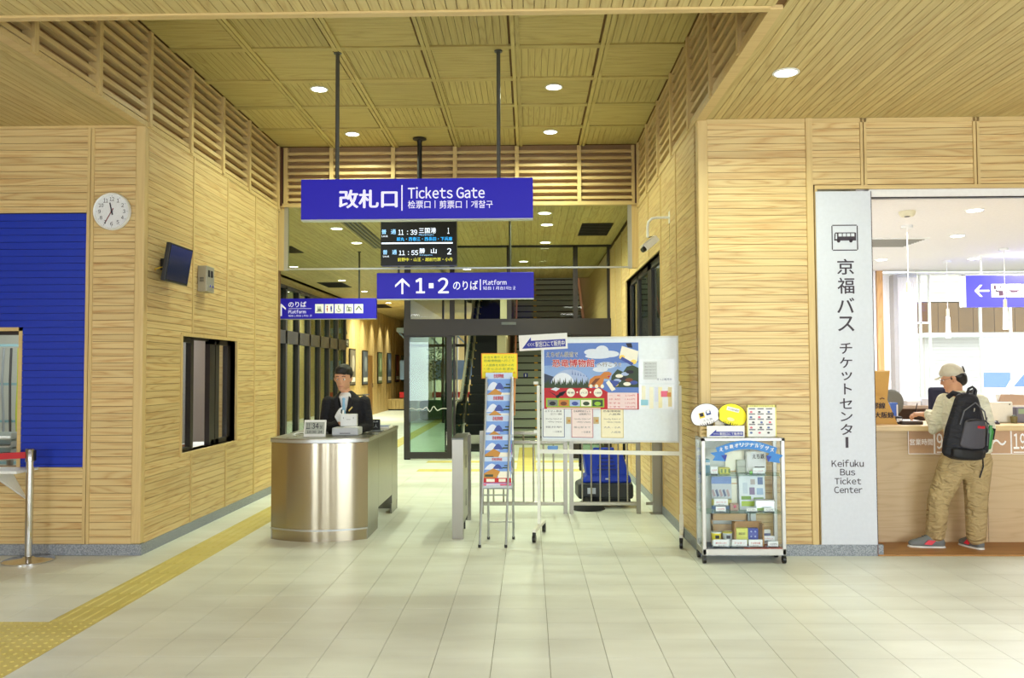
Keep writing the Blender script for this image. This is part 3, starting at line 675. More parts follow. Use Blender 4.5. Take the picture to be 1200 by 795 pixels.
t, S = hang_sign('blue hanging sign with an upward arrow, big 1 and 2 and Platform', 11.2, 441.5, 319, 625.5, 350.5, (467, 597), ZC, pr=.016)
c = S.r(463, 326, 480, 345); arrow(t, (c[0]+c[2])/2, (c[1]+c[3])/2, c[3]-c[1], c[2]-c[0])
onep = S.r(487, 326, 498, 344); ow = onep[2]-onep[0]; oh = onep[3]-onep[1]; G().prism([(onep[0]+ow*.4, onep[1]), (onep[0]+ow*.68, onep[1]), (onep[0]+ow*.68, onep[3]), (onep[0]+ow*.42, onep[3]), (onep[0], onep[1]+oh*.84), (onep[0]+ow*.06, onep[1]+oh*.7), (onep[0]+ow*.4, onep[1]+oh*.8)], -.0025, -.001).box(onep[0]+ow*.05, onep[2], -.003, -.001, onep[1], onep[1]+oh*.13).obj('lettering', SIGNW, t); txt('2', S.r(513, 325.5, 526, 344), SIGNW, t, -.002, .02, res=4)
strip(t, *[S.r(502.5, 332, 508, 338)[i] for i in (0, 2, 1, 3)], name='dot')
txt('のりば', S.r(531, 329, 560, 340), SIGNW, t, -.002, .012, res=3); strip(t, *[S.r(562.4, 327.5, 563.4, 340)[i] for i in (0, 2, 1, 3)])
txt('Platform', S.r(566, 328, 593.5, 334), SIGNW, t, -.002, .015, res=3)
txt('站台', S.r(566, 335.6, 576, 339.8), SIGNW, t, -.002, 0, res=1); txt('月台', S.r(581, 335.6, 590, 339.8), SIGNW, t, -.002, 0, res=1); txt('타는 곳', S.r(593.5, 335.6, 604, 339.8), SIGNW, t, -.002, 0, res=1)
for x in (578.2, 591.2): strip(t, *[S.r(x, 336, x+.5, 339.6)[i] for i in (0, 2, 1, 3)])
t, S = hang_sign('smaller blue hanging sign with five white pictograms partly behind the board wall', 14.8, 304, 349.5, 441, 374, (421,), ZC, pr=.016)
c = S.r(324, 356, 335, 370.5); arrow(t, (c[0]+c[2])/2, (c[1]+c[3])/2, c[3]-c[1], c[2]-c[0])
txt('のりば', S.r(338, 353.5, 359, 360.3), SIGNW, t, -.002, .012, res=3); strip(t, *[S.r(338, 361.6, 365, 362.1)[i] for i in (0, 2, 1, 3)])
txt('Platform', S.r(338, 363.3, 358.5, 367.6), SIGNW, t, -.002, .02, res=2); txt('站台 | 月台 | 타는 곳', S.r(338, 369, 365.5, 371.8), SIGNW, t, -.002, 0, res=1)
IC = mat('picto_white', (226, 228, 222), .5, emit=.3)
for k in range(5):
    x = 369.2+k*11.55; c = S.r(x, 356.5, x+10.2, 367.2); ic = strip(t, c[0], c[2], c[1], c[3], IC, name='pictogram')
    cx = (c[0]+c[2])/2; cz = (c[1]+c[3])/2; u = (c[2]-c[0])/10; g = G(); y = -.004
    def pb(x0, x1, z0, z1, g=g): g.box(cx+x0*u, cx+x1*u, y, y+.001, cz+z0*u, cz+z1*u)
    if k == 0:
        pb(-3.2, 3.2, -3.6, -2.8); pb(-2.2, 2.2, -2.4, -.6)
        for q in (-1.5, 0, 1.5): g.disc((cx+q*u, cz+.6*u), .6*u, .6*u, y, 10); pb(q-.2, q+.2, 1.4, 3)
    elif k == 1:
        g.mi = 1; g.disc((cx-2.3*u, cz+2.4*u), .8*u, .8*u, y, 10); g.prism([(cx-3.4*u, cz-1.2*u), (cx-1.2*u, cz-1.2*u), (cx-2.3*u, cz+1.6*u)], y, y+.001); pb(-2.7, -1.9, -3.6, -1.2)
        g.mi = 2; g.disc((cx+2.3*u, cz+2.4*u), .8*u, .8*u, y, 10); pb(1.3, 3.3, -.8, 1.6); pb(1.7, 2.9, -3.6, -.8)
    elif k == 2:
        g.disc((cx-.5*u, cz+2.9*u), .7*u, .7*u, y, 10); pb(-.9, -.1, -.6, 2.1); pb(-.9, 1.6, -.9, -.3); pb(1.2, 2.8, -2.6, -2); pb(1.2, 1.8, -2.6, -.4)
        g.tube([(cx+(-.4+2.2*math.cos(a))*u, y, cz+(-1.4+2.2*math.sin(a))*u) for a in [R(150+q*26) for q in range(8)]], .3*u, 5)
    elif k == 3:
        pb(-2.6, 2.6, -3.4, -2.8); pb(-2.6, -2, -3.4, 1.4); pb(2, 2.6, -3.4, 1.4); pb(-2.6, 2.6, 1.2, 1.8); pb(-1.2, 1.4, -2.4, -.8); g.disc((cx, cz+.2*u), .8*u, .8*u, y, 10); pb(-2.6, -.6, 2.4, 3.2)
    else:
        g.prism([(cx-3.8*u, cz-1.4*u), (cx-1*u, cz+2.2*u), (cx-.2*u, cz+1.4*u), (cx-2.6*u, cz-1.8*u)], y, y+.001); g.prism([(cx+3.8*u, cz-1.4*u), (cx+1*u, cz+2.2*u), (cx+.2*u, cz+1.4*u), (cx+2.6*u, cz-1.8*u)], y, y+.001); g.disc((cx, cz+2.4*u), .8*u, .8*u, y, 10)
    g.obj('symbol', [mat('picto_ink', (40, 60, 50)), mat('picto_red', (190, 50, 60)), mat('picto_blue', (50, 50, 170))], ic)

# ---- train departure display
Y = 10.15; a = pt(446, 311.5, Y); b = pt(535, 257, Y)
t = thing('departure_display', 'black electronic departure board showing trains at 11:39 and 11:55', 'display', ((a.x+b.x)/2, Y, a.z))
hw = (b.x-a.x)/2; hh = b.z-a.z+.04
G().box(-hw, hw, 0, .12, 0, hh).obj('housing', mat('display_black', (16, 18, 16), .3), t, bevel=.006)
x = wx(491, Y, 158)-t.location.x
G().cyl((x, .06, hh), (x, .06, ZR-a.z), .03).obj('pole', BLACK, t, smooth=40); G().lathe([(.03, 0), (.035, .03), (.085, .045), (.085, .055)], 20, (x, .06, ZR-a.z-.055)).obj('pole_flange', BLACK, t, smooth=40)
S = SignMap(t, Y)
LW = mat('led_white', (225, 235, 255), .5, emit=1.3); LC = mat('led_cyan', (40, 170, 250), .5, emit=1.2); LY = mat('led_amber', (205, 200, 60), .5, emit=.9); LB = mat('led_pale_blue', (150, 205, 255), .5, emit=1.1)
def D(s, x0, y0, x1, y1, m, b=.006): txt(s, S.r(x0, y0, x1, y1), m, t, -.002, b, res=2, name='led_text')
D('普', 447.2, 269, 452.8, 274.6, LB); D('通', 458, 269, 464, 274.6, LB); D('Local', 447.5, 275.6, 454.5, 278, LW); D('11', 466.8, 269.5, 473.0, 275.4, LW); D(':', 477, 270.5, 478.3, 275, LW); D('39', 480.8, 269.3, 489, 275.4, LW)
D('三国港', 491, 267, 511, 273.6, LW); D('Mikuniminato', 491, 274.2, 508.5, 276.2, LB, 0); D('1', 524.4, 267, 526.6, 274, LW); D('郎丸・西春江・西長田・下兵庫', 465, 277.7, 530, 282.6, LC)
strip(t, *[S.r(447, 284, 530.5, 286.2)[i] for i in (0, 2, 1, 3)], m=LW, y=-.002)
D('普', 448.7, 293, 454, 298.4, LB); D('通', 459.5, 293, 465, 298.4, LB); D('Local', 449, 299.4, 456, 301.6, LW); D('11', 467.5, 293.8, 474.5, 299.2, LW); D(':', 478, 294.6, 479.3, 298.8, LW); D('55', 482, 293.6, 490, 299.2, LW)
D('勝', 491.5, 291, 498, 297.2, LW); D('山', 505, 291, 511.5, 297.2, LW); D('Katsuyama', 492, 298.2, 506.5, 300.2, LB, 0); D('2', 524, 291, 529, 298.2, LW); D('前野中・山王・越前竹原・小舟', 466, 301.8, 530.5, 306.6, LY)

# ---- clock
c = pt(134, 249, YF); t = thing('wall_clock', 'round white wall clock with black numerals showing 11:35', 'clock', (c.x, YF-.016, c.z))
r = .157
def lathY(prof, n=40):
    g = G(Matrix.Rotation(R(90), 4, 'X')); return g.lathe(prof, n)
lathY([(r*.9, 0), (r, .012), (r, .03), (r*.96, .042), (r*.9, .036), (r*.88, .018)]).obj('case', WHITE, t, smooth=35)
lathY([(r*.89, .02), (r*.89, .026)]).obj('dial', mat('dial_white', (236, 238, 240), .5), t)
for k in range(12):
    a = R(30*k); n = 12 if k == 0 else k; rr = r*.66; x = rr*math.sin(a); z = rr*math.cos(a); s = .022 if n > 9 else .0125
    txt(str(n), (x-s*.85, z-.0155, x+s*.85, z+.0155), INK, t, -.028, .01, name='numeral', res=3)
    g = G(Matrix.Rotation(a, 4, 'Y')); g.box(-.0015, .0015, -.0275, -.0265, r*.80, r*.84).obj('hour_mark', INK, t)
for ang, L_, wd, m, nm, y in ((R(-12.5), .075, .005, INK, 'hour_hand', -.030), (R(210), .118, .0035, INK, 'minute_hand', -.032), (R(209), .10, .0012, RED, 'second_hand', -.034)):
    g = G(Matrix.Rotation(ang, 4, 'Y')); g.box(-wd, wd, y, y+.001, -.03, L_).obj(nm, m, t)
lathY([(.008, .028), (.006, .036)], 12).obj('hub', INK, t, smooth=40)
lathY([(r*.9, .037), (r*.9, .038)]).obj('cover_glass', glass('clock_glass', refl=.35), t)

# ---- monitor on the side wall
T_ = thing('monitor', 'black flat monitor on a wall bracket tilted down, dark blue screen', 'monitor', (XL+.14, 7.2, 2.44), PI/2)
tl = R(9); g = Matrix.Rotation(tl, 4, 'X')
G(g).box(-.235, .235, -.02, .02, -.165, .165).obj('casing', BLACK, T_, bevel=.006)
G(g).box(-.218, .218, -.0215, -.0195, -.148, .15).obj('screen', mat('screen_blue', (14, 24, 48), .15, emit=.3, ecol=(24, 44, 84)), T_)
G(g).box(-.10, .10, .02, .055, -.1, .1).obj('back_cover', BLACK, T_, bevel=.01)
G().box(-.05, .05, .05, .145, -.05, .05).box(-.07, .07, .135, .148, -.11, .11).obj('bracket', BLACK, T_, bevel=.004)
G().box(-.13, -.10, .045, .06, -.06, .04).obj('port_plate', ALU, T_)
G().tube([(-.12, .05, -.03), (-.18, .08, -.05), (-.19, .11, -.06), (-.10, .14, -.07)], .005, 6).obj('yellow_cable', mat('cable_yellow', (210, 170, 40)), T_, smooth=50)
# ---- metal control box
T_ = thing('control_box', 'small grey metal control box with two dark dials beside the monitor', 'control box', (XL+.016, 8.06, 2.405), PI/2)
G().box(-.1, .1, -.085, 0, -.125, .125).obj('box_body', mat('grey_metal_box', (176, 172, 158), .4, .4), T_, bevel=.004)
for x in (-.035, .035):
    G().box(x-.02, x+.02, -.089, -.085, .02, .085).obj('dial_window', BLACK, T_)
    G().cyl((x, -.10, -.07), (x, -.085, -.07), .013, n=16).obj('knob', CHROME, T_, smooth=40)
for k in range(4): G().box(-.102, -.1, -.06, -.02, -.03+k*.012, -.025+k*.012).obj('vent_slot', BLACK, T_)

# ---- security camera
T_ = thing('security_camera', 'white security camera on a curved white arm fixed to the side wall', 'camera', (XR-.016, 8.23, wz(255, 8.23, 787)))
G().box(0, .006, -.035, .035, -.06, .06).obj('wall_plate', WHITE, T_, bevel=.002)
G().tube([(0, 0, 0), (-.12, 0, 0), (-.17, -.01, -.01), (-.205, -.02, -.045), (-.215, -.02, -.1), (-.215, -.02, -.2)], .013, 10).obj('arm', WHITE, T_, smooth=50)
g = Matrix.Translation((-.19, -.05, -.265)) @ Matrix.Rotation(R(-40), 4, 'Y') @ Matrix.Rotation(R(20), 4, 'Z')
G(g).box(-.09, .09, -.033, .033, -.033, .033).obj('camera_body', WHITE, T_, bevel=.01)
G(g).box(-.1, .07, -.04, .04, .036, .042).obj('sun_shield', WHITE, T_, bevel=.002)
G(g).cyl((-.125, 0, 0), (-.09, 0, 0), .024, .028).obj('lens', BLACK, T_, smooth=40)
G().tube([(-.21, -.02, -.2), (-.16, -.02, -.19), (-.13, -.03, -.23)], .005, 6).obj('cable', BLACK, T_, smooth=50)
G().tube([(.002, -.01, -.06), (.006, -.01, -.5), (.008, .03, -1.05)], .003, 6).obj('wall_cable', mat('cable_brown', (110, 92, 50)), T_, smooth=50)

# ---- belt barrier
p = pt(36, 657, 6.66)
T_ = thing('belt_barrier', 'chrome belt barrier post with a red retractable belt by the blue wall', 'barrier', (p.x, 6.63, 0))
G().lathe([(.19, 0), (.19, .012), (.17, .02), (.05, .028), (.03, .04)], 36).obj('base', CHROME, T_, smooth=40)
G().lathe([(.029, .03), (.029, .79)], 24).obj('post', CHROME, T_, smooth=40)
G().lathe([(.036, .79), (.036, .885), (.03, .893)], 24).obj('belt_head', mat('head_metal', (170, 170, 170), .25, 1), T_, smooth=40)
G().box(.02, .04, -.014, .014, .80, .88).obj('belt_slot', BLACK, T_)
bl = G(); q = [(-.03-.09*k, -.05*k, .868-.035*0-.012*math.sin(PI*k/24)*1.0) for k in range(25)]
for i in range(24): bl.add([(q[i][0], q[i][1], q[i][2]), (q[i+1][0], q[i+1][1], q[i+1][2]), (q[i+1][0], q[i+1][1], q[i+1][2]-.05), (q[i][0], q[i][1], q[i][2]-.05), (q[i][0], q[i][1]+.002, q[i][2]), (q[i+1][0], q[i+1][1]+.002, q[i+1][2]), (q[i+1][0], q[i+1][1]+.002, q[i+1][2]-.05), (q[i][0], q[i][1]+.002, q[i][2]-.05)], [(0,3,2,1), (4,5,6,7), (0,1,5,4), (3,7,6,2)])
bl.obj('red_belt', mat('belt_red', (190, 16, 30), .6), T_)
# white ledge below the office window
T_ = thing('counter_ledge', 'white ledge shelf with a triangular bracket under the office window', 'shelf', (-4.35, YF-.016, .70))
p1 = wx(43, 6.8); G().box(-1.0, p1+4.35, -.30, 0, 0, .022).obj('ledge_top', WHITE, T_, bevel=.003)
for x in (-.02,): G().add([(x+.06, 0, 0), (x+.06, -.26, 0), (x+.2, 0, -.24), (x+.08, 0, 0), (x+.08, -.26, 0), (x+.22, 0, -.24)], [(0,1,2), (5,4,3), (0,3,4,1), (1,4,5,2), (2,5,3,0)]).obj('bracket', WHITE, T_)

# ---- things in the office behind the left window
T_ = thing('desk', 'white office desk with papers seen through the window in the blue wall', 'desk', (-5.35, 8.0, 0))
G().box(-.8, .6, -.4, .4, .70, .73).obj('desk_top', WHITE, T_); 
for x, y in ((-.75,-.35),(.55,-.35),(-.75,.35),(.55,.35)): G().box(x-.02, x+.02, y-.02, y+.02, 0, .70).obj('leg', ALU, T_)
for k in range(3):
    tt = thing('letter_tray', ['lowest clear letter tray on the office desk', 'middle clear letter tray on the office desk', 'top clear letter tray on the office desk'][k], 'tray', (-4.95, 7.75, .731+k*.075), group='clear letter trays')
    G().box(-.17, .17, -.12, .12, 0, .006).box(-.17, -.165, -.12, .12, 0, .06).box(.165, .17, -.12, .12, 0, .06).box(-.17, .17, .115, .12, 0, .06).obj('tray_shell', mat('clear_plastic', (190, 200, 198), .2), tt)
    G().box(-.15, .15, -.11, .1, .007, .02).obj('paper_stack', PAPER, tt)
T_ = thing('office_chair', 'dark office chair behind the desk in the left office', 'chair', (-5.3, 8.72, 0))
G().box(-.22, .22, -.2, .2, .42, .48).obj('seat', BLACK, T_, bevel=.03); G().box(-.2, .2, .17, .23, .55, 1.1).obj('backrest', BLACK, T_, bevel=.05)
G().cyl((0, 0, .06), (0, 0, .42), .025).obj('stem', BLACK, T_)
for k in range(5): a = 2*PI*k/5; G().cyl((0, 0, .08), (.26*math.cos(a), .26*math.sin(a), .04), .018).obj('foot', BLACK, T_)
T_ = thing('equipment_rack', 'pale blue frame rack with hanging cables against the office wall', 'rack', (-6.32, 10.0, 0))
for x in (-.3, .25): G().box(x, x+.03, 0, .03, 0, 1.85).obj('upright', mat('rack_blue', (150, 190, 200), .4), T_)
for z in (.4, .9, 1.35, 1.82): G().box(-.3, .28, 0, .03, z, z+.03).obj('crossbar', mat('rack_blue', (150, 190, 200), .4), T_)
for k in range(5): G().tube([(-.22+k*.09, -.02, 1.8), (-.24+k*.1, -.05, 1.4), (-.18+k*.08, -.04, 1.0), (-.2+k*.09, -.03, .5)], .014, 6).obj('cable', mat(['cb1','cb2','cb3'][k % 3], [(60, 60, 64), (190, 200, 60), (150, 156, 160)][k % 3]), T_, smooth=50)
T_ = thing('wall_switch', 'white switch plate on the office back wall', 'switch', (-6.62, 10.78, 1.42)); G().box(-.06, .06, 0, .012, -.09, .09).obj('plate', WHITE, T_); G().box(-.025, .025, -.006, 0, -.04, .04).obj('rocker', WHITE, T_)
# through the side window: white door board with handle, ledge with small tools
T_ = thing('steel_cabinet', 'white steel cabinet with a dark lever handle behind the sliding window', 'cabinet', (-4.1, 9.2, 0), PI/2)
G().box(-1.0, 1.3, 0, .5, 0, 2.1).obj('body', mat('cabinet_white', (222, 226, 234), .4), T_); G().box(.15, .155, -.003, .002, .05, 2.05).obj('door_seam', DARK, T_)
G().box(-.32, -.26, -.02, 0, 1.1, 1.3).obj('lock_plate', DARK, T_); G().box(-.02, .05, -.03, 0, 1.0, 1.26).box(-.1, .03, -.06, -.03, 1.08, 1.11).obj('lever_handle', mat('handle_grey', (110, 112, 116), .4), T_)
for k in range(5):
    n_ = thing('notice_slip', ['red', 'pink', 'blue', 'violet', 'grey'][k]+' printed slip stuck on the white steel cabinet', 'note', (-4.1+.002, 9.0, 1.60-k*.11), PI/2, group='slips on the steel cabinet')
    G().box(.18, .34, -.005, -.003, -.035, .035).obj('slip', mat('slip%d' % k, [(228, 180, 186), (232, 200, 206), (190, 206, 232), (206, 196, 224), (206, 208, 212)][k]), n_)
T_ = thing('window_ledge', 'white ledge inside the sliding window', 'ledge', (XL-.30, 8.33, .745)); G().box(-.16, .16, -.7, .7, -.02, .0).obj('ledge', WHITE, T_)
T_ = thing('stapler', 'small dark stapler on the sliding window ledge', 'stapler', (XL-.22, 8.2, .746), R(70)); G().box(-.07, .07, -.016, .016, 0, .015).obj('base', BLACK, T_); G().box(-.06, .07, -.014, .014, .018, .04).obj('arm', mat('staple_brown', (120, 70, 50)), T_, bevel=.004)
T_ = thing('ink_stamp', 'little blue and brown stamp lying on the sliding window ledge', 'stamp', (XL-.25, 8.02, .746), R(50)); G().box(-.05, .05, -.014, .014, 0, .022).obj('body', mat('stamp_blue', (50, 70, 150)), T_, bevel=.003); G().box(.05, .09, -.01, .01, .002, .018).obj('grip', mat('stamp_brown', (140, 80, 50)), T_)
# ---- stainless attendant booth
p = pt(320, 629, 7.55)
BX0, BX1, BY0, BY1 = wx(320, 7.55), -1.455, 7.52, 9.2
T_ = thing('ticket_booth', 'curved stainless steel attendant counter with horizontal seams', 'counter', ((BX0+BX1)/2, BY0, 0))
hw = (BX1-BX0)/2; n = 18
def front(off=0, cut=.06):
    P_ = [(-hw+off*.4+ (2*hw-off*.8)*k/n, -.155*math.sin(PI*k/n)**.8+off) for k in range(n+1)]
    return P_
def shell(g, z0, z1, off=0, th=.02):
    P_ = front(off); m_ = len(P_)
    vs = [(x, y, z) for z in (z0, z1) for x, y in P_]+[(x*.97, y+th, z) for z in (z0, z1) for x, y in P_]
    fs = [(i, i+1, m_+i+1, m_+i) for i in range(m_-1)]+[(2*m_+i, 3*m_+i, 3*m_+i+1, 2*m_+i+1) for i in range(m_-1)]+[(m_+i, m_+i+1, 3*m_+i+1, 3*m_+i) for i in range(m_-1)]+[(i, 2*m_+i, 2*m_+i+1, i+1) for i in range(m_-1)]+[(0, m_, 3*m_, 2*m_), (m_-1, 3*m_-1, 4*m_-1, 2*m_-1)]
    return g.add(vs, fs)
shell(G(), .105, .865).obj('front_panel', STEELC, T_, smooth=50)
shell(G(), 0, .095, .006).obj('plinth', STEELC, T_, smooth=50)
shell(G(), .093, .107, -.008, .03).obj('trim_band', ALU, T_, smooth=50)
shell(G(), .87, .895, -.012, .03).obj('top_band', ALU, T_, smooth=50)
L_ = BY1-BY0
for a, b, z0 in ((0, .52, .105), (.525, 1.32, .20), (1.325, L_, .105)): G().box(hw-.02, hw, a, b, z0, .865).obj('side_panel', STEELV, T_)
for a, b in ((0, .52), (1.325, L_)): G().box(hw-.018, hw-.004, a, b, 0, .1).obj('side_plinth', STEELV, T_)
G().box(-hw, -hw+.02, 0, L_, 0, .865).box(-hw, -hw+.3, L_-.02, L_, 0, .865).box(hw-.25, hw, L_-.02, L_, 0, .865).obj('rear_panel', STEELV, T_)
P_ = front(-.012)
g = G(); g.slab([(x, y) for x, y in P_]+[(hw, .42), (-hw, .42)], .895, .905)
g.box(hw-.2, hw+.008, .42, L_, .895, .905); g.box(-hw-.005, -hw+.12, .42, L_, .895, .905)
g.obj('worktop', STEEL, T_)
G().box(hw-.2, hw-.185, .42, L_, .865, .895).box(hw-.005, hw+.008, 0, L_, .868, .896).obj('worktop_edge', ALU, T_)
def on_booth(px, Y): return wx(px, Y)
BT = .906
# digital clock
Y = 7.62; a = wx(356, Y); b = wx(381.5, Y)
t = thing('digital_clock', 'white framed digital clock on the steel counter reading 11:34', 'clock', ((a+b)/2, Y, BT), 0)
w_ = (b-a)/2; g = Matrix.Rotation(R(-12), 4, 'X')
G(g).box(-w_, w_, 0, .02, .0, .155).obj('clock_case', WHITE, t, bevel=.004); G(g).box(-w_+.012, w_-.012, -.001, 0, .025, .135).obj('lcd', mat('lcd_grey', (176, 182, 172), .4), t)
for s_, x0, x1 in (('11', -.078, -.045), (':', -.038, -.034), ('34', -.026, .035), ('56', .045, .07)):
    o = txt(s_, (x0, .072, x1, .125 if s_ != '56' else .105), INK, t, -.003, .02, name='digits'); o.rotation_euler = (R(-12), 0, 0)
o = txt('10:30  24', (-.07, .032, .07, .055), INK, t, -.003, .02, name='digits'); o.rotation_euler = (R(-12), 0, 0)
G().box(-.03, .03, .02, .06, 0, .01).obj('foot', WHITE, t)
# stamp box on printer
Y = 7.72; a = wx(389, Y); b = wx(420, Y)
t = thing('receipt_printer', 'low grey ticket printer on the steel counter in front of the attendant', 'printer', ((a+b)/2, Y, BT)); w_ = (b-a)/2
G().box(-w_, w_, 0, .2, 0, .075).obj('body', mat('printer_grey', (190, 194, 200), .4), t, bevel=.012); G().box(-.02, w_-.02, .01, .12, .076, .08).obj('paper_slip', PAPER, t)
G().box(-.05, .05, -.003, 0, .02, .026).obj('paper_slot', DARK, t)
t = thing('card_reader', 'square white card reader standing on top of the grey printer', 'reader', ((a+b)/2+.01, Y+.1, BT+.081)); w_ = wx(415.5, Y)-wx(396, Y); w_ /= 2
G().box(-w_, w_, 0, .06, 0, .115).obj('body', mat('reader_white', (222, 224, 226), .4), t, bevel=.006)
G().box(-.02, .02, -.002, 0, .062, .066).box(-.05, -.044, -.002, 0, .07, .085).box(.044, .05, -.002, 0, .07, .085).obj('mark', mat('mark_grey', (130, 134, 140)), t)
Y = 8.35; t = thing('notice_stand', 'small black notice stand with white lettering on the counter side', 'notice', (wx(438.5, Y), Y, BT)); 
G().box(-.06, .06, 0, .015, 0, .115).obj('board', BLACK, t); G().box(-.09, .09, -.06, .05, -.0, .008).obj('foot', mat('foot_grey', (120, 124, 126)), t)
txt('改札中', (-.035, .085, .04, .1), PAPER, t, -.002, .01); txt('有人', (-.03, .03, .035, .07), mat('faint_white', (170, 175, 180)), t, -.002, 0)
t = thing('leaflet_pile', 'thin pile of printed leaflets at the back corner of the steel counter', 'leaflets', (wx(452, 8.9), 8.85, BT)); G().box(-.07, .07, -.15, .1, 0, .02).obj('leaflets', PAPER, t); G().box(-.06, .06, -.14, .0, .02, .026).obj('top_leaflet', mat('leaf_blue', (90, 110, 160)), t)
t = thing('loose_cable', 'white cable coiled behind the digital clock on the counter', 'cable', (wx(349, 7.7), 7.75, BT+.006)); G().tube([(.09, 0, 0), (.03, .02, .02), (-.02, 0, .02), (-.05, -.03, .004), (-.02, -.05, 0)], .005, 6).obj('cable', WHITE, t, smooth=50)

# ---- gate pier
t = thing('gate_pier', 'upright stainless steel gate pier at the passage beside the booth', 'gate', (-.645, 7.5, 0))
G().box(-.05, .05, 0, .06, 0, .885).obj('front_post', STEELV, t); G().box(-.05, .05, .06, .58, .13, .885).obj('side_body', STEELV, t)
G().box(-.054, .054, -.004, .6, .885, .9).obj('cap', mat('cap_dark', (90, 92, 90), .3, .8), t)
G().box(-.05, .05, .95, 1.02, 0, .86).obj('rear_post', STEELV, t); G().box(-.02, .02, .58, .95, .17, .8).obj('infill_panel', STEELV, t)
G().box(-.035, .035, .58, 1.02, .86, .875).obj('rear_rail', ALU, t)
for y in (.3, .34, .98): G().box(.049, .052, y-.007, y+.007, .25, .4).box(.049, .052, y-.007, y+.007, .6, .72).obj('slot', DARK, t)
G().cyl((.02, .5, .09), (.02, .5, .13), .03).cyl((.02, .5, 0), (.02, .5, .09), .012).obj('foot', BLACK, t)

# ---- stainless fence panels
FYY = 8.84
def fence_panel(x0, x1, label, nb):
    t = thing('barrier_fence', label, 'fence', ((x0+x1)/2, FYY, 0), group='low stainless fence panels'); h = (x1-x0)/2
    for x in (-h+.02, h-.02): G().box(x-.022, x+.022, -.02, .02, .02 if 0 else 0, .87).obj('post', STEELV, t)
    for z, nm in ((.845, 'top_rail'), (.75, 'middle_rail'), (.105, 'bottom_rail')): G().box(-h+.04, h-.04, -.018, .018, z-.018, z+.018).obj(nm, STEEL, t, bevel=.004)
    for k in range(nb):
        x = -h+.04+(k+1)*(2*h-.08)/(nb+1); G().cyl((x, 0, .12), (x, 0, .735), .009, n=8).obj('bar', STEEL, t, smooth=50)
    G().cyl((0, 0, .762), (0, 0, .83), .01, n=8).obj('spacer', STEEL, t)
fence_panel(wx(562, FYY), wx(664, FYY), 'low stainless fence panel nearer the gate pier, behind the leaflet rack', 7)
fence_panel(wx(666.5, FYY), wx(749, FYY)+.0, 'low stainless fence panel in front of the blue floor cleaner', 6)
t = thing('fence_post', 'thick stainless post where the low fence meets the side wall', 'post', (wx(769, FYY), FYY, 0)); G().box(-.05, .05, -.03, .03, 0, .88).obj('post_body', STEELV, t); G().box(-.08, .08, -.06, .06, 0, .008).obj('foot_plate', STEEL, t); G().box(-.12, -.05, -.01, .01, .09, .12).box(-.12, -.05, -.01, .01, .83, .86).obj('hinge', STEEL, t)

# ---- floor cleaning machine
Y = 9.35; t = thing('floor_cleaner', 'blue and dark grey walk-behind floor cleaning machine behind the fence', 'floor cleaner', (wx(707, Y), Y, 0))
BLM = mat('cleaner_blue', (18, 60, 200), .35); DGM = mat('cleaner_grey', (44, 48, 54), .5)
g = G(); g.slab([(-.30, -.2), (.30, -.2), (.32, .1), (.26, .3), (-.26, .3), (-.32, .1)], .10, .27); g.obj('chassis', DGM, t, bevel=.03)
def taper(g, a, b):
    """hexahedron between rectangle a at its z and rectangle b"""
    (x0, x1, y0, y1, z0), (u0, u1, v0, v1, z1) = a, b
    return g.add([(x0,y0,z0),(x1,y0,z0),(x1,y1,z0),(x0,y1,z0),(u0,v0,z1),(u1,v0,z1),(u1,v1,z1),(u0,v1,z1)], [(0,3,2,1),(4,5,6,7),(0,1,5,4),(1,2,6,5),(2,3,7,6),(3,0,4,7)])
g = G(); taper(g, (-.26, .29, -.16, .22, .27), (-.21, .27, -.14, .2, .36)); g.obj('lower_cover', BLM, t, bevel=.025)
g = G(); taper(g, (-.21, .27, -.15, .2, .34), (-.24, .20, -.08, .17, .60)); g.obj('upper_cover', BLM, t, bevel=.035)
for k in range(4): G().box(-.09+.01*k, .12-.01*k, -.155+.018*k, -.10, .41+k*.04, .422+k*.04).obj('vent_rib', mat('rib_blue', (12, 36, 130), .4), t, bevel=.004)
G().tube([(-.12, -.05, .6), (-.11, -.05, .635), (.09, -.05, .635), (.10, -.05, .6)], .018, 8).obj('carry_handle', BLM, t, smooth=50)
G().box(-.05, .06, -.085, -.07, .58, .6).obj('latch', WHITE, t)
for x, z0 in ((-.26, .42), (.235, .5)): G().tube([(x, .1, z0), (x+.005, .14, .8), (x-.01, .22, 1.02)], .016, 8).obj('handle_bar', BLACK, t, smooth=50)
G().tube([(-.27, .22, 1.02), (.225, .22, 1.02)], .018, 8).obj('handle_grip', BLACK, t)
G().box(-.27, -.23, .06, .12, .38, .46).obj('bar_mount', BLACK, t, bevel=.006)
for x in (-.2, .2): G().cyl((x-.03, .2, .09), (x+.03, .2, .09), .09, n=20).obj('wheel', BLACK, t, smooth=40)
G().lathe([(.19, 0), (.15, .05), (.05, .09), (.03, .12)], 22, (-.2, -.22, .004)).obj('side_brush', mat('bristle', (18, 18, 22), .8), t, smooth=50)
G().box(-.18, .28, -.1, .1, .03, .1).obj('main_brush', DGM, t, bevel=.02); G().box(-.2, -.11, -.203, -.2, .16, .225).obj('rating_label', mat('label_pale', (200, 210, 225)), t)
for z in (.14, .175, .21): G().cyl((.03, -.206, z), (.03, -.2, z), .006, n=8).obj('screw', CHROME, t)
G().box(.0, .05, -.17, -.155, .31, .325).obj('mark_plate', mat('label_pale', (200, 210, 225)), t)

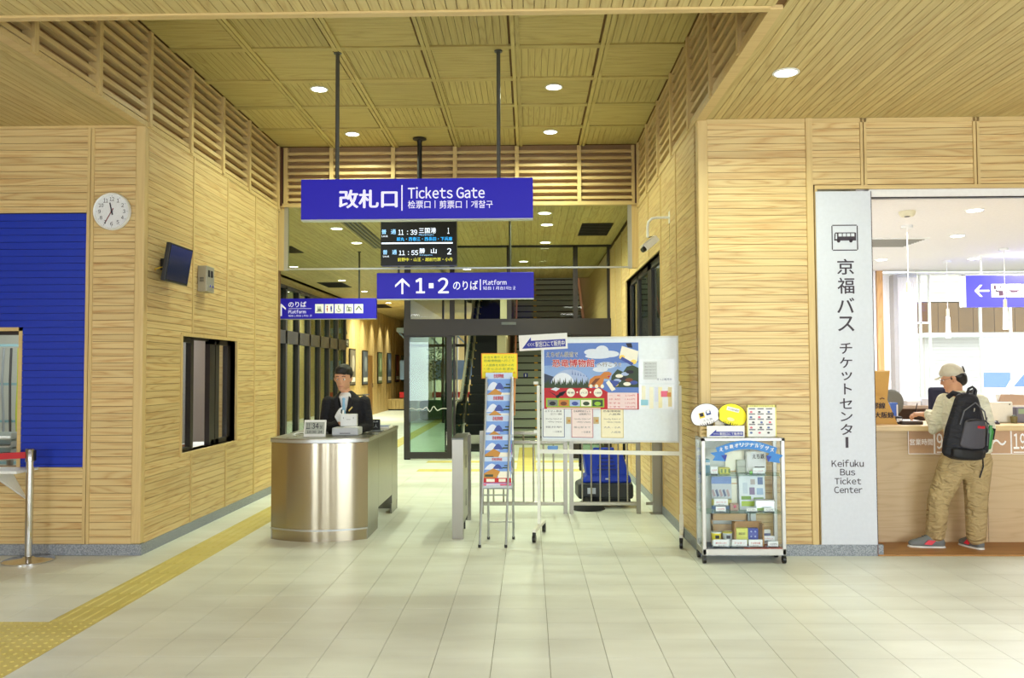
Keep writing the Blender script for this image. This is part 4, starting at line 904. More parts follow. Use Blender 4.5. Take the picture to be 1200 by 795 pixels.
# ---- leaflet rack
YR = 7.25
xa = wx(563, YR); xb = wx(602, YR); cx = (xa+xb)/2
t = thing('leaflet_rack', 'tall narrow metal leaflet rack with five tiers between gate pier and whiteboard', 'rack', (wx(582, YR), YR, 0)); q = t.location
lx0 = wx(561.5, 7.15)-q.x; lx1 = wx(592, 7.15)-q.x; bx0 = wx(572, 7.5)-q.x; bx1 = wx(601, 7.5)-q.x; tx_0 = wx(573, 7.3)-q.x; tx_1 = wx(600, 7.4)-q.x
MG = mat('rack_metal', (172, 176, 176), .35, .7)
G().tube([(lx0, -.1, .0), (wx(568, 7.2)-q.x, -.03, 1.0), (wx(570, 7.25)-q.x, 0, 1.45)], .010, 8).obj('leg', MG, t); G().tube([(lx1, -.1, 0), (wx(597, 7.2)-q.x, -.03, 1.0), (wx(600, 7.25)-q.x, 0, 1.45)], .010, 8).obj('leg', MG, t)
G().tube([(bx0, .25, 0), (wx(571, 7.3)-q.x, .03, 1.4)], .010, 8).obj('leg', MG, t); G().tube([(bx1, .25, 0), (wx(600, 7.3)-q.x, .03, 1.4)], .010, 8).obj('leg', MG, t)
for y, x0, x1, z in ((-.075, lx0+.02, lx1+.015, .44), (.22, bx0, bx1, .16), (.18, bx0, bx1, .46)): G().cyl((x0, y, z), (x1, y, z), .006, n=8).obj('crossbar', MG, t)
for x, y in ((lx0, -.1), (lx1, -.1), (bx0, .25), (bx1, .25)): G().cyl((x, y, 0), (x, y, .025), .013, n=10).obj('rubber_foot', BLACK, t)
G().box(wx(599.5, 7.25)-q.x, wx(601.5, 7.25)-q.x, -.01, .01, .9, 1.45).obj('side_upright', WHITE, t)
tiers = [(566.3, 598.5, 571, 536), (566.8, 599, 553, 510), (567.5, 599.5, 535, 487), (568.2, 600, 511, 463), (569, 600.5, 486, 437)]
SKY = mat('print_sky', (120, 160, 226)); MTN = mat('print_dome', (225, 232, 248)); BLU = mat('print_deep_blue', (60, 80, 160)); GOLD = mat('print_gold', (200, 140, 50)); DKG = mat('print_dark_green', (50, 70, 44)); PINK = mat('print_pink', (230, 120, 150)); CREAM = mat('print_cream', (244, 240, 222))
for k, (a, b, lo, hi) in enumerate(tiers):
    Yk = 7.19+.02*k; x0 = wx(a, Yk); x1 = wx(b, Yk); z0 = wz(lo, Yk, 580); z1 = wz(hi, Yk, 580)
    names = ['bottom', 'fourth from the top', 'middle', 'second from the top', 'topmost']
    lf = thing('leaflet', 'travel leaflet with a white dome, %s tier of the metal rack' % names[k], 'leaflet', ((x0+x1)/2, Yk, z0), group='leaflets in the metal rack', rot=(R(-3), 0, 0)); w_ = (x1-x0)/2; h = z1-z0
    G().box(-w_, w_, 0, .012, 0, h).obj('leaflet_stack', SKY, lf)
    g = G(); y = -.001
    def rc(mi, x0, x1, z0, z1, g=g, d=0): g.mi = mi; g.box(w_*x0, w_*x1, y-d, 0, h*z0, h*z1)
    rc(1, -1, 1, .85, 1); g.mi = 2; g.prism([(w_*(-.95+1.1*i/10), h*(.58+.2*math.sin(PI*i/10))) for i in range(11)], y-.0005, 0); g.mi = 3; g.prism([(w_*(-.35+.75*i/8), h*(.6+.16*math.sin(PI*i/8))) for i in range(9)], y-.001, 0)
    g.mi = 4; g.prism([(w_*(-.98), h*.3), (w_*(-.05), h*.3), (w_*.2, h*.52), (w_*(-.3), h*.62), (w_*(-.98), h*.45)], y-.0015, 0); rc(5, -.9, -.3, .34, .42, d=.002); rc(6, .05, .95, .3, .52, d=.001); rc(5, .35, .9, .62, .66, d=.002); rc(5, .5, .8, .7, .73, d=.002)
    rc(7, -1, 1, .14, .3); rc(6, -.8, -.2, .17, .27, d=.002); rc(6, .1, .6, .17, .27, d=.002); rc(8, -1, 1, 0, .12); rc(2, -.8, .2, .02, .1, d=.002)
    g.obj('cover_print', [SKY, mat('print_pale_blue', (196, 214, 240)), MTN, BLU, GOLD, DKG, CREAM, RED, PINK], lf)
    txt('恐竜博物館', (-w_*.4, h*.87, w_*.35, h*.97), RED, lf, -.004, .02)
    G().box(-w_-.01, w_+.01, -.012, -.006, -.012, .012).box(-w_-.01, w_+.01, .022, .028, -.012, .03).box(-w_-.01, w_+.01, -.012, .028, -.014, -.008).obj('tier_wire', MG, t, loc=(lf.location.x-q.x, lf.location.y-q.y, z0))
# yellow notice on it
Y = 7.42; a = pt(564, 444, Y); b = pt(606.5, 414, Y)
t = thing('yellow_notice', 'yellow handwritten notice with an orange edge on top of the leaflet rack', 'notice', ((a.x+b.x)/2, Y, a.z)); w_ = (b.x-a.x)/2; h = b.z-a.z
G().box(-w_, w_, 0, .004, 0, h).obj('orange_edge', mat('notice_orange', (240, 150, 30)), t, bevel=.0015); G().box(-w_+.008, w_-.008, -.0015, 0, .008, h-.008).obj('yellow_field', mat('notice_yellow', (248, 230, 20)), t)
GRN = mat('pen_green', (60, 120, 50)); ORN = mat('pen_orange', (226, 110, 20))
for s_, z, m in (('お立ち寄りください', .88, GRN), ('恐竜博物館へ行こう', .74, GRN), ('・入館券をお持ちの方', .57, GRN), ('・きっぷのお求め', .42, GRN), ('フリーきっぷ・セット券', .27, ORN)): txt(s_, (-w_*.85, h*(z-.09), w_*(.8 if m == GRN else .9), h*(z+.01)), m, t, -.003, .0, res=1, name='handwriting')
G().cyl((0, .012, -.1), (0, .012, h*.5), .006, n=8).obj('support_stick', MG, t)

# ---- rolling whiteboard
P0 = Vector((wx(631, 7.6), 7.6)); P1 = Vector((wx(796.5, 7.36), 7.36)); ang = math.atan2(P1.y-P0.y, P1.x-P0.x); WC = (P0+P1)/2; hl = (P1-P0).length/2
T_ = thing('whiteboard', 'white rolling notice board on a tubular frame with black castors', 'whiteboard', (WC.x, WC.y, 0), ang)
WP = mat('frame_white', (236, 236, 226), .4)
for s in (-1, 1):
    x = s*hl; G().box(x-.013, x+.013, -.013, .013, .12, wz(452, 7.45, 700)-.0).obj('upright', WP, T_)
    G().box(x-.016, x+.016, -.26, .26, .085, .115).obj('foot_bar', WP, T_, bevel=.004)
    if s > 0: G().box(x-.018, x+.018, -.025, .025, .1, .24).obj('foot_socket', WP, T_)
    for y in (-.25, .25):
        c = G(); c.cyl((x-.014, y, .034), (x+.014, y, .034), .033, n=16).cyl((x, y, .06), (x, y, .09), .016, n=10); c.obj('castor', BLACK, T_, smooth=40)
G().box(-hl, hl, -.012, .012, .755, .79).obj('crossbar', WP, T_)
b0 = -hl+.045; b1 = hl-.02; bz0 = wz(516, 7.48, 715); bz1 = wz(396.5, 7.48, 715)
G().box(b0, b1, -.035, -.012, bz0, bz1).obj('board_panel', mat('board_white', (226, 234, 240), .25), T_, bevel=.003)
fr = G(); fr.box(b0-.012, b1+.012, -.04, -.008, bz1-.004, bz1+.012).box(b0-.012, b1+.012, -.04, -.008, bz0-.012, bz0+.004).box(b0-.012, b0, -.04, -.008, bz0, bz1).box(b1, b1+.012, -.04, -.008, bz0, bz1).obj('board_frame', mat('frame_pale', (214, 218, 216), .35), T_)
for s in (-1, 1):
    for z in (bz0+.07, bz1-.4): G().box(s*hl-.04, s*hl+.0, -.03, .0, z-.012, z+.012).obj('bracket', WP, T_)
YB_ = -.037
def on_board(px, py):
    """photo point on the board plane -> board x, z"""
    d = CAMR @ Vector(((px-600)/F, -(py-397.5)/F, -1)); nrm = Vector((-math.sin(ang), math.cos(ang))); o = Vector((WC.x, WC.y))+nrm*YB_
    tt = (o.dot(nrm))/(d.x*nrm.x+d.y*nrm.y); P_ = Vector((d.x*tt, d.y*tt)); return ((P_-Vector((WC.x, WC.y))).dot(Vector((math.cos(ang), math.sin(ang)))), 1.5+d.z*tt)
def board_thing(name, label, cat, x0, y0, x1, y1, off=0, group=None):
    a = on_board(x0, y1); b = on_board(x1, y0); cx = (a[0]+b[0])/2; yy = YB_-off
    loc = (WC.x+math.cos(ang)*cx-math.sin(ang)*yy, WC.y+math.sin(ang)*cx+math.cos(ang)*yy, a[1])
    return thing(name, label, cat, loc, ang, group), (b[0]-a[0])/2, b[1]-a[1]
# large poster
t, w_, h = board_thing('poster', 'large museum travel poster with blue sky, red band and fare table', 'poster', 638, 401.5, 748, 479.5, .001)
G().box(-w_, w_, -.0008, .0008, 0, h).obj('poster_sheet', mat('poster_sky', (84, 120, 196), .35), t)
PM = [mat('poster_cloud', (220, 228, 242)), mat('poster_hill', (54, 66, 92)), mat('poster_dome', (170, 188, 226)), mat('poster_dome_light', (232, 238, 250)), DKG, mat('poster_red', (190, 22, 34)), mat('poster_lime', (150, 196, 50)), CREAM, mat('poster_orange', (206, 128, 54)), mat('poster_brown', (120, 64, 30)), BLU, mat('poster_pinkish', (240, 214, 214)), INK, mat('poster_yellow', (250, 214, 100)), mat('poster_grey', (130, 130, 126)), mat('poster_pale_sky', (140, 172, 224))]
g = G(); lay = [0]
def U(x, y): return (-w_+x*2*w_, y*h)
def poly(mi, pts, n=1): lay[0] += 1; g.mi = mi; g.prism([U(*q) for q in pts], -.0012-lay[0]*.00012, -.0005)
def ell(mi, cx, cz, rx, rz, a0=0, a1=2*PI, n=18): poly(mi, [(cx+rx*math.cos(a0+(a1-a0)*i/n), cz+rz*math.sin(a0+(a1-a0)*i/n)) for i in range(n if a1-a0 > 6 else n+1)])
poly(15, [(0, .42), (1, .42), (1, .7), (0, .66)])
for cx, cz, rx, rz in ((.52, .86, .09, .05), (.62, .88, .07, .08), (.7, .83, .1, .05), (.58, .8, .14, .04), (.66, .66, .1, .05), (.6, .6, .08, .04), (.2, .72, .0005, .0005)): ell(0, cx, cz, rx, rz)
poly(1, [(0, .33), (0, .54), (.08, .5), (.3, .42), (.45, .4), (.45, .33)]); poly(1, [(.8, .33), (.9, .5), (1, .56), (1, .33)])
ell(2, .28, .36, .21, .24, 0, PI); ell(3, .2, .37, .12, .18, 0, PI); 
for k in range(6): poly(10, [(.3+k*.03, .52-k*.006), (.304+k*.03, .6-k*.018), (.31+k*.03, .52-k*.006)])
tr = [(0, .31)]
for k in range(24): tr += [(k*.02, .36+.02*(k % 3)), (k*.02+.01, .42+.03*((k*7) % 3))]
poly(4, tr+[(.48, .31)])
poly(4, [(.7, .33), (.72, .5), (.78, .6), (.84, .56), (.88, .64), (.94, .66), (1, .62), (1, .33)])
# dinosaur picture, jaw open to the side
poly(8, [(.47, .34), (.49, .45), (.54, .5), (.6, .51), (.64, .56), (.69, .565), (.72, .54), (.715, .51), (.67, .5), (.7, .47), (.69, .455), (.64, .46), (.63, .4), (.6, .33)]); poly(9, [(.5, .38), (.55, .46), (.6, .47), (.57, .42), (.53, .36)]); poly(5, [(.67, .497), (.71, .505), (.695, .475)])
for x in (.5, .56, .62): ell(7, x, .345, .018, .03)
# small train cartoon block (plain railcar)
poly(7, [(.83, .95), (1.0, .87), (.99, .72), (.95, .68), (.8, .79)]); ell(13, .83, .78, .03, .035); ell(13, .95, .71, .03, .035); poly(12, [(.87, .99), (.93, .99), (.94, .92), (.89, .93)])
poly(10, [(.81, .75), (.93, .655), (.95, .69), (.83, .79)])
for k, (x, z, m) in enumerate(((.72, .4, 10), (.78, .43, 2), (.84, .46, 12), (.9, .44, 9), (.8, .5, 7), (.86, .53, 2), (.93, .5, 4), (.75, .37, 13), (.88, .38, 7), (.95, .4, 10), (.91, .56, 12))): ell(m, x, z, .04, .028)
poly(7, [(.66, .4), (.69, .44), (.76, .3), (.72, .27)]); poly(10, [(.7, .44), (.8, .42), (.78, .36), (.74, .33)])
# bands and tables
poly(5, [(0, 0), (1, 0), (1, .24), (.7, .24), (.6, .32), (0, .32)]); poly(12, [(.04, .28), (.12, .2), (.2, .2), (.24, .28), (.16, .25), (.14, .15), (.12, .22)])
poly(0, [(.07, .3), (.13, .27), (.17, .31), (.12, .33)])
for x in (.285, .425, .575): ell(7, x, .25, .045, .065)
for x in (.355, .495): ell(7, x, .255, .009, .013)
poly(6, [(.02, .03), (.64, .03), (.64, .165), (.02, .165)])
for k, m in enumerate((14, 9, 10, 13, 4)): poly([14, 8, 2, 7, 4][k], [(.035+k*.12, .045), (.145+k*.12, .045), (.145+k*.12, .14), (.035+k*.12, .14)]); ell([12, 9, 10, 4, 6][k], .09+k*.12, .085, .035, .03)
poly(11, [(.675, .01), (.985, .01), (.985, .25), (.675, .25)])
poly(7, [(.03, .006), (.6, .006), (.6, .02), (.03, .02)])
g.obj('poster_print', PM, t)
def PTX(s_, x0, y0, x1, y1, m, b=.0, y=-.009, res=2, nm='lettering'):
    a = U(x0, y0); c = U(x1, y1); return txt(s_, (a[0], a[1], c[0], c[1]), m, t, y, b, name=nm, res=res)
PTX('えちぜん鉄道で', .025, .785, .365, .87, PAPER, .06, -.0075); PTX('えちぜん鉄道で', .03, .79, .36, .865, INK, 0)
PTX('恐竜博物館', .085, .63, .545, .76, PAPER, .07, -.0075); PTX('恐竜博物館', .09, .635, .54, .755, RED, .02)
PTX('へ行こう!!', .565, .635, .82, .71, PAPER, .06, -.0075); PTX('へ行こう!!', .57, .64, .815, .705, INK, 0)
for k, (a_, b_) in enumerate((('一    般', '2,120円'), ('大学・高校生', '1,810円'), ('中 学 生', '1,710円'), ('小 学 生', ' 980円'))):
    PTX(a_, .69, .195-k*.057, .81, .222-k*.057, RED, .0, res=1); PTX(b_, .86, .195-k*.057, .96, .222-k*.057, RED, .0, res=1)
for k, s_ in enumerate(('電車', 'バス', '入館券')): PTX(s_, .25+k*.145, .235, .32+k*.145, .262, INK, 0, res=1)
# arrow sheet
t, w_, h = board_thing('arrow_sheet', 'white sheet with a blue arrow taped across the top corner of the whiteboard', 'sheet', 609, 391.5, 665.5, 410.5, .012); t.rotation_euler = (0, R(-2.5), ang)
def arrow_sheet(t, w_, h, paper=True):
    if paper: G().box(-w_, w_, 0, .001, 0, h).obj('paper', PAPER, t)
    G().prism([(-w_*.88, h*.14), (-w_*.5, h*.85), (-w_*.5, h*.62), (w_*.92, h*.62), (w_*.92, h*.14)], -.001, 0).obj('blue_arrow', mat('arrow_blue', (40, 52, 160)), t)
    txt('<<<', (-w_*.66, h*.27, -w_*.36, h*.48), PAPER, t, -.002, .02); txt('駅窓口にて販売中', (-w_*.32, h*.2, w_*.88, h*.55), PAPER, t, -.002, .01, res=2)
arrow_sheet(t, w_, h)
# three fare sheets and tapes
SB = mat('sheet_blue_edge', (60, 74, 130)); SR = mat('sheet_rose_edge', (170, 60, 90)); SY = mat('sheet_yellow_edge', (214, 190, 90))
for k, (x0, x1, y1, e, pc, nm) in enumerate(((636.3, 661.5, 512.5, SB, (240, 242, 238), 'white sheet with a dark blue border and handwriting under the poster'), (669.8, 695, 513, SR, (244, 226, 222), 'pinkish sheet with a rose border and handwriting under the poster'), (704.5, 730.5, 513.2, SY, (246, 238, 204), 'cream yellow sheet with handwriting under the poster'))):
    t, w_, h = board_thing('fare_sheet', nm, 'sheet', x0, 479, x1, y1, .001, group='handwritten sheets under the poster')
    G().box(-w_, w_, 0, .001, 0, h).obj('border', e, t); G().box(-w_+.005, w_-.005, -.001, 0, .005, h-.003).obj('paper', mat('sheet_tone%d' % k, pc), t)
    for j, (s_, z, x_) in enumerate(((['えちぜん鉄道', '恐竜博物館セット', '恐竜博物館'][k], .87, -.8), (['1日フリー乗車', '往復乗車券プラス', '入館券'][k], .77, -.3), ('One day ticket of', .6, -.75), ('railway company', .5, -.5), (['福井駅', '勝山駅まで', '大人・小人'][k], .32, -.75), (['一日乗車', '一日乗車', '入館券'][k], .16, -.1))): txt(s_, (w_*x_, h*z, w_*.75, h*(z+.07)), INK if j < 4 else mat('pencil', (130, 130, 140)), t, -.002, 0, res=1, name='handwriting')
for k, (x0, x1) in enumerate(((663.5, 669), (695.5, 701.8))):
    t, w_, h = board_thing('tape_label', ['small tan tape label between the white and pinkish sheets', 'small tan tape label between the pinkish and cream sheets'][k], 'tape', x0, 489, x1, 497, .001); G().box(-w_, w_, 0, .002, 0, h).obj('tape', mat('tan_tape', (196, 176, 130)), t); G().box(-w_*.2, w_*.7, -.001, 0, h*.3, h*.6).obj('patch', GOLD, t)
# clear sleeves with papers
CLS = mat('sleeve_gloss', (232, 238, 244), .08)
t, w_, h = board_thing('clear_sleeve', 'glossy clear sleeve with a pale grey printed sheet, upper one beside the poster', 'sleeve', 750, 421, 790, 449, .001, group='clear sleeves beside the poster')
G().box(-w_, w_, 0, .002, 0, h).obj('sleeve', CLS, t); G().box(-w_*.8, 0, -.001, 0, h*.15, h*.9).obj('insert', mat('insert_grey', (206, 212, 214)), t)
for j in range(5): txt('ご案内のお知らせです', (-w_*.75, h*(.78-j*.13), -w_*.05, h*(.84-j*.13)), mat('pencil', (130, 130, 140)), t, -.002, 0, res=1)
txt('きっぷ販売中', (w_*.0, h*.1, w_*.85, h*.2), SB, t, -.002, 0, res=1)
t, w_, h = board_thing('clear_sleeve', 'glossy clear sleeve with strips of coloured samples, lower one beside the poster', 'sleeve', 749, 451, 790, 479.5, .001, group='clear sleeves beside the poster')
G().box(-w_, w_, 0, .002, 0, h).obj('sleeve', CLS, t)
for j, (x, c_, z0, z1) in enumerate(((-.85, (240, 236, 210), .1, .95), (-.9, (150, 206, 226), .15, .38), (-.4, (244, 240, 214), .02, .9), (-.1, (216, 222, 240), .3, .9), (.1, (246, 236, 190), .05, .9), (.25, (236, 110, 140), .5, .74), (.65, (244, 232, 180), .1, .9), (.6, (224, 150, 70), .5, .68))): G().box(w_*x, w_*(x+(.22 if j not in (1, 5) else .42)), -.001-.0004*j, 0, h*z0, h*z1).obj('sample_strip', mat('strip%d' % j, c_), t)

cxl = on_board(647, 527)[0]; t = thing('blue_case', 'small light blue case lying on the white crossbar under the whiteboard', 'case', (WC.x+math.cos(ang)*cxl, WC.y+math.sin(ang)*cxl, .791), ang); G().box(-.046, .046, -.02, .02, 0, .032).obj('case', mat('case_blue', (110, 160, 220)), t, bevel=.005); G().box(-.047, .047, -.021, .021, .015, .017).obj('seam', BLU, t)
# ---- glass display cabinet
YC0, YC1 = 6.56, 6.81
cx0 = wx(823, YC0, 600); cx1 = wx(921, YC0, 600); CXM = (cx0+cx1)/2; CH = (cx1-cx0)/2
ztop = wz(514, YC0, 870); zs1 = wz(557.5, YC0, 870); zs2 = wz(601.8, YC0, 870); zb = wz(643, YC0, 870)
T_ = thing('display_cabinet', 'glass display cabinet on castors with grey metal frame and souvenirs inside', 'cabinet', (CXM, YC0, 0))
CM = mat('cabinet_frame', (186, 184, 178), .35, .4); D_ = YC1-YC0
for x in (-CH, CH-.03):
    for y in (0, D_-.03): G().box(x, x+.03, y, y+.03, .065, ztop).obj('corner_post', CM, T_, bevel=.004)
G().box(-CH, CH, 0, D_, zb-.055, zb-.005).obj('base_tray', CM, T_, bevel=.003)
G().box(-CH+.03, 0, .005, D_-.005, zb-.005, zb).obj('floor_mat', mat('mat_navy', (60, 64, 84), .8), T_); G().box(0, CH-.03, .005, D_-.005, zb-.005, zb).obj('floor_mat', mat('mat_red', (150, 70, 64), .8), T_)
G().box(-CH, CH, 0, .02, ztop-.02, ztop).box(-CH, CH, D_-.02, D_, ztop-.02, ztop).box(-CH, -CH+.02, 0, D_, ztop-.02, ztop).box(CH-.02, CH, 0, D_, ztop-.02, ztop).obj('top_frame', CM, T_)
CG = glass('cabinet_glass', (252, 254, 253), .3)
G().box(-CH, CH, 0, D_, ztop, ztop+.005).obj('top_pane', CG, T_)
for z in (zs1, zs2): G().box(-CH+.012, CH-.012, .01, D_-.01, z-.006, z).obj('glass_shelf', glass('shelf_glass', (222, 238, 230), .4), T_)
G().box(-CH+.03, CH-.03, .004, .008, zb, ztop-.02).obj('front_pane', CG, T_); G().box(-CH+.002, -CH+.006, .03, D_-.03, zb, ztop-.02).obj('side_pane', CG, T_); G().box(CH-.006, CH-.002, .03, D_-.03, zb, ztop-.02).obj('side_pane', CG, T_)
G().box(-CH+.03, .13, D_-.008, D_-.004, zb, ztop-.02).box(.11, .15, D_-.03, D_, zb, ztop-.02).obj('sliding_rear_door', CM if 0 else mat('rear_door', (198, 204, 200), .3), T_)
for x in (-CH+.015, CH-.015):
    for y in (.02, D_-.02): G().cyl((x-.012, y, .031), (x+.012, y, .031), .031, n=18).cyl((x, y, .05), (x, y, .066), .014, n=10).obj('castor', BLACK, T_, smooth=40)
def rect_at(x0, y0, x1, y1, Y):
    a = pt(x0, y1, Y); b = pt(x1, y0, Y); return a, b, (b.x-a.x)/2, b.z-a.z
CARD = mat('card_white', (236, 240, 246), .5); CARDB = mat('card_base', (150, 184, 214), .3)
def card(x0, y0, x1, y1, Y, label, s='300円', z=None, col=RED):
    a, b, w_, h = rect_at(x0, y0, x1, y1, Y); t = thing('price_card', label, 'price card', ((a.x+b.x)/2, Y, z if z is not None else a.z), group='price cards in the display cabinet')
    G().box(-w_, w_, 0, .003, 0, h).obj('card', CARD, t); G().box(-w_-.003, w_+.003, .0, .025, -.0, .008).obj('holder', CARDB, t)
    txt(s, (-w_*.7, h*.42, w_*.7, h*.68), col, t, -.001, .01, res=1); txt('税込み', (-w_*.4, h*.2, w_*.4, h*.32), INK, t, -.001, 0, res=1)
    return t
def bx_thing(name, label, cat, x0, y0, x1, y1, Y, dep, m, z=None, group=None, rz=0, bev=.003, pname='body'):
    a, b, w_, h = rect_at(x0, y0, x1, y1, Y); t = thing(name, label, cat, ((a.x+b.x)/2, Y, z if z is not None else a.z), rz, group)
    G().box(-w_, w_, 0, dep, 0, h).obj(pname, m, t, bevel=bev); return t, w_, h
# top shelf
card(833, 543.5, 841, 553, 6.60, 'price card at the end of the top shelf, before the yellow trinkets', 'ハンカチ', zs1)
t, w_, h = bx_thing('towel_pack', 'small yellow and green towel pack on the top glass shelf', 'towel', 843, 549, 856, 556.5, 6.64, .06, mat('towel_yellow', (206, 204, 90), .8), zs1, bev=.008); 
for k in range(3): G().box(-w_+.01+k*.03, -w_+.025+k*.03, -.001, 0, .01, h-.01).obj('pattern_patch', mat('towel_green', (100, 130, 50)), t)
t, w_, h = bx_thing('blue_box', 'pale blue carton at the side of the top glass shelf', 'box', 826, 541, 832, 557, 6.7, .08, mat('carton_blue', (120, 176, 208)), zs1); G().box(-w_, w_, -.001, 0, h*.6, h*.8).obj('stripe', PAPER, t)
t, w_, h = bx_thing('backing_card', 'large cream backing card standing on the top glass shelf', 'card', 850, 529, 872, 554, 6.78, .004, CREAM, zs1); G().box(-w_*.9, w_*.9, -.001, 0, h*.02, h*.06).obj('edge_line', GOLD, t)
t, w_, h = bx_thing('grey_carton', 'small grey cartons stacked on the top glass shelf', 'box', 864, 538, 874, 553, 6.73, .04, mat('carton_grey', (178, 182, 172), .6), zs1); G().box(-w_, w_, -.002, 0, h*.48, h*.5).obj('seam', DARK, t)
t, w_, h = bx_thing('tote_bag', 'white folded cloth bag with a dark lettered print on the top shelf', 'bag', 875, 530, 898, 556, 6.70, .05, mat('cloth_white', (222, 222, 226), .85), zs1, bev=.015)
txt('えち鉄', (-w_*.4, h*.65, w_*.8, h*.88), INK, t, -.003, .02, res=2); G().tube([(-w_*.5, -.004, h*.6), (-w_*.5, -.008, h*.95), (-w_*.1, -.006, h*.97)], .004, 6).obj('handle', CLS, t); G().box(-w_*.2, w_*.8, -.003, 0, h*.26, h*.3).obj('print_line', INK, t)
card(882.5, 546.5, 896, 554, 6.62, 'price card in front of the white cloth bag', 'トートバッグ', zs1)
t, w_, h = bx_thing('green_charm', 'tiny green charm beside the price card of the cloth bag', 'charm', 878.5, 552, 882, 556, 6.63, .01, mat('charm_green', (100, 170, 60)), zs1); G().tube([(0, 0, h), (0, 0, h+.01)], .002, 5).obj('cord', GOLD, t)
# middle shelf
t, w_, h = bx_thing('train_print', 'blue and grey print with slanting trains and a yellow base, middle shelf', 'picture', 834, 558.5, 857, 597, 6.74, .004, mat('print_blue_sky', (104, 138, 202), .4), zs2)
g = G(); 
for mi, x0, x1, z0, z1 in ((0, -1, 1, .3, .78), (1, -1, 1, .12, .33)): g.mi = mi; g.box(w_*x0, w_*x1, -.001, 0, h*z0, h*z1)
for k in range(5): g.mi = 2+(k % 2); x = -w_*.8+k*w_*.36; g.prism([(x, h*.38), (x+w_*.22, h*.42), (x+w_*.0, h*.62), (x-w_*.2, h*.58)], -.002, 0)
g.obj('print', [mat('print_mist', (196, 204, 214)), mat('print_straw', (214, 206, 110)), mat('print_rose_grey', (170, 150, 156)), mat('print_slate', (90, 106, 140))], t)
card(837, 584.5, 853, 593.5, 6.64, 'larger price card leaning above the small one by the train print', 'ポストカード', zs2+.04); card(839, 594.5, 850.5, 601.5, 6.60, 'small price card at the very edge of the middle shelf under the train print', '100円', zs2)
t, w_, h = bx_thing('cream_envelope', 'narrow cream envelope leaning behind the train print', 'envelope', 856, 559, 863.5, 590, 6.77, .003, CREAM, zs2+.03); G().box(-w_, w_, -.001, 0, h*.8, h*.83).obj('band', GOLD, t)
t, w_, h = bx_thing('goods_board', 'white board with small pictures and a lime green base, middle shelf', 'board', 867, 558, 897, 600, 6.72, .004, mat('board_pale', (214, 222, 232), .4), zs2)
t.rotation_euler = (R(-6), 0, 0)
for x0, x1, z0, z1, m in ((-.85, .85, .1, .24, mat('lime_print', (170, 200, 40))), (-.85, -.1, .28, .38, mat('leaf_print', (120, 160, 60))), (.1, .85, .28, .34, mat('leaf_print', (120, 160, 60))), (-.2, .2, .42, .62, mat('badge_mauve', (130, 110, 150))), (.45, .85, .7, .9, mat('badge_blue', (96, 120, 170))), (-.1, .25, .7, .85, mat('badge_tan', (180, 172, 170))), (.35, .85, .42, .6, mat('badge_sky', (150, 176, 210))), (-.7, -.35, .45, .75, mat('badge_mist', (190, 202, 220)))): G().box(w_*x0, w_*x1, -.0015, 0, h*z0, h*z1).obj('picture', m, t)
t, w_, h = bx_thing('foil_pack', 'crumpled silver foil pack lying on the middle shelf', 'pack', 885, 587, 909, 601, 6.64, .05, mat('foil', (214, 218, 224), .2, .7), zs2, bev=.012); G().box(-w_*.8, w_*.5, -.002, 0, h*.1, h*.3).obj('pack_print', mat('leaf_print', (120, 160, 60)), t)
card(875, 596.5, 887, 601.6, 6.60, 'low price card in front of the board with the lime base', '500円', zs2, INK); card(895.5, 596.5, 907.5, 601.6, 6.60, 'low price card in front of the silver foil pack', '300円', zs2, INK)
t, w_, h = bx_thing('key_charm', 'small brown and pink charms heaped on the middle shelf', 'charm', 856, 592, 866, 601, 6.66, .04, mat('charm_brown', (170, 140, 124), .5), zs2, bev=.01); G().ball((0, -.004, h*.6), .012).obj('bead', PINK, t, smooth=60)
# bottom
WDB = wood('crate_wood', (190, 156, 112), (150, 112, 70), .6)
a, b, w_, h = rect_at(834, 603, 876, 636, 6.76); t = thing('wooden_crate', 'brown wooden slatted crate at the back of the bottom shelf', 'crate', ((a.x+b.x)/2, 6.755, zb))
for k, z in enumerate((0, .095, .18)): G().box(-w_, w_, 0, .012, z, z+.055 if k else .08).obj('slat', WDB, t)
G().box(w_-.012, w_, -.0, .04, 0, .235).box(-w_, -w_+.012, 0, .04, 0, .235).obj('side', WDB, t)
def cup(px, label, body, lid):
    p = pt(px, 634, 6.67); t = thing('snack_cup', label, 'cup', (p.x, 6.67, zb), group='round snack cups'); G().lathe([(.031, 0), (.038, .06)], 20, (0, 0, .04)).obj('cup_body', body, t, smooth=40); G().lathe([(.04, .1), (.04, .108)], 20).obj('lid', lid, t, smooth=40); G().box(-.03, .03, -.03, .03, 0, .04).obj('riser', CARD, t)
    G().box(-.015, .015, -.0385, -.034, .06, .085).obj('cup_mark', INK if body != CARD else mat('leaf_print', (120,160,60)), t)
cup(839.5, 'yellow snack cup with a clear lid on the bottom shelf', mat('cup_yellow', (236, 220, 20)), CLS); cup(852.5, 'pale grey snack cup with a yellow lid on the bottom shelf', mat('cup_pale', (196, 206, 214)), mat('lid_yellow', (214, 200, 80)))
a, b, w_, h = rect_at(858, 611, 892, 637, 6.72); t = thing('cardboard_box', 'open brown cardboard box holding the yellow and blue packs', 'box', ((a.x+b.x)/2, 6.66, zb)); h = .18; CB = mat('cardboard', (176, 132, 78), .8)
G().box(-w_, w_, .06, .066, 0, h).obj('back', CB, t); G().box(-w_, -w_+.012, -.02, .066, 0, h).obj('side', CB, t); G().box(w_-.012, w_, -.02, .066, 0, h*.95).obj('side', CB, t)
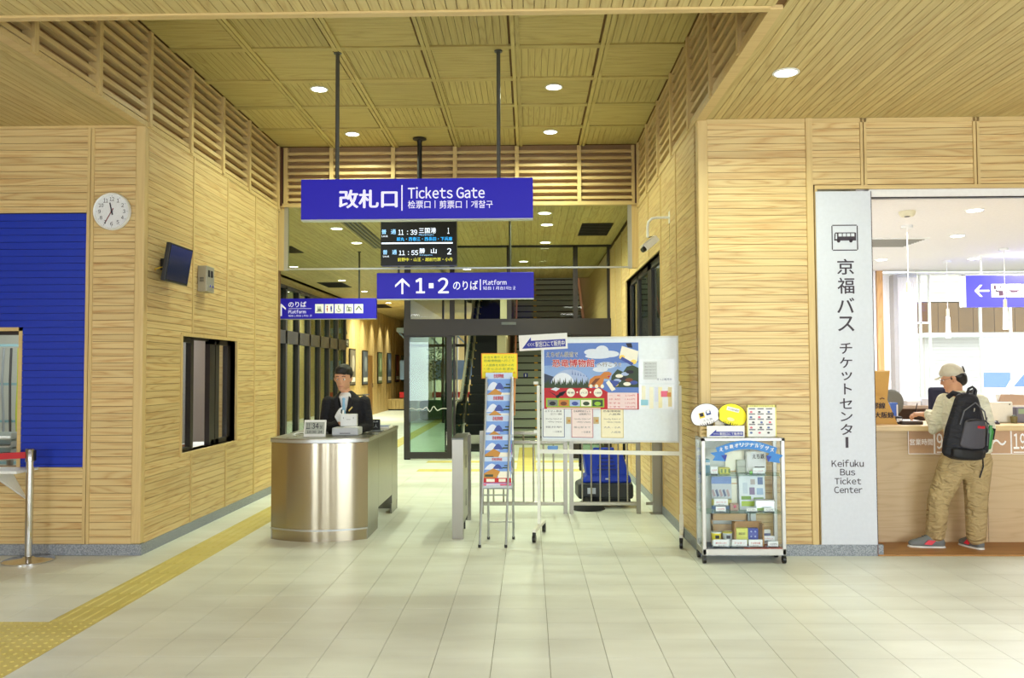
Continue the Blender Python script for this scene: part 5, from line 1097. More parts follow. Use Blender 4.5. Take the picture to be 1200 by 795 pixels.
t, w_, h = bx_thing('biscuit_pack', 'yellow green pack standing in the open cardboard box', 'pack', 863, 617, 876.5, 636, 6.665, .035, mat('pack_lime', (220, 222, 100), .4), zb+.008); txt('越前', (-w_*.6, h*.6, w_*.5, h*.75), INK, t, -.002, 0); G().box(-w_*.3, w_*.7, -.001, 0, h*.1, h*.2).obj('mark', DKG, t)
t, w_, h = bx_thing('biscuit_pack', 'deep blue pack with pale dots standing in the open cardboard box', 'pack', 877, 617, 888.5, 636, 6.665, .035, mat('pack_blue', (44, 62, 170), .4), zb+.008)
for k in range(6): G().disc((w_*(-.4+.8*(k % 2)), h*(.2+.3*(k//2))), .007, .007, -.001, 10).obj('dot', mat('pale_dot', (170, 186, 226)), t)
t, w_, h = bx_thing('small_carton', 'small white carton with a navy band behind the last price cards', 'box', 893, 625, 903, 634, 6.73, .04, CARD, zb+.05); G().box(-w_, w_, -.001, 0, h*.15, h*.55).obj('band', mat('band_navy', (50, 66, 130)), t); G().box(-.05, .05, .0, .04, -.05, 0).obj('riser', CARD, t)
card(836, 634, 854.5, 643, 6.60, 'price card under the yellow snack cup', '焼きおにぎり', zb); card(858, 634, 875.5, 643, 6.60, 'price card in front of the yellow green pack', 'クッキー', zb); card(877.5, 634, 893.5, 643, 6.60, 'price card in front of the deep blue pack', 'そば茶羊羹', zb); card(894, 631, 908, 638, 6.66, 'raised price card below the small white carton', 'マグネット', zb+.03); card(900, 636, 912, 643, 6.60, 'last price card at the corner post of the cabinet', '600円', zb, INK)
# ribbon banner across the front
t = thing('ribbon_banner', 'blue curved paper ribbon banner with lettering across the cabinet top', 'banner', (CXM, YC0-.004, wz(540, YC0, 870)))
RB = mat('ribbon_blue', (56, 130, 206), .5); RD = mat('ribbon_fold', (40, 60, 160), .5); q = t.location
def RP(px, py): p = pt(px, py, YC0-.004); return (p.x-q.x, p.z-q.z)
n = 14; top = [RP(838.5+72*k/n, 525-8.5*math.sin(PI*k/n)) for k in range(n+1)]; bot = [RP(842+66*k/n, 534-7.5*math.sin(PI*k/n)) for k in range(n+1)]
g = G()
for k in range(n): g.prism([bot[k], bot[k+1], top[k+1], top[k]], -.004, -.003)
g.obj('ribbon', RB, t)
G().prism([RP(832, 531), RP(847, 529), RP(851, 535), RP(850, 541), RP(835, 540), RP(838, 535)], -.002, -.001).obj('ribbon_tail', RB, t); G().prism([RP(918, 534), RP(903, 530), RP(898, 536), RP(900, 541), RP(914, 543), RP(913, 538)], -.002, -.001).obj('ribbon_tail', RB, t)
G().prism([RP(845, 534), RP(852, 533), RP(850, 541)], -.0028, -.0022).obj('ribbon_fold', RD, t); G().prism([RP(898, 534), RP(904, 535), RP(900, 542)], -.0028, -.0022).obj('ribbon_fold', RD, t)
for k, ch in enumerate('えち鉄オリジナルグッズ'):
    px = 842.8+5.95*k; s = (px+2.5-838.5)/72; py = 531.6-8*math.sin(PI*s); a = RP(px, py); b = RP(px+4.6, py-4.6); txt(ch, (a[0], a[1], b[0], b[1]), PAPER, t, -.006, .03, res=1)
txt('好評発売中 記念品', (*RP(862, 522), *RP(892, 519.3)), mat('pale_cyan', (170, 215, 240)), t, -.006, .0, res=1)
# on top of the cabinet
a, b, w_, h = rect_at(821, 504, 848, 516, 6.66); t = thing('wooden_holder', 'small wooden slatted holder on top of the cabinet behind the arrow sign', 'holder', ((a.x+b.x)/2, 6.66, ztop+.006))
for k in range(3): G().box(-w_, w_, 0, .012, .0+k*.03, .018+k*.03).obj('slat', W_TX, t)
G().box(-w_, -w_+.015, .012, .05, 0, .078).box(w_-.015, w_, .012, .05, 0, .078).obj('side', W_T, t)
t, w_, h = bx_thing('cabinet_sign', 'white sign with a blue arrow standing on top of the display cabinet', 'sign', 828.5, 502, 872.5, 515.5, 6.60, .002, PAPER, ztop+.006, bev=0, pname='backing'); h = wz(502, 6.6, 850)-ztop-.006
arrow_sheet(t, w_, h, False)
t, w_, h = bx_thing('price_list', 'tall leaflet with a yellow heading standing on top of the cabinet', 'leaflet', 875.5, 477, 909.5, 514, 6.66, .003, PAPER, ztop+.006, bev=0, pname='sheet')
G().box(-w_, w_, -.001, 0, h*.93, h).box(-w_, -w_+.008, -.001, 0, 0, h).box(w_-.008, w_, -.001, 0, 0, h).obj('yellow_edge', mat('edge_yellow', (228, 222, 130)), t)
txt('えち鉄オリジナルグッズ', (-w_*.8, h*.945, w_*.8, h*.985), INK, t, -.002, 0, res=1)
rr = random.Random(4)
for j in range(5):
    for i in range(3):
        x0 = w_*(-.85+i*.58); z0 = h*(.74-j*.165)
        G().box(x0, x0+w_*.42, -.0015, 0, z0+.03, z0+.04).obj('list_heading', mat('list_grey', (130, 128, 134)), t)
        G().disc((x0+w_*rr.uniform(.1, .3), z0+.01), .011, .008, -.002, 10).obj('list_picture', [mat('list_rose', (220, 110, 130)), mat('list_blue', (90, 110, 160)), mat('list_dark', (80, 80, 84))][(i*2+j) % 3], t)
# round hand fans
def fan(px, py, rot, col, label, extra):
    Y = 6.70; p = pt(px, py, Y); t = thing('hand_fan', label, 'fan', (p.x, Y, p.z), rot=(0, rot, 0), group='round paper hand fans')
    P_ = []
    for k in range(36):
        a = 2*PI*k/36+PI/2; x = .118*math.cos(a); z = .098*math.sin(a)
        if z < -.05: z = -.05+(z+.05)*.55
        P_.append((x, z))
    G().prism(P_, 0, .004).obj('fan_rim', INK, t); G().prism([(x*.965, z*.965) for x, z in P_], -.0008, .0).obj('paper_face', mat('fan_'+label.split()[0], col, .5), t)
    for k in range(7):
        a = R(-90+(k-3)*13); G().cyl((0, -.001, -.155), (.1*math.cos(a)*.9, -.001, -.155+.10*1.0), .0018, n=5).obj('rib', BLACK, t)
    G().cyl((0, .002, -.06), (0, .002, -.17), .006, n=8).obj('fan_handle', BLACK, t); G().prism([(-.05, -.078), (.05, -.078), (.02, -.11), (-.02, -.11)], -.0015, .0).obj('dark_throat', BLACK, t)
    extra(t); return t
def e1(t):
    G().box(-.048, -.005, -.002, 0, -.012, .03).obj('yellow_square', mat('logo_yellow', (240, 210, 30)), t); G().box(-.042, -.012, -.0028, 0, .0, .028).obj('dark_square', INK, t)
    G().box(.01, .048, -.002, 0, -.0, .014).box(.01, .018, -.002, 0, -.0, .03).box(.04, .048, -.002, 0, 0, .03).obj('logo_blocks', BLU, t)
    txt('えちてつ', (.012, .03, .048, .042), INK, t, -.002, 0, res=1); txt('えち鉄', (-.026, -.045, .05, -.026), mat('logo_grey', (130, 132, 150)), t, -.002, 0)
def e2(t):
    G().box(-.055, .045, -.002, 0, .035, .065).obj('white_label', PAPER, t); txt('がんばれ福井', (-.045, .042, .04, .056), INK, t, -.003, 0, res=1); G().disc((-.005, -.03), .03, .014, -.002, 14).obj('pale_oval', mat('oval_cream', (250, 244, 170)), t)
fan(826.5, 487.5, R(-14), (246, 246, 250), 'white round paper fan with a small yellow and blue logo on the cabinet', e1)
fan(858, 487.5, R(14), (250, 236, 10), 'yellow round paper fan with a white label on the cabinet', e2)
t, w_, h = bx_thing('fan_stand', 'cream backing strip between the two round fans', 'stand', 838, 474.5, 858, 500, 6.73, .004, CREAM, ztop+.006, bev=0); G().box(-.03, .03, -.01, .03, 0, .01).obj('foot', W_TX, t)

# ---- ticket centre sign panel
c0 = pt(957.5, 637, YF-.05); c1 = pt(1026, 223, YF-.05)
x0 = OX0+.004; x1 = wx(1029, YF-.05, 600); z1 = wz(224, YF-.05, 990); 
t = thing('ticket_centre_sign', 'tall white upright sign panel with a bus symbol and Keifuku Bus Ticket Center', 'sign', ((x0+x1)/2, YF-.04, .092)); w_ = (x1-x0)/2; S = SignMap(t, YF-.04)
G().box(-w_, w_, 0, .45, 0, z1-.092).obj('sign_panel', mat('panel_white', (208, 212, 222), .5), t); G().box(w_-.004, w_+.002, 0, .45, -.09, z1-.092).obj('edge_trim', mat('edge_brown', (120, 90, 90), .5), t)
PUR = mat('sign_plum', (52, 40, 52), .5)
c = S.r(974.8, 263.5, 1005, 294); g = G(); yy = -.002; e = .008; rr_ = .02
g.box(c[0]+rr_*.4, c[2]-rr_*.4, yy, 0, c[1], c[1]+e).box(c[0]+rr_*.4, c[2]-rr_*.4, yy, 0, c[3]-e, c[3]).box(c[0], c[0]+e, yy, 0, c[1]+rr_*.4, c[3]-rr_*.4).box(c[2]-e, c[2], yy, 0, c[1]+rr_*.4, c[3]-rr_*.4)
fr_o = g.obj('symbol_frame', PUR, t)
c = S.r(977.5, 272.5, 1003, 284.5); bw = c[2]-c[0]; bh = c[3]-c[1]
def BP(x, z): return (c[0]+bw*x, c[1]+bh*z)
g = G(); g.prism([BP(0, .2), BP(1, .2), BP(1, .95), BP(.95, 1), BP(.06, 1), BP(.02, .85)], -.003, 0); 
for x in (.2, .76): g.disc(BP(x, .16), bh*.17, bh*.17, -.003, 14)
g.mi = 1
for k in range(4): g.prism([BP(.2+k*.19, .6), BP(.35+k*.19, .6), BP(.35+k*.19, .9), BP(.2+k*.19, .9)], -.0045, -.003)
g.prism([BP(.05, .35), BP(.13, .35), BP(.13, .88), BP(.07, .88)], -.0045, -.003)
g.obj('bus_symbol', [PUR, mat('panel_white', (208, 212, 222))], t)
for ch, y0, y1, x0_, x1_ in (('京', 303.5, 322, 981, 1000.5), ('福', 325.5, 344.5, 981.5, 1001), ('バ', 349, 367, 981, 1001), ('ス', 371, 388.5, 982, 1001)): txt(ch, S.r(x0_, y0, x1_, y1), PUR, t, -.002, .012, name='character', res=3)
for ch, y0, y1, x0_, x1_ in (('チ', 402, 415, 984, 998.5), ('ケ', 419, 431.5, 984, 998.5), ('ッ', 436, 446, 986, 998.5), ('ト', 449.5, 462.5, 989, 998), ('セ', 467, 479.5, 984, 998.5), ('ン', 483, 494, 985, 999), ('タ', 497, 510, 985, 999)): txt(ch, S.r(x0_, y0, x1_, y1), PUR, t, -.002, .012, name='character', res=3)
q4 = S.r(991, 512.5, 994, 525); G().box(q4[0], q4[2], -.002, 0, q4[1], q4[3]).obj('character', PUR, t)
for s_, y0, y1, x0_, x1_ in (('Keifuku', 539, 547.5, 974.5, 1012), ('Bus', 549.7, 557.5, 984.5, 1002), ('Ticket', 560, 568, 978, 1009), ('Center', 570.5, 578.3, 977.5, 1010.5)): txt(s_, S.r(x0_, y0, x1_, y1), PUR, t, -.002, .012, res=3)

# ================================================================== TICKET OFFICE
OFX = wx(1029, YF-.05, 600); RW = mat('office_white', (240, 238, 236), .75); ZO = 3.08
struct(G().box(2.9, 12, YF+.12, 13.6, ZO, ZO+.1).box(OFX, 7.2, YF+.01, YF+.14, OZ1-.09, OZ1-.0).obj('ceiling_office', RW))
struct(G().box(OFX, 7.2, YF+.02, YF+.06, OZ1-.1, OZ1-.09).obj('trim_1', DARK))
struct(G().box(2.9, 2.96, YF+.4, 13.4, 0, ZO).box(2.9, wx(1028, 13.4), 13.4, 13.5, 0, ZO).obj('wall_office_left', RW))
of = struct(G().box(OFX, 7.2, YF-.04, 8.4, 0, .012).obj('floor_office', wood('oak_floor', (176, 128, 74), (130, 86, 44), .45)))
# back wall: trim, blinds, column, mullions
YO = 13.4
WO = structE('window_7')
def bk(x0, x1, y0, y1, nm, m, ya=YO, dep=.1, z0=None): z0 = wz(y1, ya, x0) if z0 is None else z0; return G().box(wx(x0, ya, 400), wx(x1, ya, 400), ya, ya+dep, max(0, z0), wz(y0, ya, x0)).obj(nm, m, WO)
bk(1029, 1036, 315, 500, 'wooden_trim', wood('orange_trim', (222, 176, 120), (180, 130, 76), axis='Z'))
PB = mat('brown_panel', (150, 116, 106), .6)
bk(1043.5, 1048, 325, 500, 'brown_strip', PB, z0=0); bk(1048.5, 1053, 322, 500, 'grey_column', mat('col_grey', (170, 168, 168), .5), YO-.15, .2, z0=0)
for k in range(4): bk(1036+k*2, 1037.7+k*2, 323, 500, 'blind_slat', mat('blind_white', (246, 244, 246), .7), z0=.0, dep=.02)
for k in range(12): bk(1053.6+k*1.85, 1055.2+k*1.85, 323, 500, 'blind_slat', mat('blind_white', (246, 244, 246), .7), z0=0, dep=.02)
bk(1053, 1076, 321.5, 325, 'blind_rail', ALU, YO-.03, .06)
for x in (1080, 1091, 1150.5, 1186): bk(x-.8, x+.8, 322, 500, 'mullion', WHITE, z0=0, dep=.06)
bk(1236, 1240, 300, 500, 'mullion', WHITE, z0=0, dep=.06)
bk(1076, 1091, 377.5, 379.5, 'transom', WHITE); 
bk(1036, 1300, 320, 322.5, 'head_rail', WHITE, dep=.08)
G().box(wx(1076, YO), 12, YO+.03, YO+.035, 0, ZO).obj('pane', GL, WO)
struct(G().box(11.9, 12, YF+.12, 13.5, 0, ZO).obj('wall_office_right', RW))
# exterior wing with the wooden band
YE = 17.0
EW = thing('station_wing', 'outside station wing with white wall and a brown wooden band, seen through the office glass', 'building', (9.0, YE, 0))
def ew(x0, x1, y0, y1, nm, m, dep=.1, z0=None, yo=0): return G().box(wx(x0, YE, 400)-9, wx(x1, YE, 400)-9, yo, yo+dep, wz(y1, YE, x0) if z0 is None else z0, wz(y0, YE, x0)).obj(nm, m, EW)
ew(1076, 1330, 300, 354, 'upper_wall', mat('tile_cream', (226, 218, 200), .7), .4)
for k in range(8): ew(1076, 1330, 304+k*6.5, 304.4+k*6.5, 'joint', mat('joint_cream', (200, 190, 172)), .01, yo=-.01)
xs_ = [1076, 1100, 1124, 1141, 1166, 1190, 1215, 1240]
for a, b in zip(xs_, xs_[1:]): ew(a+.3, b-.3, 355, 391, 'wood_panel', wood('band_wood', (118, 86, 38), (84, 58, 24)), .3)
ew(1076, 1330, 391, 396, 'white_beam', WHITE, .6, yo=-.3); ew(1084, 1150, 396, 500, 'lower_wall', mat('brick_white', (232, 226, 222), .8), .3, z0=0)
for k in range(22): ew(1084, 1150, 398+k*4, 398.5+k*4, 'joint', mat('joint_white', (206, 198, 194)), .008, yo=-.008)
# outside ground and cars
struct(G().box(-9, 40, 13.6, 60, -.14, -.125).box(9, 40, 13.6, 60, -.125, -.06).obj('ground_outside', mat('asphalt', (176, 176, 176), .9)))
def car(px, Y, z, label, colr, rz):
    t = thing('car', label, 'car', (wx(px, Y, 440), Y, z), rz, group='parked cars outside the office'); L_ = 4.2; Wd = 1.7
    side = [(-2.1, .3), (2.1, .3), (2.1, .75), (1.9, .88), (1.0, .95), (.45, 1.42), (-1.2, 1.45), (-1.9, .98), (-2.1, .85)]
    cm = mat('car_'+label.split()[0], colr, .3, .1); G().prism(side, -Wd/2, Wd/2).obj('body', cm, t, bevel=.06)
    gm = mat('car_glass', (60, 100, 170), .1)
    for y in (-Wd/2-.006, Wd/2-.004): G().prism([(-1.1, .98), (-1.1, 1.36), (-.35, 1.36), (-.35, .98)], y, y+.01).prism([(-.28, .98), (-.28, 1.36), (.38, 1.34), (.85, .98)], y, y+.01).obj('side_window', gm, t)
    G().add([(1.02, -.72, .97), (1.02, .72, .97), (.5, .62, 1.40), (.5, -.62, 1.40), (1.0, -.72, .95), (1.0, .72, .95), (.48, .62, 1.38), (.48, -.62, 1.38)], [(0,1,2,3), (7,6,5,4), (0,4,5,1), (1,5,6,2), (2,6,7,3), (3,7,4,0)]).obj('windscreen', gm, t)
    for x in (-1.35, 1.35):
        for y in (-Wd/2+.08, Wd/2-.08): w0 = G().cyl((x, y-.1, .31), (x, y+.1, .31), .31, n=20).obj('wheel', BLACK, t, smooth=40); G().cyl((x, y-.108, .31), (x, y+.108, .31), .18, n=12).obj('rim', ALU, w0, smooth=40)
    for y in (-.6, .6): G().box(2.08, 2.12, y-.16, y+.16, .62, .76).obj('headlight', CLS, t)
    return t
car(1178, 26, .0, 'white car parked nearest the office windows', (236, 240, 246), R(205)); car(1205, 36, .9*0, 'silver car parked farther behind the white one', (206, 214, 226), R(200)); car(1128, 44, 0, 'blue car far across the outdoor parking', (60, 90, 180), R(190))
# outside at the far end behind the left leaf
t = thing('courtyard_tree', 'dark green leafy tree outside the far window behind the sliding door', 'tree', (-2.9, 27.5, 0))
G().tube([(0, 0, 0), (.05, 0, 1.0), (.0, .05, 1.7), (.1, 0, 2.3)], [.05, .045, .03, .015], 8).obj('trunk', mat('bark', (80, 64, 50), .9), t)
rr = random.Random(3); g = G()
for k in range(420):
    a = rr.uniform(0, 6.28); q_ = rr.random()**.5*.5; z = rr.uniform(1.2, 2.4); c = Vector((q_*math.cos(a), q_*math.sin(a), z)); d = Vector((rr.uniform(-1, 1), rr.uniform(-1, 1), rr.uniform(-.6, .6))).normalized()*.07; e_ = d.orthogonal().normalized()*.02
    g.add([c-d, c+e_, c+d, c-e_], [(0, 1, 2, 3)])
lv = g.obj('foliage', mat('leaf_green', (44, 84, 50), .6), t); lv['kind'] = 'stuff'
t = thing('hedge', 'low green hedge outside the far window', 'hedge', (-2.65, 26, 0)); G().box(-.75, .75, -.3, .3, 0, .6).obj('hedge_mass', mat('hedge_green', (60, 100, 60), .9), t, bevel=.1); 
t = thing('canopy', 'pale steel platform canopy outside the far window', 'canopy', (-2.7, 30, 0))
for k in range(4): G().cyl((-1.5+k*.8, 0, 0), (-1.5+k*.8, 0, 2.9), .04).obj('canopy_post', ALU, t)
G().box(-2, 2, -.5, .5, 2.9, 3.05).obj('canopy_beam', mat('canopy_blue', (150, 176, 210), .5), t)
for k in range(4): G().cyl((-2+k, 0, 2.9), (-1.5+k, 0, 2.4), .03, n=6).cyl((-1.5+k, 0, 2.4), (-1+k, 0, 2.9), .03, n=6).obj('brace', mat('canopy_blue', (150, 176, 210)), t)
G().box(-2, 2, .2, .26, .55, .75).obj('red_rail', RED, t); G().box(-2, 2, .3, .36, 1.2, 1.9).obj('pale_panel', mat('panel_blue', (130, 160, 210)), t)

# office pendants, sign, ceiling lights
for px, py0, py1, Y, lab in ((1064.5, 331, 375, 9.2, 'slender pendant lamp hanging before the white blinds'), (1110, 362, 396, 12.2, 'slender pendant lamp hanging before the brown wooden band'), (1177.5, 351, 386, 11.0, 'slender pendant lamp hanging in front of the blue office sign')):
    z0 = wz(py1, Y, px); z1 = wz(py0, Y, px); t = thing('pendant_lamp', lab, 'pendant lamp', (wx(px, Y, 340), Y, z0), group='slender pendant lamps')
    G().cyl((0, 0, 0), (0, 0, (z1-z0)*.72), .034, .024, n=16).obj('glowing_shade', mat('pendant_glow', (255, 252, 246), .5, emit=4), t, smooth=40); G().cyl((0, 0, (z1-z0)*.72), (0, 0, z1-z0), .022, n=14).obj('socket', mat('socket_cream', (214, 206, 176), .4), t, smooth=40); G().cyl((0, 0, z1-z0), (0, 0, ZO-z0), .004, n=6).obj('cord', WHITE, t); G().cyl((0, 0, ZO-z0-.03), (0, 0, ZO-z0), .06, n=16).obj('ceiling_rose', WHITE, t, smooth=40)
Y = 11.6; a, b, w_, h = rect_at(1132.5, 322.5, 1232, 360, Y); t = thing('office_sign', 'blue office sign with a white arrow pointing away from the pendants and pictograms', 'sign', ((a.x+b.x)/2, Y, a.z), group='blue hanging direction signs'); S = SignMap(t, Y)
G().box(-w_, w_, 0, .08, 0, h).obj('sign_panel', mat('sign_blue_lit', (70, 66, 226), .4, emit=.7), t); G().box(-w_-.05, -w_, 0, .08, -.0, h+.01).box(-w_-.05, w_, 0, .08, h, h+.012).obj('frame', WHITE, t)
c = S.r(1142, 334, 1159, 348); arrow(t, (c[0]+c[2])/2, (c[1]+c[3])/2, c[2]-c[0], c[3]-c[1], R(-90), m=mat('sign_white_lit', (250, 250, 255), .5, emit=1))
for k, x in enumerate((1162, 1180, 1198)):
    c = S.r(x, 333, x+16.5, 348.5); ic = G().box(c[0], c[2], -.002, 0, c[1], c[3]).obj('pictogram', mat('sign_white_lit', (250, 250, 255)), t); ww = c[2]-c[0]; hh_ = c[3]-c[1]; g = G()
    def pq(x0, x1, z0, z1): g.box(c[0]+ww*x0, c[0]+ww*x1, -.004, -.002, c[1]+hh_*z0, c[1]+hh_*z1)
    if k == 0: pq(.15, .32, .6, .9); g.disc((c[0]+ww*.65, c[1]+hh_*.78), ww*.07, ww*.07, -.004, 10); pq(.5, .82, .1, .5); pq(.3, .5, .38, .5); pq(.3, .38, .38, .58)
    elif k == 1: pq(.12, .88, .45, .55); pq(.25, .75, .36, .45)
    else: pq(.2, .8, .3, .7)
    g.obj('symbol', mat('picto_plum', (90, 60, 80)), ic)
for x in (-w_*.6, w_*.7): G().cyl((x, .04, h), (x, .04, ZO-t.location.z), .012, n=8).obj('hanging_pole', WHITE, t)
for k, (px, py) in enumerate(((1063, 248), (1142, 246), (1122, 276), (1033, 304), (1141, 303))):
    p = pt(px, py, 1); s = (ZO-1.5)/(p.z-1.5)
    if py == 248: t = thing('smoke_detector', 'round cream smoke detector on the office ceiling', 'detector', (p.x*s, s, ZO)); G().lathe([(.06, -.05), (.075, -.03), (.08, 0)], 20).obj('housing', mat('det_cream', (228, 222, 190), .5), t, smooth=40); G().lathe([(.02, -.056), (.03, -.05)], 12).obj('sensor', DARK, t)
    else:
        t = thing('office_downlight', ['', 'office downlight nearest the opening lintel', 'office downlight in the middle of the office ceiling', 'office downlight beside the tall white sign panel', 'office downlight farthest back above the blue office sign'][k], 'ceiling light', (p.x*s, s, ZO), group='office downlights'); G().lathe([(.09, 0), (.09, -.006), (.075, -.008)], 20).obj('trim_ring', WHITE, t); G().lathe([(.072, -.009), (.07, -.011)], 20).obj('lamp', LAMP, t)
t = thing('air_grille', 'grey air grille in the office ceiling next to the sign panel', 'vent', (wx(1038, 10.6, 320)-.2, 10.4, ZO)); G().box(-.5, .5, -.35, .35, -.012, 0).obj('frame', WHITE, t)
for k in range(9): G().box(-.46, .46, -.3+k*.07, -.28+k*.07, -.02, -.012).obj('vane', mat('vane_grey', (150, 148, 140)), t)
# counter
YK = 7.33; OAK = wood('oak_light', (216, 190, 150), (186, 152, 106), .45, .4)
T_ = thing('ticket_counter', 'long light oak ticket counter across the office opening', 'counter', (5.1, YK, 0))
kx0 = OFX-5.1; segs = [kx0, wx(1157, YK, 560)-5.1, 1.6, 2.1]
zt = wz(499.5, YK-.1, 1050)
for a, b in zip(segs, segs[1:]): G().box(a+.002, b-.002, 0, .03, .012, zt-.05).obj('front_panel', OAK, T_)
G().box(kx0, 2.1, -.10, .62, zt-.045, zt).obj('counter_top', wood('oak_top', (222, 196, 150), (186, 150, 100), .35, .4), T_, bevel=.004); G().box(kx0, 2.1, .4, .6, 0.012, zt-.05).obj('inner_shelf', OAK, T_)
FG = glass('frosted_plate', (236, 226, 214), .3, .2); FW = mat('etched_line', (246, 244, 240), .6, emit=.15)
for k, (x0, x1, s_) in enumerate(((1064.5, 1094.5, '営業時間'), (1095.5, 1126.5, '9:00'), (1127.5, 1156, ''), (1157, 1184.5, '～'), (1185.5, 1216, '19:00'))):
    Y = YK-.012; a, b, w_, h = rect_at(x0, 503.5, x1, 532.5, Y); t = thing('hours_plate', ['square etched plate reading opening hours in Japanese on the counter front', 'etched plate with the opening time hidden behind the customer', 'plain etched plate behind the customer on the counter front', 'etched plate with a wave dash beside the backpack', 'etched plate with the closing time at the picture edge'][k], 'sign', ((a.x+b.x)/2, Y, a.z), group='etched opening hour plates')
    G().box(-w_, w_, 0, .004, 0, h).obj('plate', mat('plate_tan', (202, 164, 130), .3), t)
    G().box(-w_, w_, -.001, 0, 0, .005).box(-w_, w_, -.001, 0, h-.005, h).box(-w_, -w_+.005, -.001, 0, 0, h).box(w_-.005, w_, -.001, 0, 0, h).obj('etched_border', FW, t)
    if k == 0: txt(s_, (-w_*.88, h*.36, w_*.88, h*.62), FW, t, -.002, .01)
    elif k in (1, 4): txt(s_, (-w_*.85, h*.2, w_*(.85 if k == 1 else 1.3), h*.85), FW, t, -.002, .02); G().box(-w_*.85, w_*.85, -.002, 0, h*.06, h*.1).obj('underline', FW, t)
    elif k == 3: txt(s_, (-w_*.6, h*.35, w_*.6, h*.6), FW, t, -.002, .01)
ZT = zt+.001
# cardboard signs on the counter
CBY = mat('card_brown', (206, 160, 84), .7)
Y = 7.42; q0 = pt(1029, 497, Y)
t = thing('cardboard_sign', 'brown cardboard sign with black lettering leaning on the counter beside the white panel', 'sign', (q0.x, Y, ZT)); 
def cp(px, py): p = pt(px, py, Y); return (p.x-q0.x, p.z-ZT)
G().prism([(-.12, 0), (cp(1052, 493)[0], 0), cp(1038.5, 464), (-.12, cp(1029, 464)[1])], 0, .006).obj('board', CBY, t, rot=(R(-3), 0, 0))
o = txt('京都線', (cp(1013, 480)[0], cp(1013, 479.5)[1], cp(1037.5, 479.5)[0], cp(1037, 472)[1]), INK, t, -.006, .02); o = txt('・大阪線', (cp(1020, 490)[0], cp(1022, 490.5)[1], cp(1047.5, 490)[0], cp(1047, 483)[1]), INK, t, -.004, .02)
G().tube([(cp(1031, 468)[0], -.004, cp(1031, 468)[1]), (cp(1033.5, 466.5)[0], -.006, cp(1033, 466.5)[1]), (cp(1036, 467.5)[0], -.004, cp(1036, 467.5)[1])], .006, 6).obj('hand_hole', mat('hole_brown', (120, 84, 44)), t)
Y = 7.52; t = thing('cardboard_flap', 'upper brown cardboard board standing behind the lettered one', 'board', (q0.x, Y, ZT)); G().prism([(-.07, cp(1029, 490)[1]), (cp(1038, 490)[0], cp(1038, 490)[1]), (cp(1041.5, 436)[0]+.01, cp(1041, 434.5)[1]), (-.07, cp(1029, 434.5)[1])], 0, .006).obj('board', CBY, t); G().box(-.07, .08, .01, .2, 0, .012).obj('foot_flap', CBY, t)
G().box(-.07, cp(1041.5, 436)[0], -.002, 0, cp(1029, 436)[1], cp(1029, 434.5)[1]).obj('edge', mat('card_edge', (226, 190, 120)), t)
t, w_, h = bx_thing('blue_folder', 'upright blue folder on the counter behind the cardboard sign', 'folder', 1044, 470, 1052, 494, 7.6, .05, mat('folder_blue', (70, 110, 200), .4), ZT); G().box(w_-.012, w_+.0, -.002, 0, h*.1, h*.9).obj('spine_label', PAPER, t)
t, w_, h = bx_thing('label_box', 'small dark box with a white label on the counter by the blue folder', 'box', 1050, 485, 1057.5, 494, 7.45, .1, mat('box_black', (34, 32, 40)), ZT); G().box(-w_*.8, w_*.8, -.002, 0, h*.3, h*.75).obj('label', PAPER, t)
t, w_, h = bx_thing('document_tray', 'flat dark tray with white papers on the counter in front of the customer', 'tray', 1058, 491, 1082, 495, 7.38, .22, mat('tray_dark', (60, 50, 48), .5), ZT); G().box(-w_*.92, w_*.8, .01, .2, h, h+.006).obj('papers', PAPER, t)
t = thing('shelf_unit', 'low brown shelf unit with papers on top behind the ticket counter', 'shelf', (wx(1074, 8.6, 480), 8.6, 0)); DW = mat('shelf_brown', (150, 122, 104), .6)
G().box(-.24, .3, 0, .35, 1.10, 1.13).obj('top_board', mat('shelf_tan', (196, 176, 158), .5), t); G().box(-.24, .3, .33, .35, .0, 1.1).obj('back_board', DW, t)
for z in (.02, .5, .93): G().box(-.24, .3, 0, .33, z, z+.02).obj('shelf_board', DW, t)
for x in (-.24, .28): G().box(x, x+.02, 0, .33, 0, 1.1).obj('side_board', DW, t)
for k, (x, wd, hh_, c_) in enumerate(((-.16, .05, .06, (70, 50, 46)), (.0, .07, .05, (236, 238, 242)), (.13, .05, .07, (208, 212, 222)), (.21, .04, .04, (240, 240, 244)))):
    t2 = thing('desk_item', ['dark pen box', 'low white paper stack', 'taller white paper block', 'small white block'][k]+' on top of the brown shelf unit', 'stationery', (wx(1074, 8.6, 480)+x, 8.7, 1.131), group='stationery on the shelf unit'); G().box(-wd, wd, -.05, .05, 0, hh_).obj('item_body', mat('item%d' % k, c_), t2, bevel=.004)
t = thing('office_chair', 'navy backrest office chair standing in for seated staff behind the ticket counter', 'chair', (wx(1103, 8.1, 460), 8.1, 0)); NV = mat('navy_fabric', (22, 24, 50), .8)  # navy chair built in place of a seated staff member
G().box(-.12, .12, -.02, .04, .95, 1.33).obj('backrest', NV, t, bevel=.03); G().box(-.22, .22, .0, .42, .62, .7).obj('seat', NV, t, bevel=.03); G().cyl((0, .2, .08), (0, .2, .62), .03).obj('stem', BLACK, t)
for k in range(5): a_ = 2*PI*k/5; G().cyl((0, .2, .1), (.28*math.cos(a_), .2+.28*math.sin(a_), .04), .02).obj('foot', BLACK, t)
t = thing('office_chair', 'grey rounded office chair standing in for a staff head behind the cardboard sign', 'chair', (wx(1045, 8.15, 460), 8.15, 0)); GV = mat('grey_fabric', (120, 124, 122), .8)  # grey chair back built in place of a staff member's head
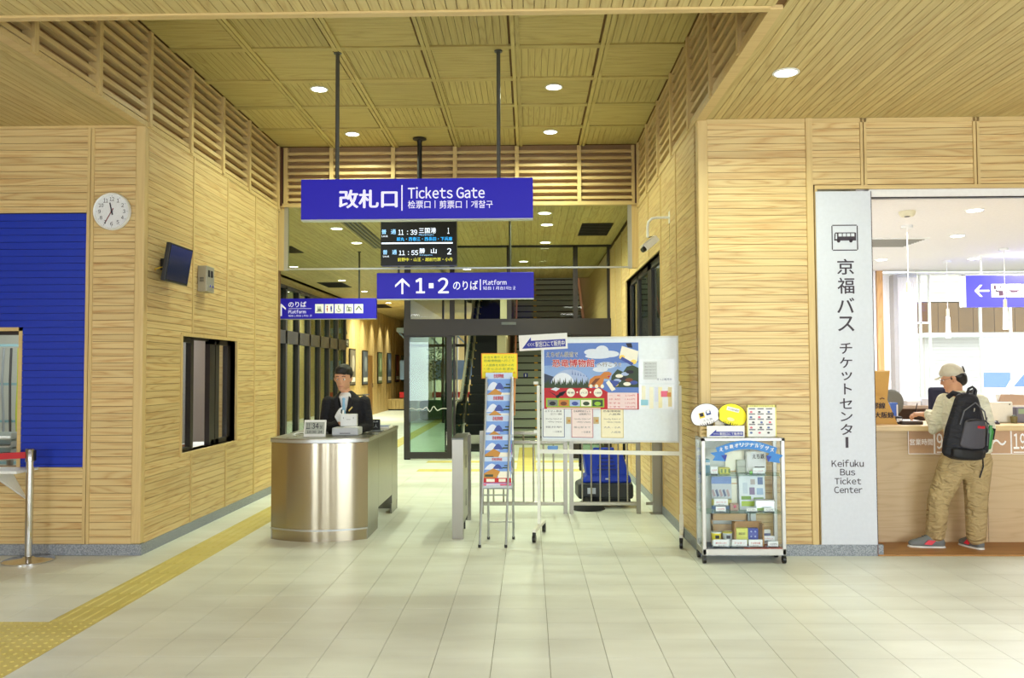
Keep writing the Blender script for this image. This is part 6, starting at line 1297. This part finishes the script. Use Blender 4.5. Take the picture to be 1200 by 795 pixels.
g = G(); g.prism([(.12*math.cos(2*PI*k/20), 1.18+.13*math.sin(2*PI*k/20)) for k in range(20)], 0, .05); g.obj('backrest', GV, t, bevel=.015); G().box(-.2, .2, .05, .42, .6, .68).obj('seat', GV, t, bevel=.03); G().cyl((0, .2, .06), (0, .2, .6), .03).obj('stem', BLACK, t)
# monitor back, box, mouse, phone on the counter
t, w_, h = bx_thing('desktop_monitor', 'white backed desktop monitor on the counter beyond the backpack', 'monitor', 1161, 471.5, 1187, 496, 7.62, .03, mat('monitor_white', (232, 228, 216), .4), ZT+.0, bev=.01); G().cyl((w_*.7, -.003, h*.88), (w_*.7, 0, h*.88), .006, n=8).obj('power_mark', DARK, t); G().box(-.08, .08, .03, .12, 0, .012).obj('stand', mat('monitor_white', (232, 228, 216)), t)
t = thing('open_carton', 'open brown and white carton tilted behind the white monitor', 'box', (wx(1186, 7.85, 480), 7.85, ZT)); 
G().prism([(-.12, .0), (.08, 0), (.15, .25), (-.14, .25)], 0, .015).obj('front_flap', mat('carton_white', (232, 230, 226)), t); G().prism([(-.14, .15), (.12, .15), (.1, .24), (-.1, .25)], -.02, -.005).obj('tan_flap', mat('carton_tan', (190, 160, 136)), t); G().box(-.12, .08, .015, .2, 0, .16).obj('carton_body', mat('carton_white', (232, 230, 226)), t)
t = thing('computer_mouse', 'dark domed mouse at the foot of the white monitor', 'mouse', (wx(1166, 7.45, 490), 7.45, ZT)); G().ball((0, 0, .0), (.035, .05, .03), 14, 8).obj('mouse_body', mat('mouse_plum', (50, 40, 56), .4), t, smooth=60); G().box(-.002, .002, -.05, 0, .026, .031).obj('wheel_slot', BLACK, t)
t = thing('card_terminal', 'grey card terminal with a green screen near the counter end', 'terminal', (wx(1198, 7.6, 480), 7.6, ZT)); G().box(-.05, .06, 0, .08, 0, .14).obj('terminal_body', mat('terminal_grey', (120, 116, 130), .4), t, bevel=.006); G().box(-.035, .05, -.002, 0, .08, .125).obj('terminal_screen', mat('screen_sage', (150, 170, 140), .3), t)
t = thing('small_pot', 'small olive pot on the counter next to the carton', 'pot', (wx(1189, 7.55, 490), 7.56, ZT)); G().lathe([(.025, 0), (.03, .06), (.026, .06)], 16).obj('pot_body', mat('pot_olive', (110, 100, 60), .6), t, smooth=40); G().ball((0, 0, .06), (.02, .02, .012), 10, 6).obj('filling', DKG, t)

# ---- framed posters and bench on the far hall wall
for k, (px, y0, y1, c_) in enumerate(((411.5, 409, 452, (120, 110, 100)), (426.5, 411, 451.5, (96, 104, 120)), (444, 413, 450, (130, 150, 110)), (455, 414, 449.5, (90, 110, 140)), (464.5, 416, 448, (130, 60, 60)), (471.5, 417, 447, (100, 120, 110)))):
    Y = 5.44*F/(620-px); zc0 = wz(y1, Y, px); zc1 = wz(y0, Y, px); t = thing('framed_poster', ['greyish framed poster beside the attendant head, nearest of the wall row', 'tall blue grey framed poster, second along the hall wall', 'olive framed poster, third along the hall wall', 'blue framed poster, fourth along the hall wall', 'dark red framed poster, fifth along the hall wall', 'farthest framed poster, partly hidden by the door frame'][k], 'picture', (-5.44, Y, zc0), PI/2, group='framed posters on the hall wall')
    w_ = .42; h = zc1-zc0; G().box(-w_, w_, -.03, 0, 0, h).obj('frame', DARK, t); G().box(-w_+.04, w_-.04, -.034, -.03, .04, h-.04).obj('print', mat('poster_tone%d' % k, c_, .4), t); G().box(-w_+.08, w_-.1, -.037, -.034, h*.1, h*.22).obj('caption_block', PAPER, t); G().disc((.05, h*.6), .2, .26, -.037, 14).obj('print_motif', mat('poster_motif%d' % k, tuple(min(255, v+60) for v in c_)), t)
t = thing('hall_door', 'brown door in the far hall wall between two framed posters', 'door', (-5.44, 5.44*F/187, 0), PI/2); G().box(-.35, .35, -.02, 0, 0, 2.05).obj('door_panel', mat('door_brown', (150, 110, 56), .5), t); G().box(.25, .29, -.06, -.02, .95, 1.1).obj('handle', CHROME, t)
t = thing('wooden_bench', 'light wooden slatted box bench against the far hall wall', 'bench', (-5.0, 32.5, 0))
for k in range(6): G().box(-.45+k*.15, -.31+k*.15, -.4, .4, .05, .42).obj('slat', W_T, t)
G().box(-.43, .43, -.35, .35, 0, .06).obj('plinth', DARK, t)
t = thing('waiting_sign', 'black square sign with white lettering on the hall wall beside the glass screen', 'sign', (-5.44, 24.6, wz(407, 24.6, 404)), PI/2); G().box(-.25, .25, -.05, 0, 0, .24).obj('plate', BLACK, t); txt('待合室', (-.18, .12, .18, .2), PAPER, t, -.052, .01); txt('Waiting', (-.18, .04, .1, .1), PAPER, t, -.052, .01)
t = thing('pictogram_mark', 'dark seated figures pictogram on the hall wall above the black sign', 'sign', (-5.44, 24.6, wz(393, 24.6, 404)), PI/2); G().box(-.24, .24, -.01, 0, 0, .3).obj('backing', mat('mark_tan', (196, 172, 110)), t); g = G(); g.prism([(-.2, .05), (-.04, .2), (.0, .15), (-.12, .03)], -.016, -.01).prism([(.2, .05), (.04, .2), (.0, .15), (.12, .03)], -.016, -.01).disc((0, .24), .04, .04, -.016, 12); g.obj('figure', DARK, t)
t = thing('rest_table', 'small dark glass topped table stand in the hall behind the attendant', 'table', (-3.85, 18.2, 0)); G().box(-.3, .3, -.3, .3, .98, 1.0).obj('table_top', mat('dark_top', (60, 64, 54), .2), t); 
for x in (-.27, .27): G().box(x-.015, x+.015, -.015, .015, 0, .98).obj('leg', ALU, t)
G().box(-.2, .2, -.2, .2, 0, .02).obj('foot', ALU, t)
t = thing('stair_notice', 'small blue square notice stuck on a stair riser', 'notice', (wx(616, 19.23, 436), 19.228, 1.40)); G().box(-.05, .05, -.006, 0, -.05, .05).obj('plate', mat('notice_blue', (30, 50, 150)), t); G().box(-.015, .015, -.008, -.006, -.03, .03).obj('mark', PAPER, t)
# ================================================================== PEOPLE
# a body is laid out as hulls of ellipsoids along the bones, melted into one skin by a voxel remesh
_ico = {}
def ico(n=2):
    if n not in _ico:
        b = bmesh.new(); bmesh.ops.create_icosphere(b, subdivisions=n, radius=1); _ico[n] = [v.co.copy() for v in b.verts]; b.free()
    return _ico[n]
def blob(name, prims, m, parent, voxel=.010, smooth=3, fac=.5, **kw):
    b = bmesh.new()
    for hull in prims:
        vs = []
        for c, r in hull:
            r = r if isinstance(r, (tuple, list)) else (r, r, r)
            vs += [b.verts.new((c[0]+v.x*r[0], c[1]+v.y*r[1], c[2]+v.z*r[2])) for v in ico()]
        res = bmesh.ops.convex_hull(b, input=vs)
        dead = [g for g in set(res['geom_interior']+res['geom_unused']) if isinstance(g, bmesh.types.BMVert) and g.is_valid]
        if dead: bmesh.ops.delete(b, geom=dead, context='VERTS')
    me = bpy.data.meshes.new('tmp'); b.to_mesh(me); b.free(); o = bpy.data.objects.new('tmp', me); COL.objects.link(o)
    r = o.modifiers.new('r', 'REMESH'); r.mode = 'VOXEL'; r.voxel_size = voxel
    s = o.modifiers.new('s', 'SMOOTH'); s.factor = fac; s.iterations = smooth
    bpy.context.view_layer.update(); ev = o.evaluated_get(bpy.context.evaluated_depsgraph_get()); out = bpy.data.meshes.new_from_object(ev); out.name = name
    bpy.data.objects.remove(o); bpy.data.meshes.remove(me)
    out.polygons.foreach_set('use_smooth', [True]*len(out.polygons)); out.materials.clear(); out.materials.append(m)
    return link(name, out, parent, **kw)
V = Vector
def chain(pts, rs): return [[(pts[i], rs[i]), (pts[i+1], rs[i+1])] for i in range(len(pts)-1)]
def hand(wrist, fwd, palm, side, curl, s=1.0, thumb=.6, grow=0):
    """wrist point, direction of the fingers, palm normal (towards which they curl), side = direction of the thumb"""
    fwd = fwd.normalized(); palm = palm.normalized(); side = side.normalized(); out = []
    kn = wrist+fwd*.085*s
    out.append([(wrist, .024*s+grow), (wrist+fwd*.03*s+side*.016*s, .017*s+grow), (wrist+fwd*.03*s-side*.02*s, .015*s+grow), (kn+side*.028*s, .0125*s+grow), (kn-side*.03*s, .0115*s+grow)])
    for k, (off, L_, r) in enumerate(((.030, .072, .0085), (.010, .080, .0090), (-.011, .074, .0085), (-.031, .058, .0075))):
        p = kn+side*off*s*.98; d = fwd.copy(); a = curl*(1+.12*k); pts = [p-fwd*.01*s]; rs = [r*s*1.1+grow]
        for j, q in enumerate((.45, .30, .25)):
            d = (fwd*math.cos(a*(j+1)*.62)+palm*math.sin(a*(j+1)*.62)).normalized(); p = p+d*L_*q*s; pts.append(p); rs.append((r-.0008*(j+1))*s+grow)
        out += chain(pts, rs)
    p0 = wrist+fwd*.022*s+side*.022*s; d1 = (fwd*.65+side*.6+palm*.35*thumb).normalized(); d2 = (fwd*.85+side*.1+palm*.5*thumb).normalized()
    out += chain([p0, p0+d1*.038*s, p0+d1*.038*s+d2*.034*s, p0+d1*.038*s+d2*.058*s], [.0145*s+grow, .0115*s+grow, .0098*s+grow, .008*s+grow])
    return out
def head_prims(c, f, u, s=1.0):
    """c = centre of the head, f = facing, u = up"""
    f = f.normalized(); u = (u-f*u.dot(f)).normalized(); r = f.cross(u)
    P_ = lambda a, b_, d: c+f*a*s+r*b_*s+u*d*s
    H = []
    H.append([(P_(-.012, 0, .035), .082*s), (P_(.018, 0, .03), .074*s), (P_(.01, 0, -.01), .07*s)])
    H.append([(P_(.03, .0, -.005), .062*s), (P_(.05, 0, -.075), .034*s), (P_(.0, .035, -.06), .028*s), (P_(.0, -.035, -.06), .028*s)])
    H.append([(P_(.078, 0, -.09), .016*s), (P_(.055, .02, -.088), .016*s), (P_(.055, -.02, -.088), .016*s)])
    H.append([(P_(.085, 0, .02), .009*s), (P_(.102, 0, -.02), .010*s)]); H.append([(P_(.092, .011, -.026), .008*s), (P_(.092, -.011, -.026), .008*s)])
    H.append([(P_(.082, .034, .032), .009*s), (P_(.086, .014, .028), .009*s)]); H.append([(P_(.082, -.034, .032), .009*s), (P_(.086, -.014, .028), .009*s)])
    H.append([(P_(.084, .018, -.053), .007*s), (P_(.088, 0, -.051), .0075*s), (P_(.084, -.018, -.053), .007*s)]); H.append([(P_(.083, .014, -.062), .007*s), (P_(.086, 0, -.063), .0075*s), (P_(.083, -.014, -.062), .007*s)])
    for q in (-1, 1): H.append([(P_(.0, q*.077, .015), .013*s), (P_(-.008, q*.082, .0), .012*s), (P_(.002, q*.076, -.022), .008*s)])
    return H, P_, r, u
SKIN = mat('skin', (214, 160, 126), .55); HAIR = mat('hair_black', (24, 20, 20), .5); EYEW = mat('eye_white', (230, 228, 222), .3)
def face(parent, P_, s, f):
    for q in (-1, 1):
        c = P_(.074, q*.029, .008); e = G().ball(tuple(c), .0115*s, 12, 8).obj('eye', EYEW, parent, smooth=60); G().ball(tuple(c+f*.0075*s), .0062*s, 10, 6).obj('iris', HAIR, e, smooth=60)
        G().tube([P_(.080, q*.044, .034), P_(.089, q*.030, .040), P_(.089, q*.014, .036)], .0035*s, 6).obj('eyebrow', HAIR, parent)
    G().tube([P_(.083, .022, -.0575), P_(.093, .008, -.0565), P_(.093, -.008, -.0565), P_(.083, -.022, -.0575)], .0035*s, 6).obj('lips', mat('lips', (180, 104, 92), .5), parent, smooth=60)

# ---- attendant behind the booth, facing the camera, gloved hand raised to the chest
ax = wx(405, 8.12, 460); AT = thing('person', 'person in black jacket, pale blue tie and white gloves behind the steel counter', 'person', (ax, 8.12, 0)); AT['group'] = 'people'
JK = mat('jacket_black', (20, 20, 26), .8, folds=.02); SHIRT = mat('shirt_white', (226, 228, 236), .7); TIE = mat('tie_blue', (140, 190, 226), .5); GLV = mat('glove_white', (240, 242, 246), .7)
s = 1.03; hc = V((-.02, -.02, 1.43)); f = V((-.05, -1, -.16)).normalized(); H, P_, r_, u_ = head_prims(hc, f, V((0, 0, 1)), s)
sh = 1.25
bodyP = H+[[(V((-.02, .02, 1.39)), .045), (V((0, .03, 1.27)), .052)], [(V((0, .03, 1.17)), (.13, .07, .05)), (V((0, .03, 1.0)), (.12, .075, .06)), (V((0, .03, .85)), (.14, .09, .08))]]
for q in (-1, 1): bodyP += chain([V((q*.075, .03, .84)), V((q*.085, .02, .46)), V((q*.085, .04, .09))], [.08, .055, .04])+[[(V((q*.085, .05, .05)), .04), (V((q*.09, -.09, .035)), .03)]]
blob('body', bodyP, SKIN, AT, .007, 2)
face(AT, P_, s, f)
hp = []
for a_, b_, d_, r in ((-.03, 0, .055, .088), (-.045, 0, .0, .078), (.03, 0, .085, .058)): hp.append([(P_(a_, b_, d_), r*s)])
hp += [[(P_(-.03, 0, .05), .09*s), (P_(.04, .02, .082), .045*s), (P_(.035, -.03, .082), .045*s)], [(P_(.065, .03, .075), .022*s), (P_(.07, -.035, .07), .022*s)], [(P_(-.0, .07, .04), .026*s), (P_(.012, .072, .012), .010*s)], [(P_(.0, -.07, .04), .026*s), (P_(.012, -.072, .012), .010*s)], [(P_(-.055, 0, -.05), .045*s), (P_(-.05, 0, 0), .07*s)]]
blob('hair', hp, HAIR, AT, .007, 2)
jk = [[(V((0, .03, sh-.035)), (.165, .10, .05)), (V((0, .03, 1.08)), (.165, .115, .05))], [(V((0, .03, 1.1)), (.17, .115, .06)), (V((0, .03, .72)), (.18, .12, .04))], [(V((0, .045, 1.30)), (.07, .06, .02)), (V((0, .03, sh-.035)), (.175, .085, .035))]]
for q in (-1, 1): jk += chain([V((q*.178, .03, sh-.045)), V((q*.215, .05, .97)), V((q*.12, -.12, .965 if q < 0 else .93))], [.062, .055, .045])
jk += chain([V((-.12, -.12, .965)), V((.0, -.17, 1.02))], [.046, .04]); jk += chain([V((.12, -.12, .93)), V((.07, -.2, .935))], [.045, .038])
blob('jacket', jk, JK, AT, .008, 3)
# shirt front, collar, tie sitting proud of the jacket opening
blob('shirt', [[(V((-.0, -.062, 1.255)), (.05, .03, .02)), (V((.012, -.10, 1.07)), (.008, .012, .01))], [(V((0, .02, 1.285)), (.06, .055, .02)), (V((0, -.03, 1.25)), (.062, .05, .02))]], SHIRT, AT, .006, 1)
blob('tie', [[(V((.004, -.098, 1.235)), (.017, .012, .016))], [(V((.004, -.105, 1.22)), (.012, .008, .01)), (V((.012, -.128, 1.09)), (.022, .007, .01))]], TIE, AT, .005, 1)
for q in (-1, 1): g = G(); g.prism([(q*.055, 1.265), (q*.085, 1.235), (q*.07, 1.14), (.012+q*.006, 1.055), (.012+q*.004, 1.075), (q*.045, 1.18)], -.112, -.10); g.obj('lapel', JK, AT)
G().prism([(.055, 1.13), (.09, 1.165), (.094, 1.155), (.06, 1.115)], -.125, -.118).obj('gold_badge', mat('badge_gold', (206, 180, 100), .4, .4), AT); G().disc((.085, 1.085), .009, .009, -.127, 12).obj('round_pin', PAPER, AT); G().box(.075, .125, -.128, -.122, 1.015, 1.035).obj('name_tag', mat('tag_violet', (90, 80, 150)), AT)
blob('glove', hand(V((.0, -.19, 1.02)), V((-.35, -.25, .9)), V((.75, -.35, .3)), V((.55, -.2, .5)), .8, .92, 1, .002), GLV, AT, .0045, 1)
blob('glove', hand(V((.06, -.215, .935)), V((-.5, -.75, -.1)), V((-.2, .1, -1)), V((-.8, .5, .1)), .5, .92, .6, .002), GLV, AT, .0045, 1)
G().cyl((.0, -.178, 1.005), (.0, -.197, 1.035), .03, .028, n=16).obj('wrist_cuff', SKIN, AT, smooth=50)
tr = []
for q in (-1, 1): tr += [[(V((0, .03, .86)), (.15, .1, .05)), (V((q*.085, .03, .74)), .09)]]+chain([V((q*.085, .03, .76)), V((q*.09, .02, .46)), V((q*.09, .04, .09))], [.09, .07, .058])
blob('trousers', tr, JK, AT, .012, 3)
for q in (-1, 1): blob('shoe', [[(V((q*.088, .06, .045)), .042), (V((q*.095, -.10, .03)), .032)]], BLACK, AT, .008, 2)

# ---- customer leaning on the office counter with a backpack
px0 = pt(1131, 535, 7.02); CU = thing('person', 'person in cream shirt, khaki trousers and pale cap leaning on the ticket counter', 'person', (px0.x, 7.0, 0)); CU['group'] = 'people'
def L(px, py, Y): p = pt(px, py, Y); return V((p.x-px0.x, Y-7.0, p.z))
fb = V((-.5, .86, 0)).normalized(); rb = V((.86, .5, 0)).normalized()
pel = L(1131, 533, 6.98); chest = L(1131, 484, 7.02); neck = L(1120, 459, 7.10); hc = L(1117, 443, 7.15); hc.z -= .005
s = 1.0; f = V((-.86, .42, -.28)).normalized(); H, P_, r_, u_ = head_prims(hc, f, V((.0, .0, 1)), .98)
shR = L(1149, 472, 6.97); shL = L(1107, 470, 7.15); hipL = L(1119, 540, 7.02); hipR = L(1145, 540, 6.99)
knL = L(1100, 585, 7.06); anL = L(1096, 626, 7.12); knR = L(1144, 586, 7.02); anR = L(1144, 629, 7.06)
elL = L(1097, 497, 7.13); wrL = L(1085, 486, 7.27); haL = L(1080, 485, 7.30)
elR = L(1150, 508, 7.2); wrR = L(1128, 487, 7.36)
body = H+[[(hc+V((.01, -.02, -.05)), .05), (neck, .055)], [(neck-V((0, 0, .03)), .06), (chest, (.15, .11, .1))], [(chest, (.14, .10, .1)), (pel, (.12, .09, .06))]]
for a_, b_, c_, sd in ((hipL, knL, anL, -1), (hipR, knR, anR, 1)): body += chain([a_, b_, c_], [.075, .05, .036])

body += chain([shL, elL, wrL], [.05, .04, .03])+chain([shR, elR, wrR], [.05, .04, .03])
body += hand(wrL, V((-.8, .45, .05)), V((.1, .1, -1)), V((.3, .9, .1)), .9, 1.0, .9)+hand(wrR, V((-.85, .3, -.1)), V((.0, -.2, -1)), V((.3, -.9, .1)), .8, 1.0, .8)
blob('body', body, SKIN, CU, .007, 2)
face(CU, P_, .98, f)
blob('hair', [[(P_(-.035, 0, .01), (.075, .085, .05)), (P_(-.05, 0, -.03), .055)], [(P_(-.0, .073, .02), .014), (P_(.012, .074, -.002), .01)], [(P_(-.0, -.073, .02), .014), (P_(.012, -.074, -.002), .01)]], HAIR, CU, .007, 2)
CAPM = mat('cap_beige', (206, 196, 174), .8)
blob('cap', [[(P_(-.01, 0, .05), (.098, .098, .06)), (P_(-.005, 0, .085), (.075, .075, .05)), (P_(.03, 0, .05), (.07, .07, .04))]], CAPM, CU, .008, 2)
g = G(); fan_ = []
for k in range(9): a_ = R(-62+k*15.5); fan_.append((k, a_))
top = [P_(.055+.085*math.cos(a_)**.6*1.05, .078*math.sin(a_), .035-.012*math.sin(a_)**2) for _, a_ in fan_]; bs = [P_(.05+.04*math.cos(a_), .075*math.sin(a_), .045) for _, a_ in fan_]
for k in range(8): g.add([bs[k], bs[k+1], top[k+1], top[k], bs[k]-u_*.006, bs[k+1]-u_*.006, top[k+1]-u_*.006, top[k]-u_*.006], [(0,1,2,3), (7,6,5,4), (0,4,5,1), (2,6,7,3), (1,5,6,2), (3,7,4,0)])
g.obj('cap_brim', CAPM, CU)
g = G(); g.tube([P_(-.1+.0, .055*math.sin(a_), .03+.05*math.cos(a_)) for a_ in [R(-90+k*18) for k in range(11)]], .006, 6); g.obj('cap_strap', mat('strap_dark', (40, 36, 38)), CU)
G().tube([P_(.1, .045, .008), P_(.104, .02, .008), P_(.108, 0, .012), P_(.104, -.02, .008), P_(.1, -.045, .008)], .002, 5).tube([P_(.1, .045, .008), P_(.0, .082, .01)], .0018, 5).tube([P_(.1, -.045, .008), P_(.0, -.082, .01)], .0018, 5).obj('glasses', mat('glasses_metal', (120, 100, 90), .3, .6), CU)
# shirt
CS = mat('shirt_cream', (232, 228, 204), .85, folds=.05)
hem = L(1135, 529, 6.99)
sp = [[(chest+V((0, 0, .03)), (.17, .13, .09)), (neck-V((0, 0, .055)), (.11, .09, .03))], [(chest, (.175, .14, .1)), (hem, (.185, .145, .03))], [(shL-V((0,0,.01)), .07), (shR, .07), (chest+V((0, 0, .04)), (.14, .12, .05))], [(shR, .068), (L(1156, 500, 6.98), .07), (hem+rb*.05, (.15, .13, .03))]]
sp += chain([shL, elL, wrL-V((-.02, .02, 0))], [.068, .068, .048])+chain([shR, elR, wrR-V((-.04, .03, 0))], [.068, .06, .045])+[[(elL, .06), (L(1093, 505, 7.12), .035)]]
blob('shirt', sp, CS, CU, .009, 3)
blob('collar', [[(neck+V((.012, -.01, -.005)), (.064, .06, .018)), (neck+V((.01, -.02, -.05)), (.085, .075, .012))]], CS, CU, .006, 1)
for q, e_ in ((wrL, V((-.8, .45, .0)).normalized()),): G().cyl(q-e_*.03, q-e_*.0, .043, .044, n=18).obj('cuff', CS, CU, smooth=50)
# trousers
KH = mat('khaki', (182, 158, 112), .85, folds=.06)
tp = [[(L(1132, 522, 6.99), (.165, .125, .03)), (hipL, (.10, .11, .07)), (hipR, (.11, .12, .07))]]
tp += chain([hipL, knL, anL+V((.0, 0, -.0))], [.118, .09, .078])+chain([hipR, knR, anR+V((0, 0, -.0))], [.118, .09, .078])+[[(hipL, .1), (hipR, .105), (L(1133, 556, 7.0), .05)]]
for q0, q1 in ((hipL, knL), (knL, anL), (hipR, knR), (knR, anR)):
    for k in range(2): c = q0.lerp(q1, .35+.4*k); tp.append([(c+V((-.055, -.03, .02)), .022), (c+V((.05, -.04, -.01)), .022)])
blob('trousers', tp, KH, CU, .009, 3); G().tube([L(1110, 548, 6.90), L(1114, 542, 6.88)], .002, 5).obj('pocket_seam', mat('seam_khaki', (140, 116, 76)), CU)
# shoes
SG = mat('shoe_grey', (112, 116, 116), .7); SR_ = mat('shoe_red', (214, 40, 60), .5); SOLE = mat('shoe_sole', (226, 224, 220), .6)
def shoe(heel, toe, nm):
    d = (toe-heel); d.z = 0; Ls = d.length; d.normalize(); sd = V((-d.y, d.x, 0)); h0 = V((heel.x, heel.y, 0)); q = lambda a, b_, z: h0+d*a*Ls+sd*b_+V((0, 0, z))
    o = blob('shoe', [[(q(.13, 0, .06), .04), (q(.24, 0, .10), .042), (q(.55, 0, .065), .042)], [(q(.12, 0, .05), .04), (q(.6, 0, .055), .045), (q(.9, 0, .042), (.034, .034, .03))]], SG, CU, .006, 2)
    blob('sole', [[(q(.1, 0, .018), (.038, .038, .016)), (q(.62, 0, .016), (.048, .048, .014)), (q(.93, 0, .018), (.034, .034, .014))]], SOLE, o, .006, 1)
    for sg in (-1, 1):
        G().add([q(.28, sg*.036, .075), q(.42, sg*.046, .04), q(.62, sg*.047, .045), q(.5, sg*.040, .078), q(.28, sg*.046, .075), q(.42, sg*.056, .04), q(.62, sg*.057, .045), q(.5, sg*.050, .078)], [(0,1,2,3), (7,6,5,4), (0,4,5,1), (1,5,6,2), (2,6,7,3), (3,7,4,0)]).obj('red_patch', SR_, o)
    for k in range(4): G().tube([q(.4+k*.07, -.02, .12-.006*k), q(.4+k*.07, .02, .12-.006*k)], .0035, 5).obj('lace', mat('lace_grey', (70, 72, 76)), o)
shoe(L(1107, 640, 7.10), L(1065, 637, 7.14), 'a'); shoe(L(1151, 642, 7.02), L(1126, 636, 7.22), 'b')
# pen in the hand
g = G(); e_ = haL+V((-.05, .03, .0)); pn = thing('pen', 'thin dark pen held in the hand resting on the ticket counter', 'pen', tuple(V((px0.x, 7.0, 0))+e_)); G().cyl((0, 0, -.02), (.02, -.02, .09), .004, n=8).obj('barrel', INK, pn); G().cyl((0, 0, -.02), (-.003, .003, -.032), .003, .001, n=8).obj('tip', CHROME, pn)

# ---- backpack
BK = mat('pack_black', (26, 26, 34), .75, folds=.03); BG = mat('pack_grey', (76, 74, 82), .7)
bc = pt(1132, 496, 6.83); BP_ = thing('backpack', 'black and grey backpack with a red mark worn on the cream shirt', 'backpack', (bc.x, 6.82, bc.z), rot=(R(9), R(4), R(14)))
prims = [[(V((0, 0, -.22)), (.16, .07, .05)), (V((0, -.01, -.05)), (.165, .085, .06)), (V((-.02, .01, .17)), (.09, .055, .05))], [(V((0, -.01, -.22)), (.155, .08, .045)), (V((0, -.03, -.08)), (.13, .075, .06))]]
BP_.scale = (1.16, 1.1, 1.14)
blob('main_bag', prims, BK, BP_, .009, 4)
blob('front_pocket', [[(V((.0, -.085, -.14)), (.105, .03, .03)), (V((-.005, -.085, .02)), (.085, .03, .03))]], BG, BP_, .007, 3)
blob('base_panel', [[(V((0, -.06, -.225)), (.135, .05, .03)), (V((0, -.06, -.18)), (.14, .05, .02))]], mat('pack_base', (20, 20, 24), .6), BP_, .007, 2)
G().tube([(-.085, -.11, .03), (-.03, -.118, .045), (.04, -.118, .045), (.085, -.11, .02)], .005, 6).obj('pocket_zip', BLACK, BP_, smooth=50); G().tube([(-.11, -.07, .0), (-.1, -.08, .1), (-.02, -.075, .16), (.07, -.07, .1), (.12, -.07, -.02), (.13, -.075, -.14)], .005, 6).obj('main_zip', mat('zip_grey', (90, 90, 96)), BP_, smooth=50)
txt('OUTDOOR' if 0 else '― ―', (-.01, -.005, .05, .005), RED, BP_, -.12, .03, name='red_mark')
G().box(-.005, .05, -.119, -.115, -.012, .0).obj('red_mark', mat('mark_red', (190, 40, 60)), BP_)
for x, z in ((-.04, .12), (.075, .06)): G().box(x-.004, x+.004, -.10, -.09, z-.02, z+.005).obj('zip_pull', CHROME, BP_)
G().tube([(-.035, .0, .19), (-.035, -.01, .245), (-.01, -.012, .262), (.02, -.01, .245), (.022, .0, .19)], .009, 8).obj('grab_loop', BK, BP_, smooth=50)
G().tube([(-.03, .02, .15), (-.055, .05, .19), (-.07, .09, .195), (-.085, .12, .16)], [.016, .02, .02, .018], 8).obj('shoulder_strap', BK, BP_, smooth=50); G().tube([(.05, .03, .17), (.1, .09, .22), (.13, .16, .2)], [.016, .02, .018], 8).obj('shoulder_strap', BK, BP_, smooth=50)
blob('side_pocket', [[(V((.155, -.01, -.18)), (.03, .05, .03)), (V((.15, -.01, -.06)), (.025, .045, .02))]], BK, BP_, .008, 2)
b_ = G().lathe([(.022, -.1), (.026, -.09), (.026, .03), (.012, .055), (.012, .07)], 14, (.172, -.03, -.07)).obj('green_bottle', mat('bottle_green', (60, 140, 70), .3), BP_, smooth=40)
G().box(.19, .20, -.05, -.0, -.1, -.02).obj('side_flap', BK, BP_); G().tube([(.15, -.03, -.24), (.16, -.035, -.3), (.15, -.03, -.38), (.165, -.03, -.30)], .005, 6).obj('dangling_strap', BK, BP_, smooth=50)

for k_, (par_, m_, g_) in NBG.items():
    o = g_.obj('boards_beyond', m_, par_); o['kind'] = 'stuff'
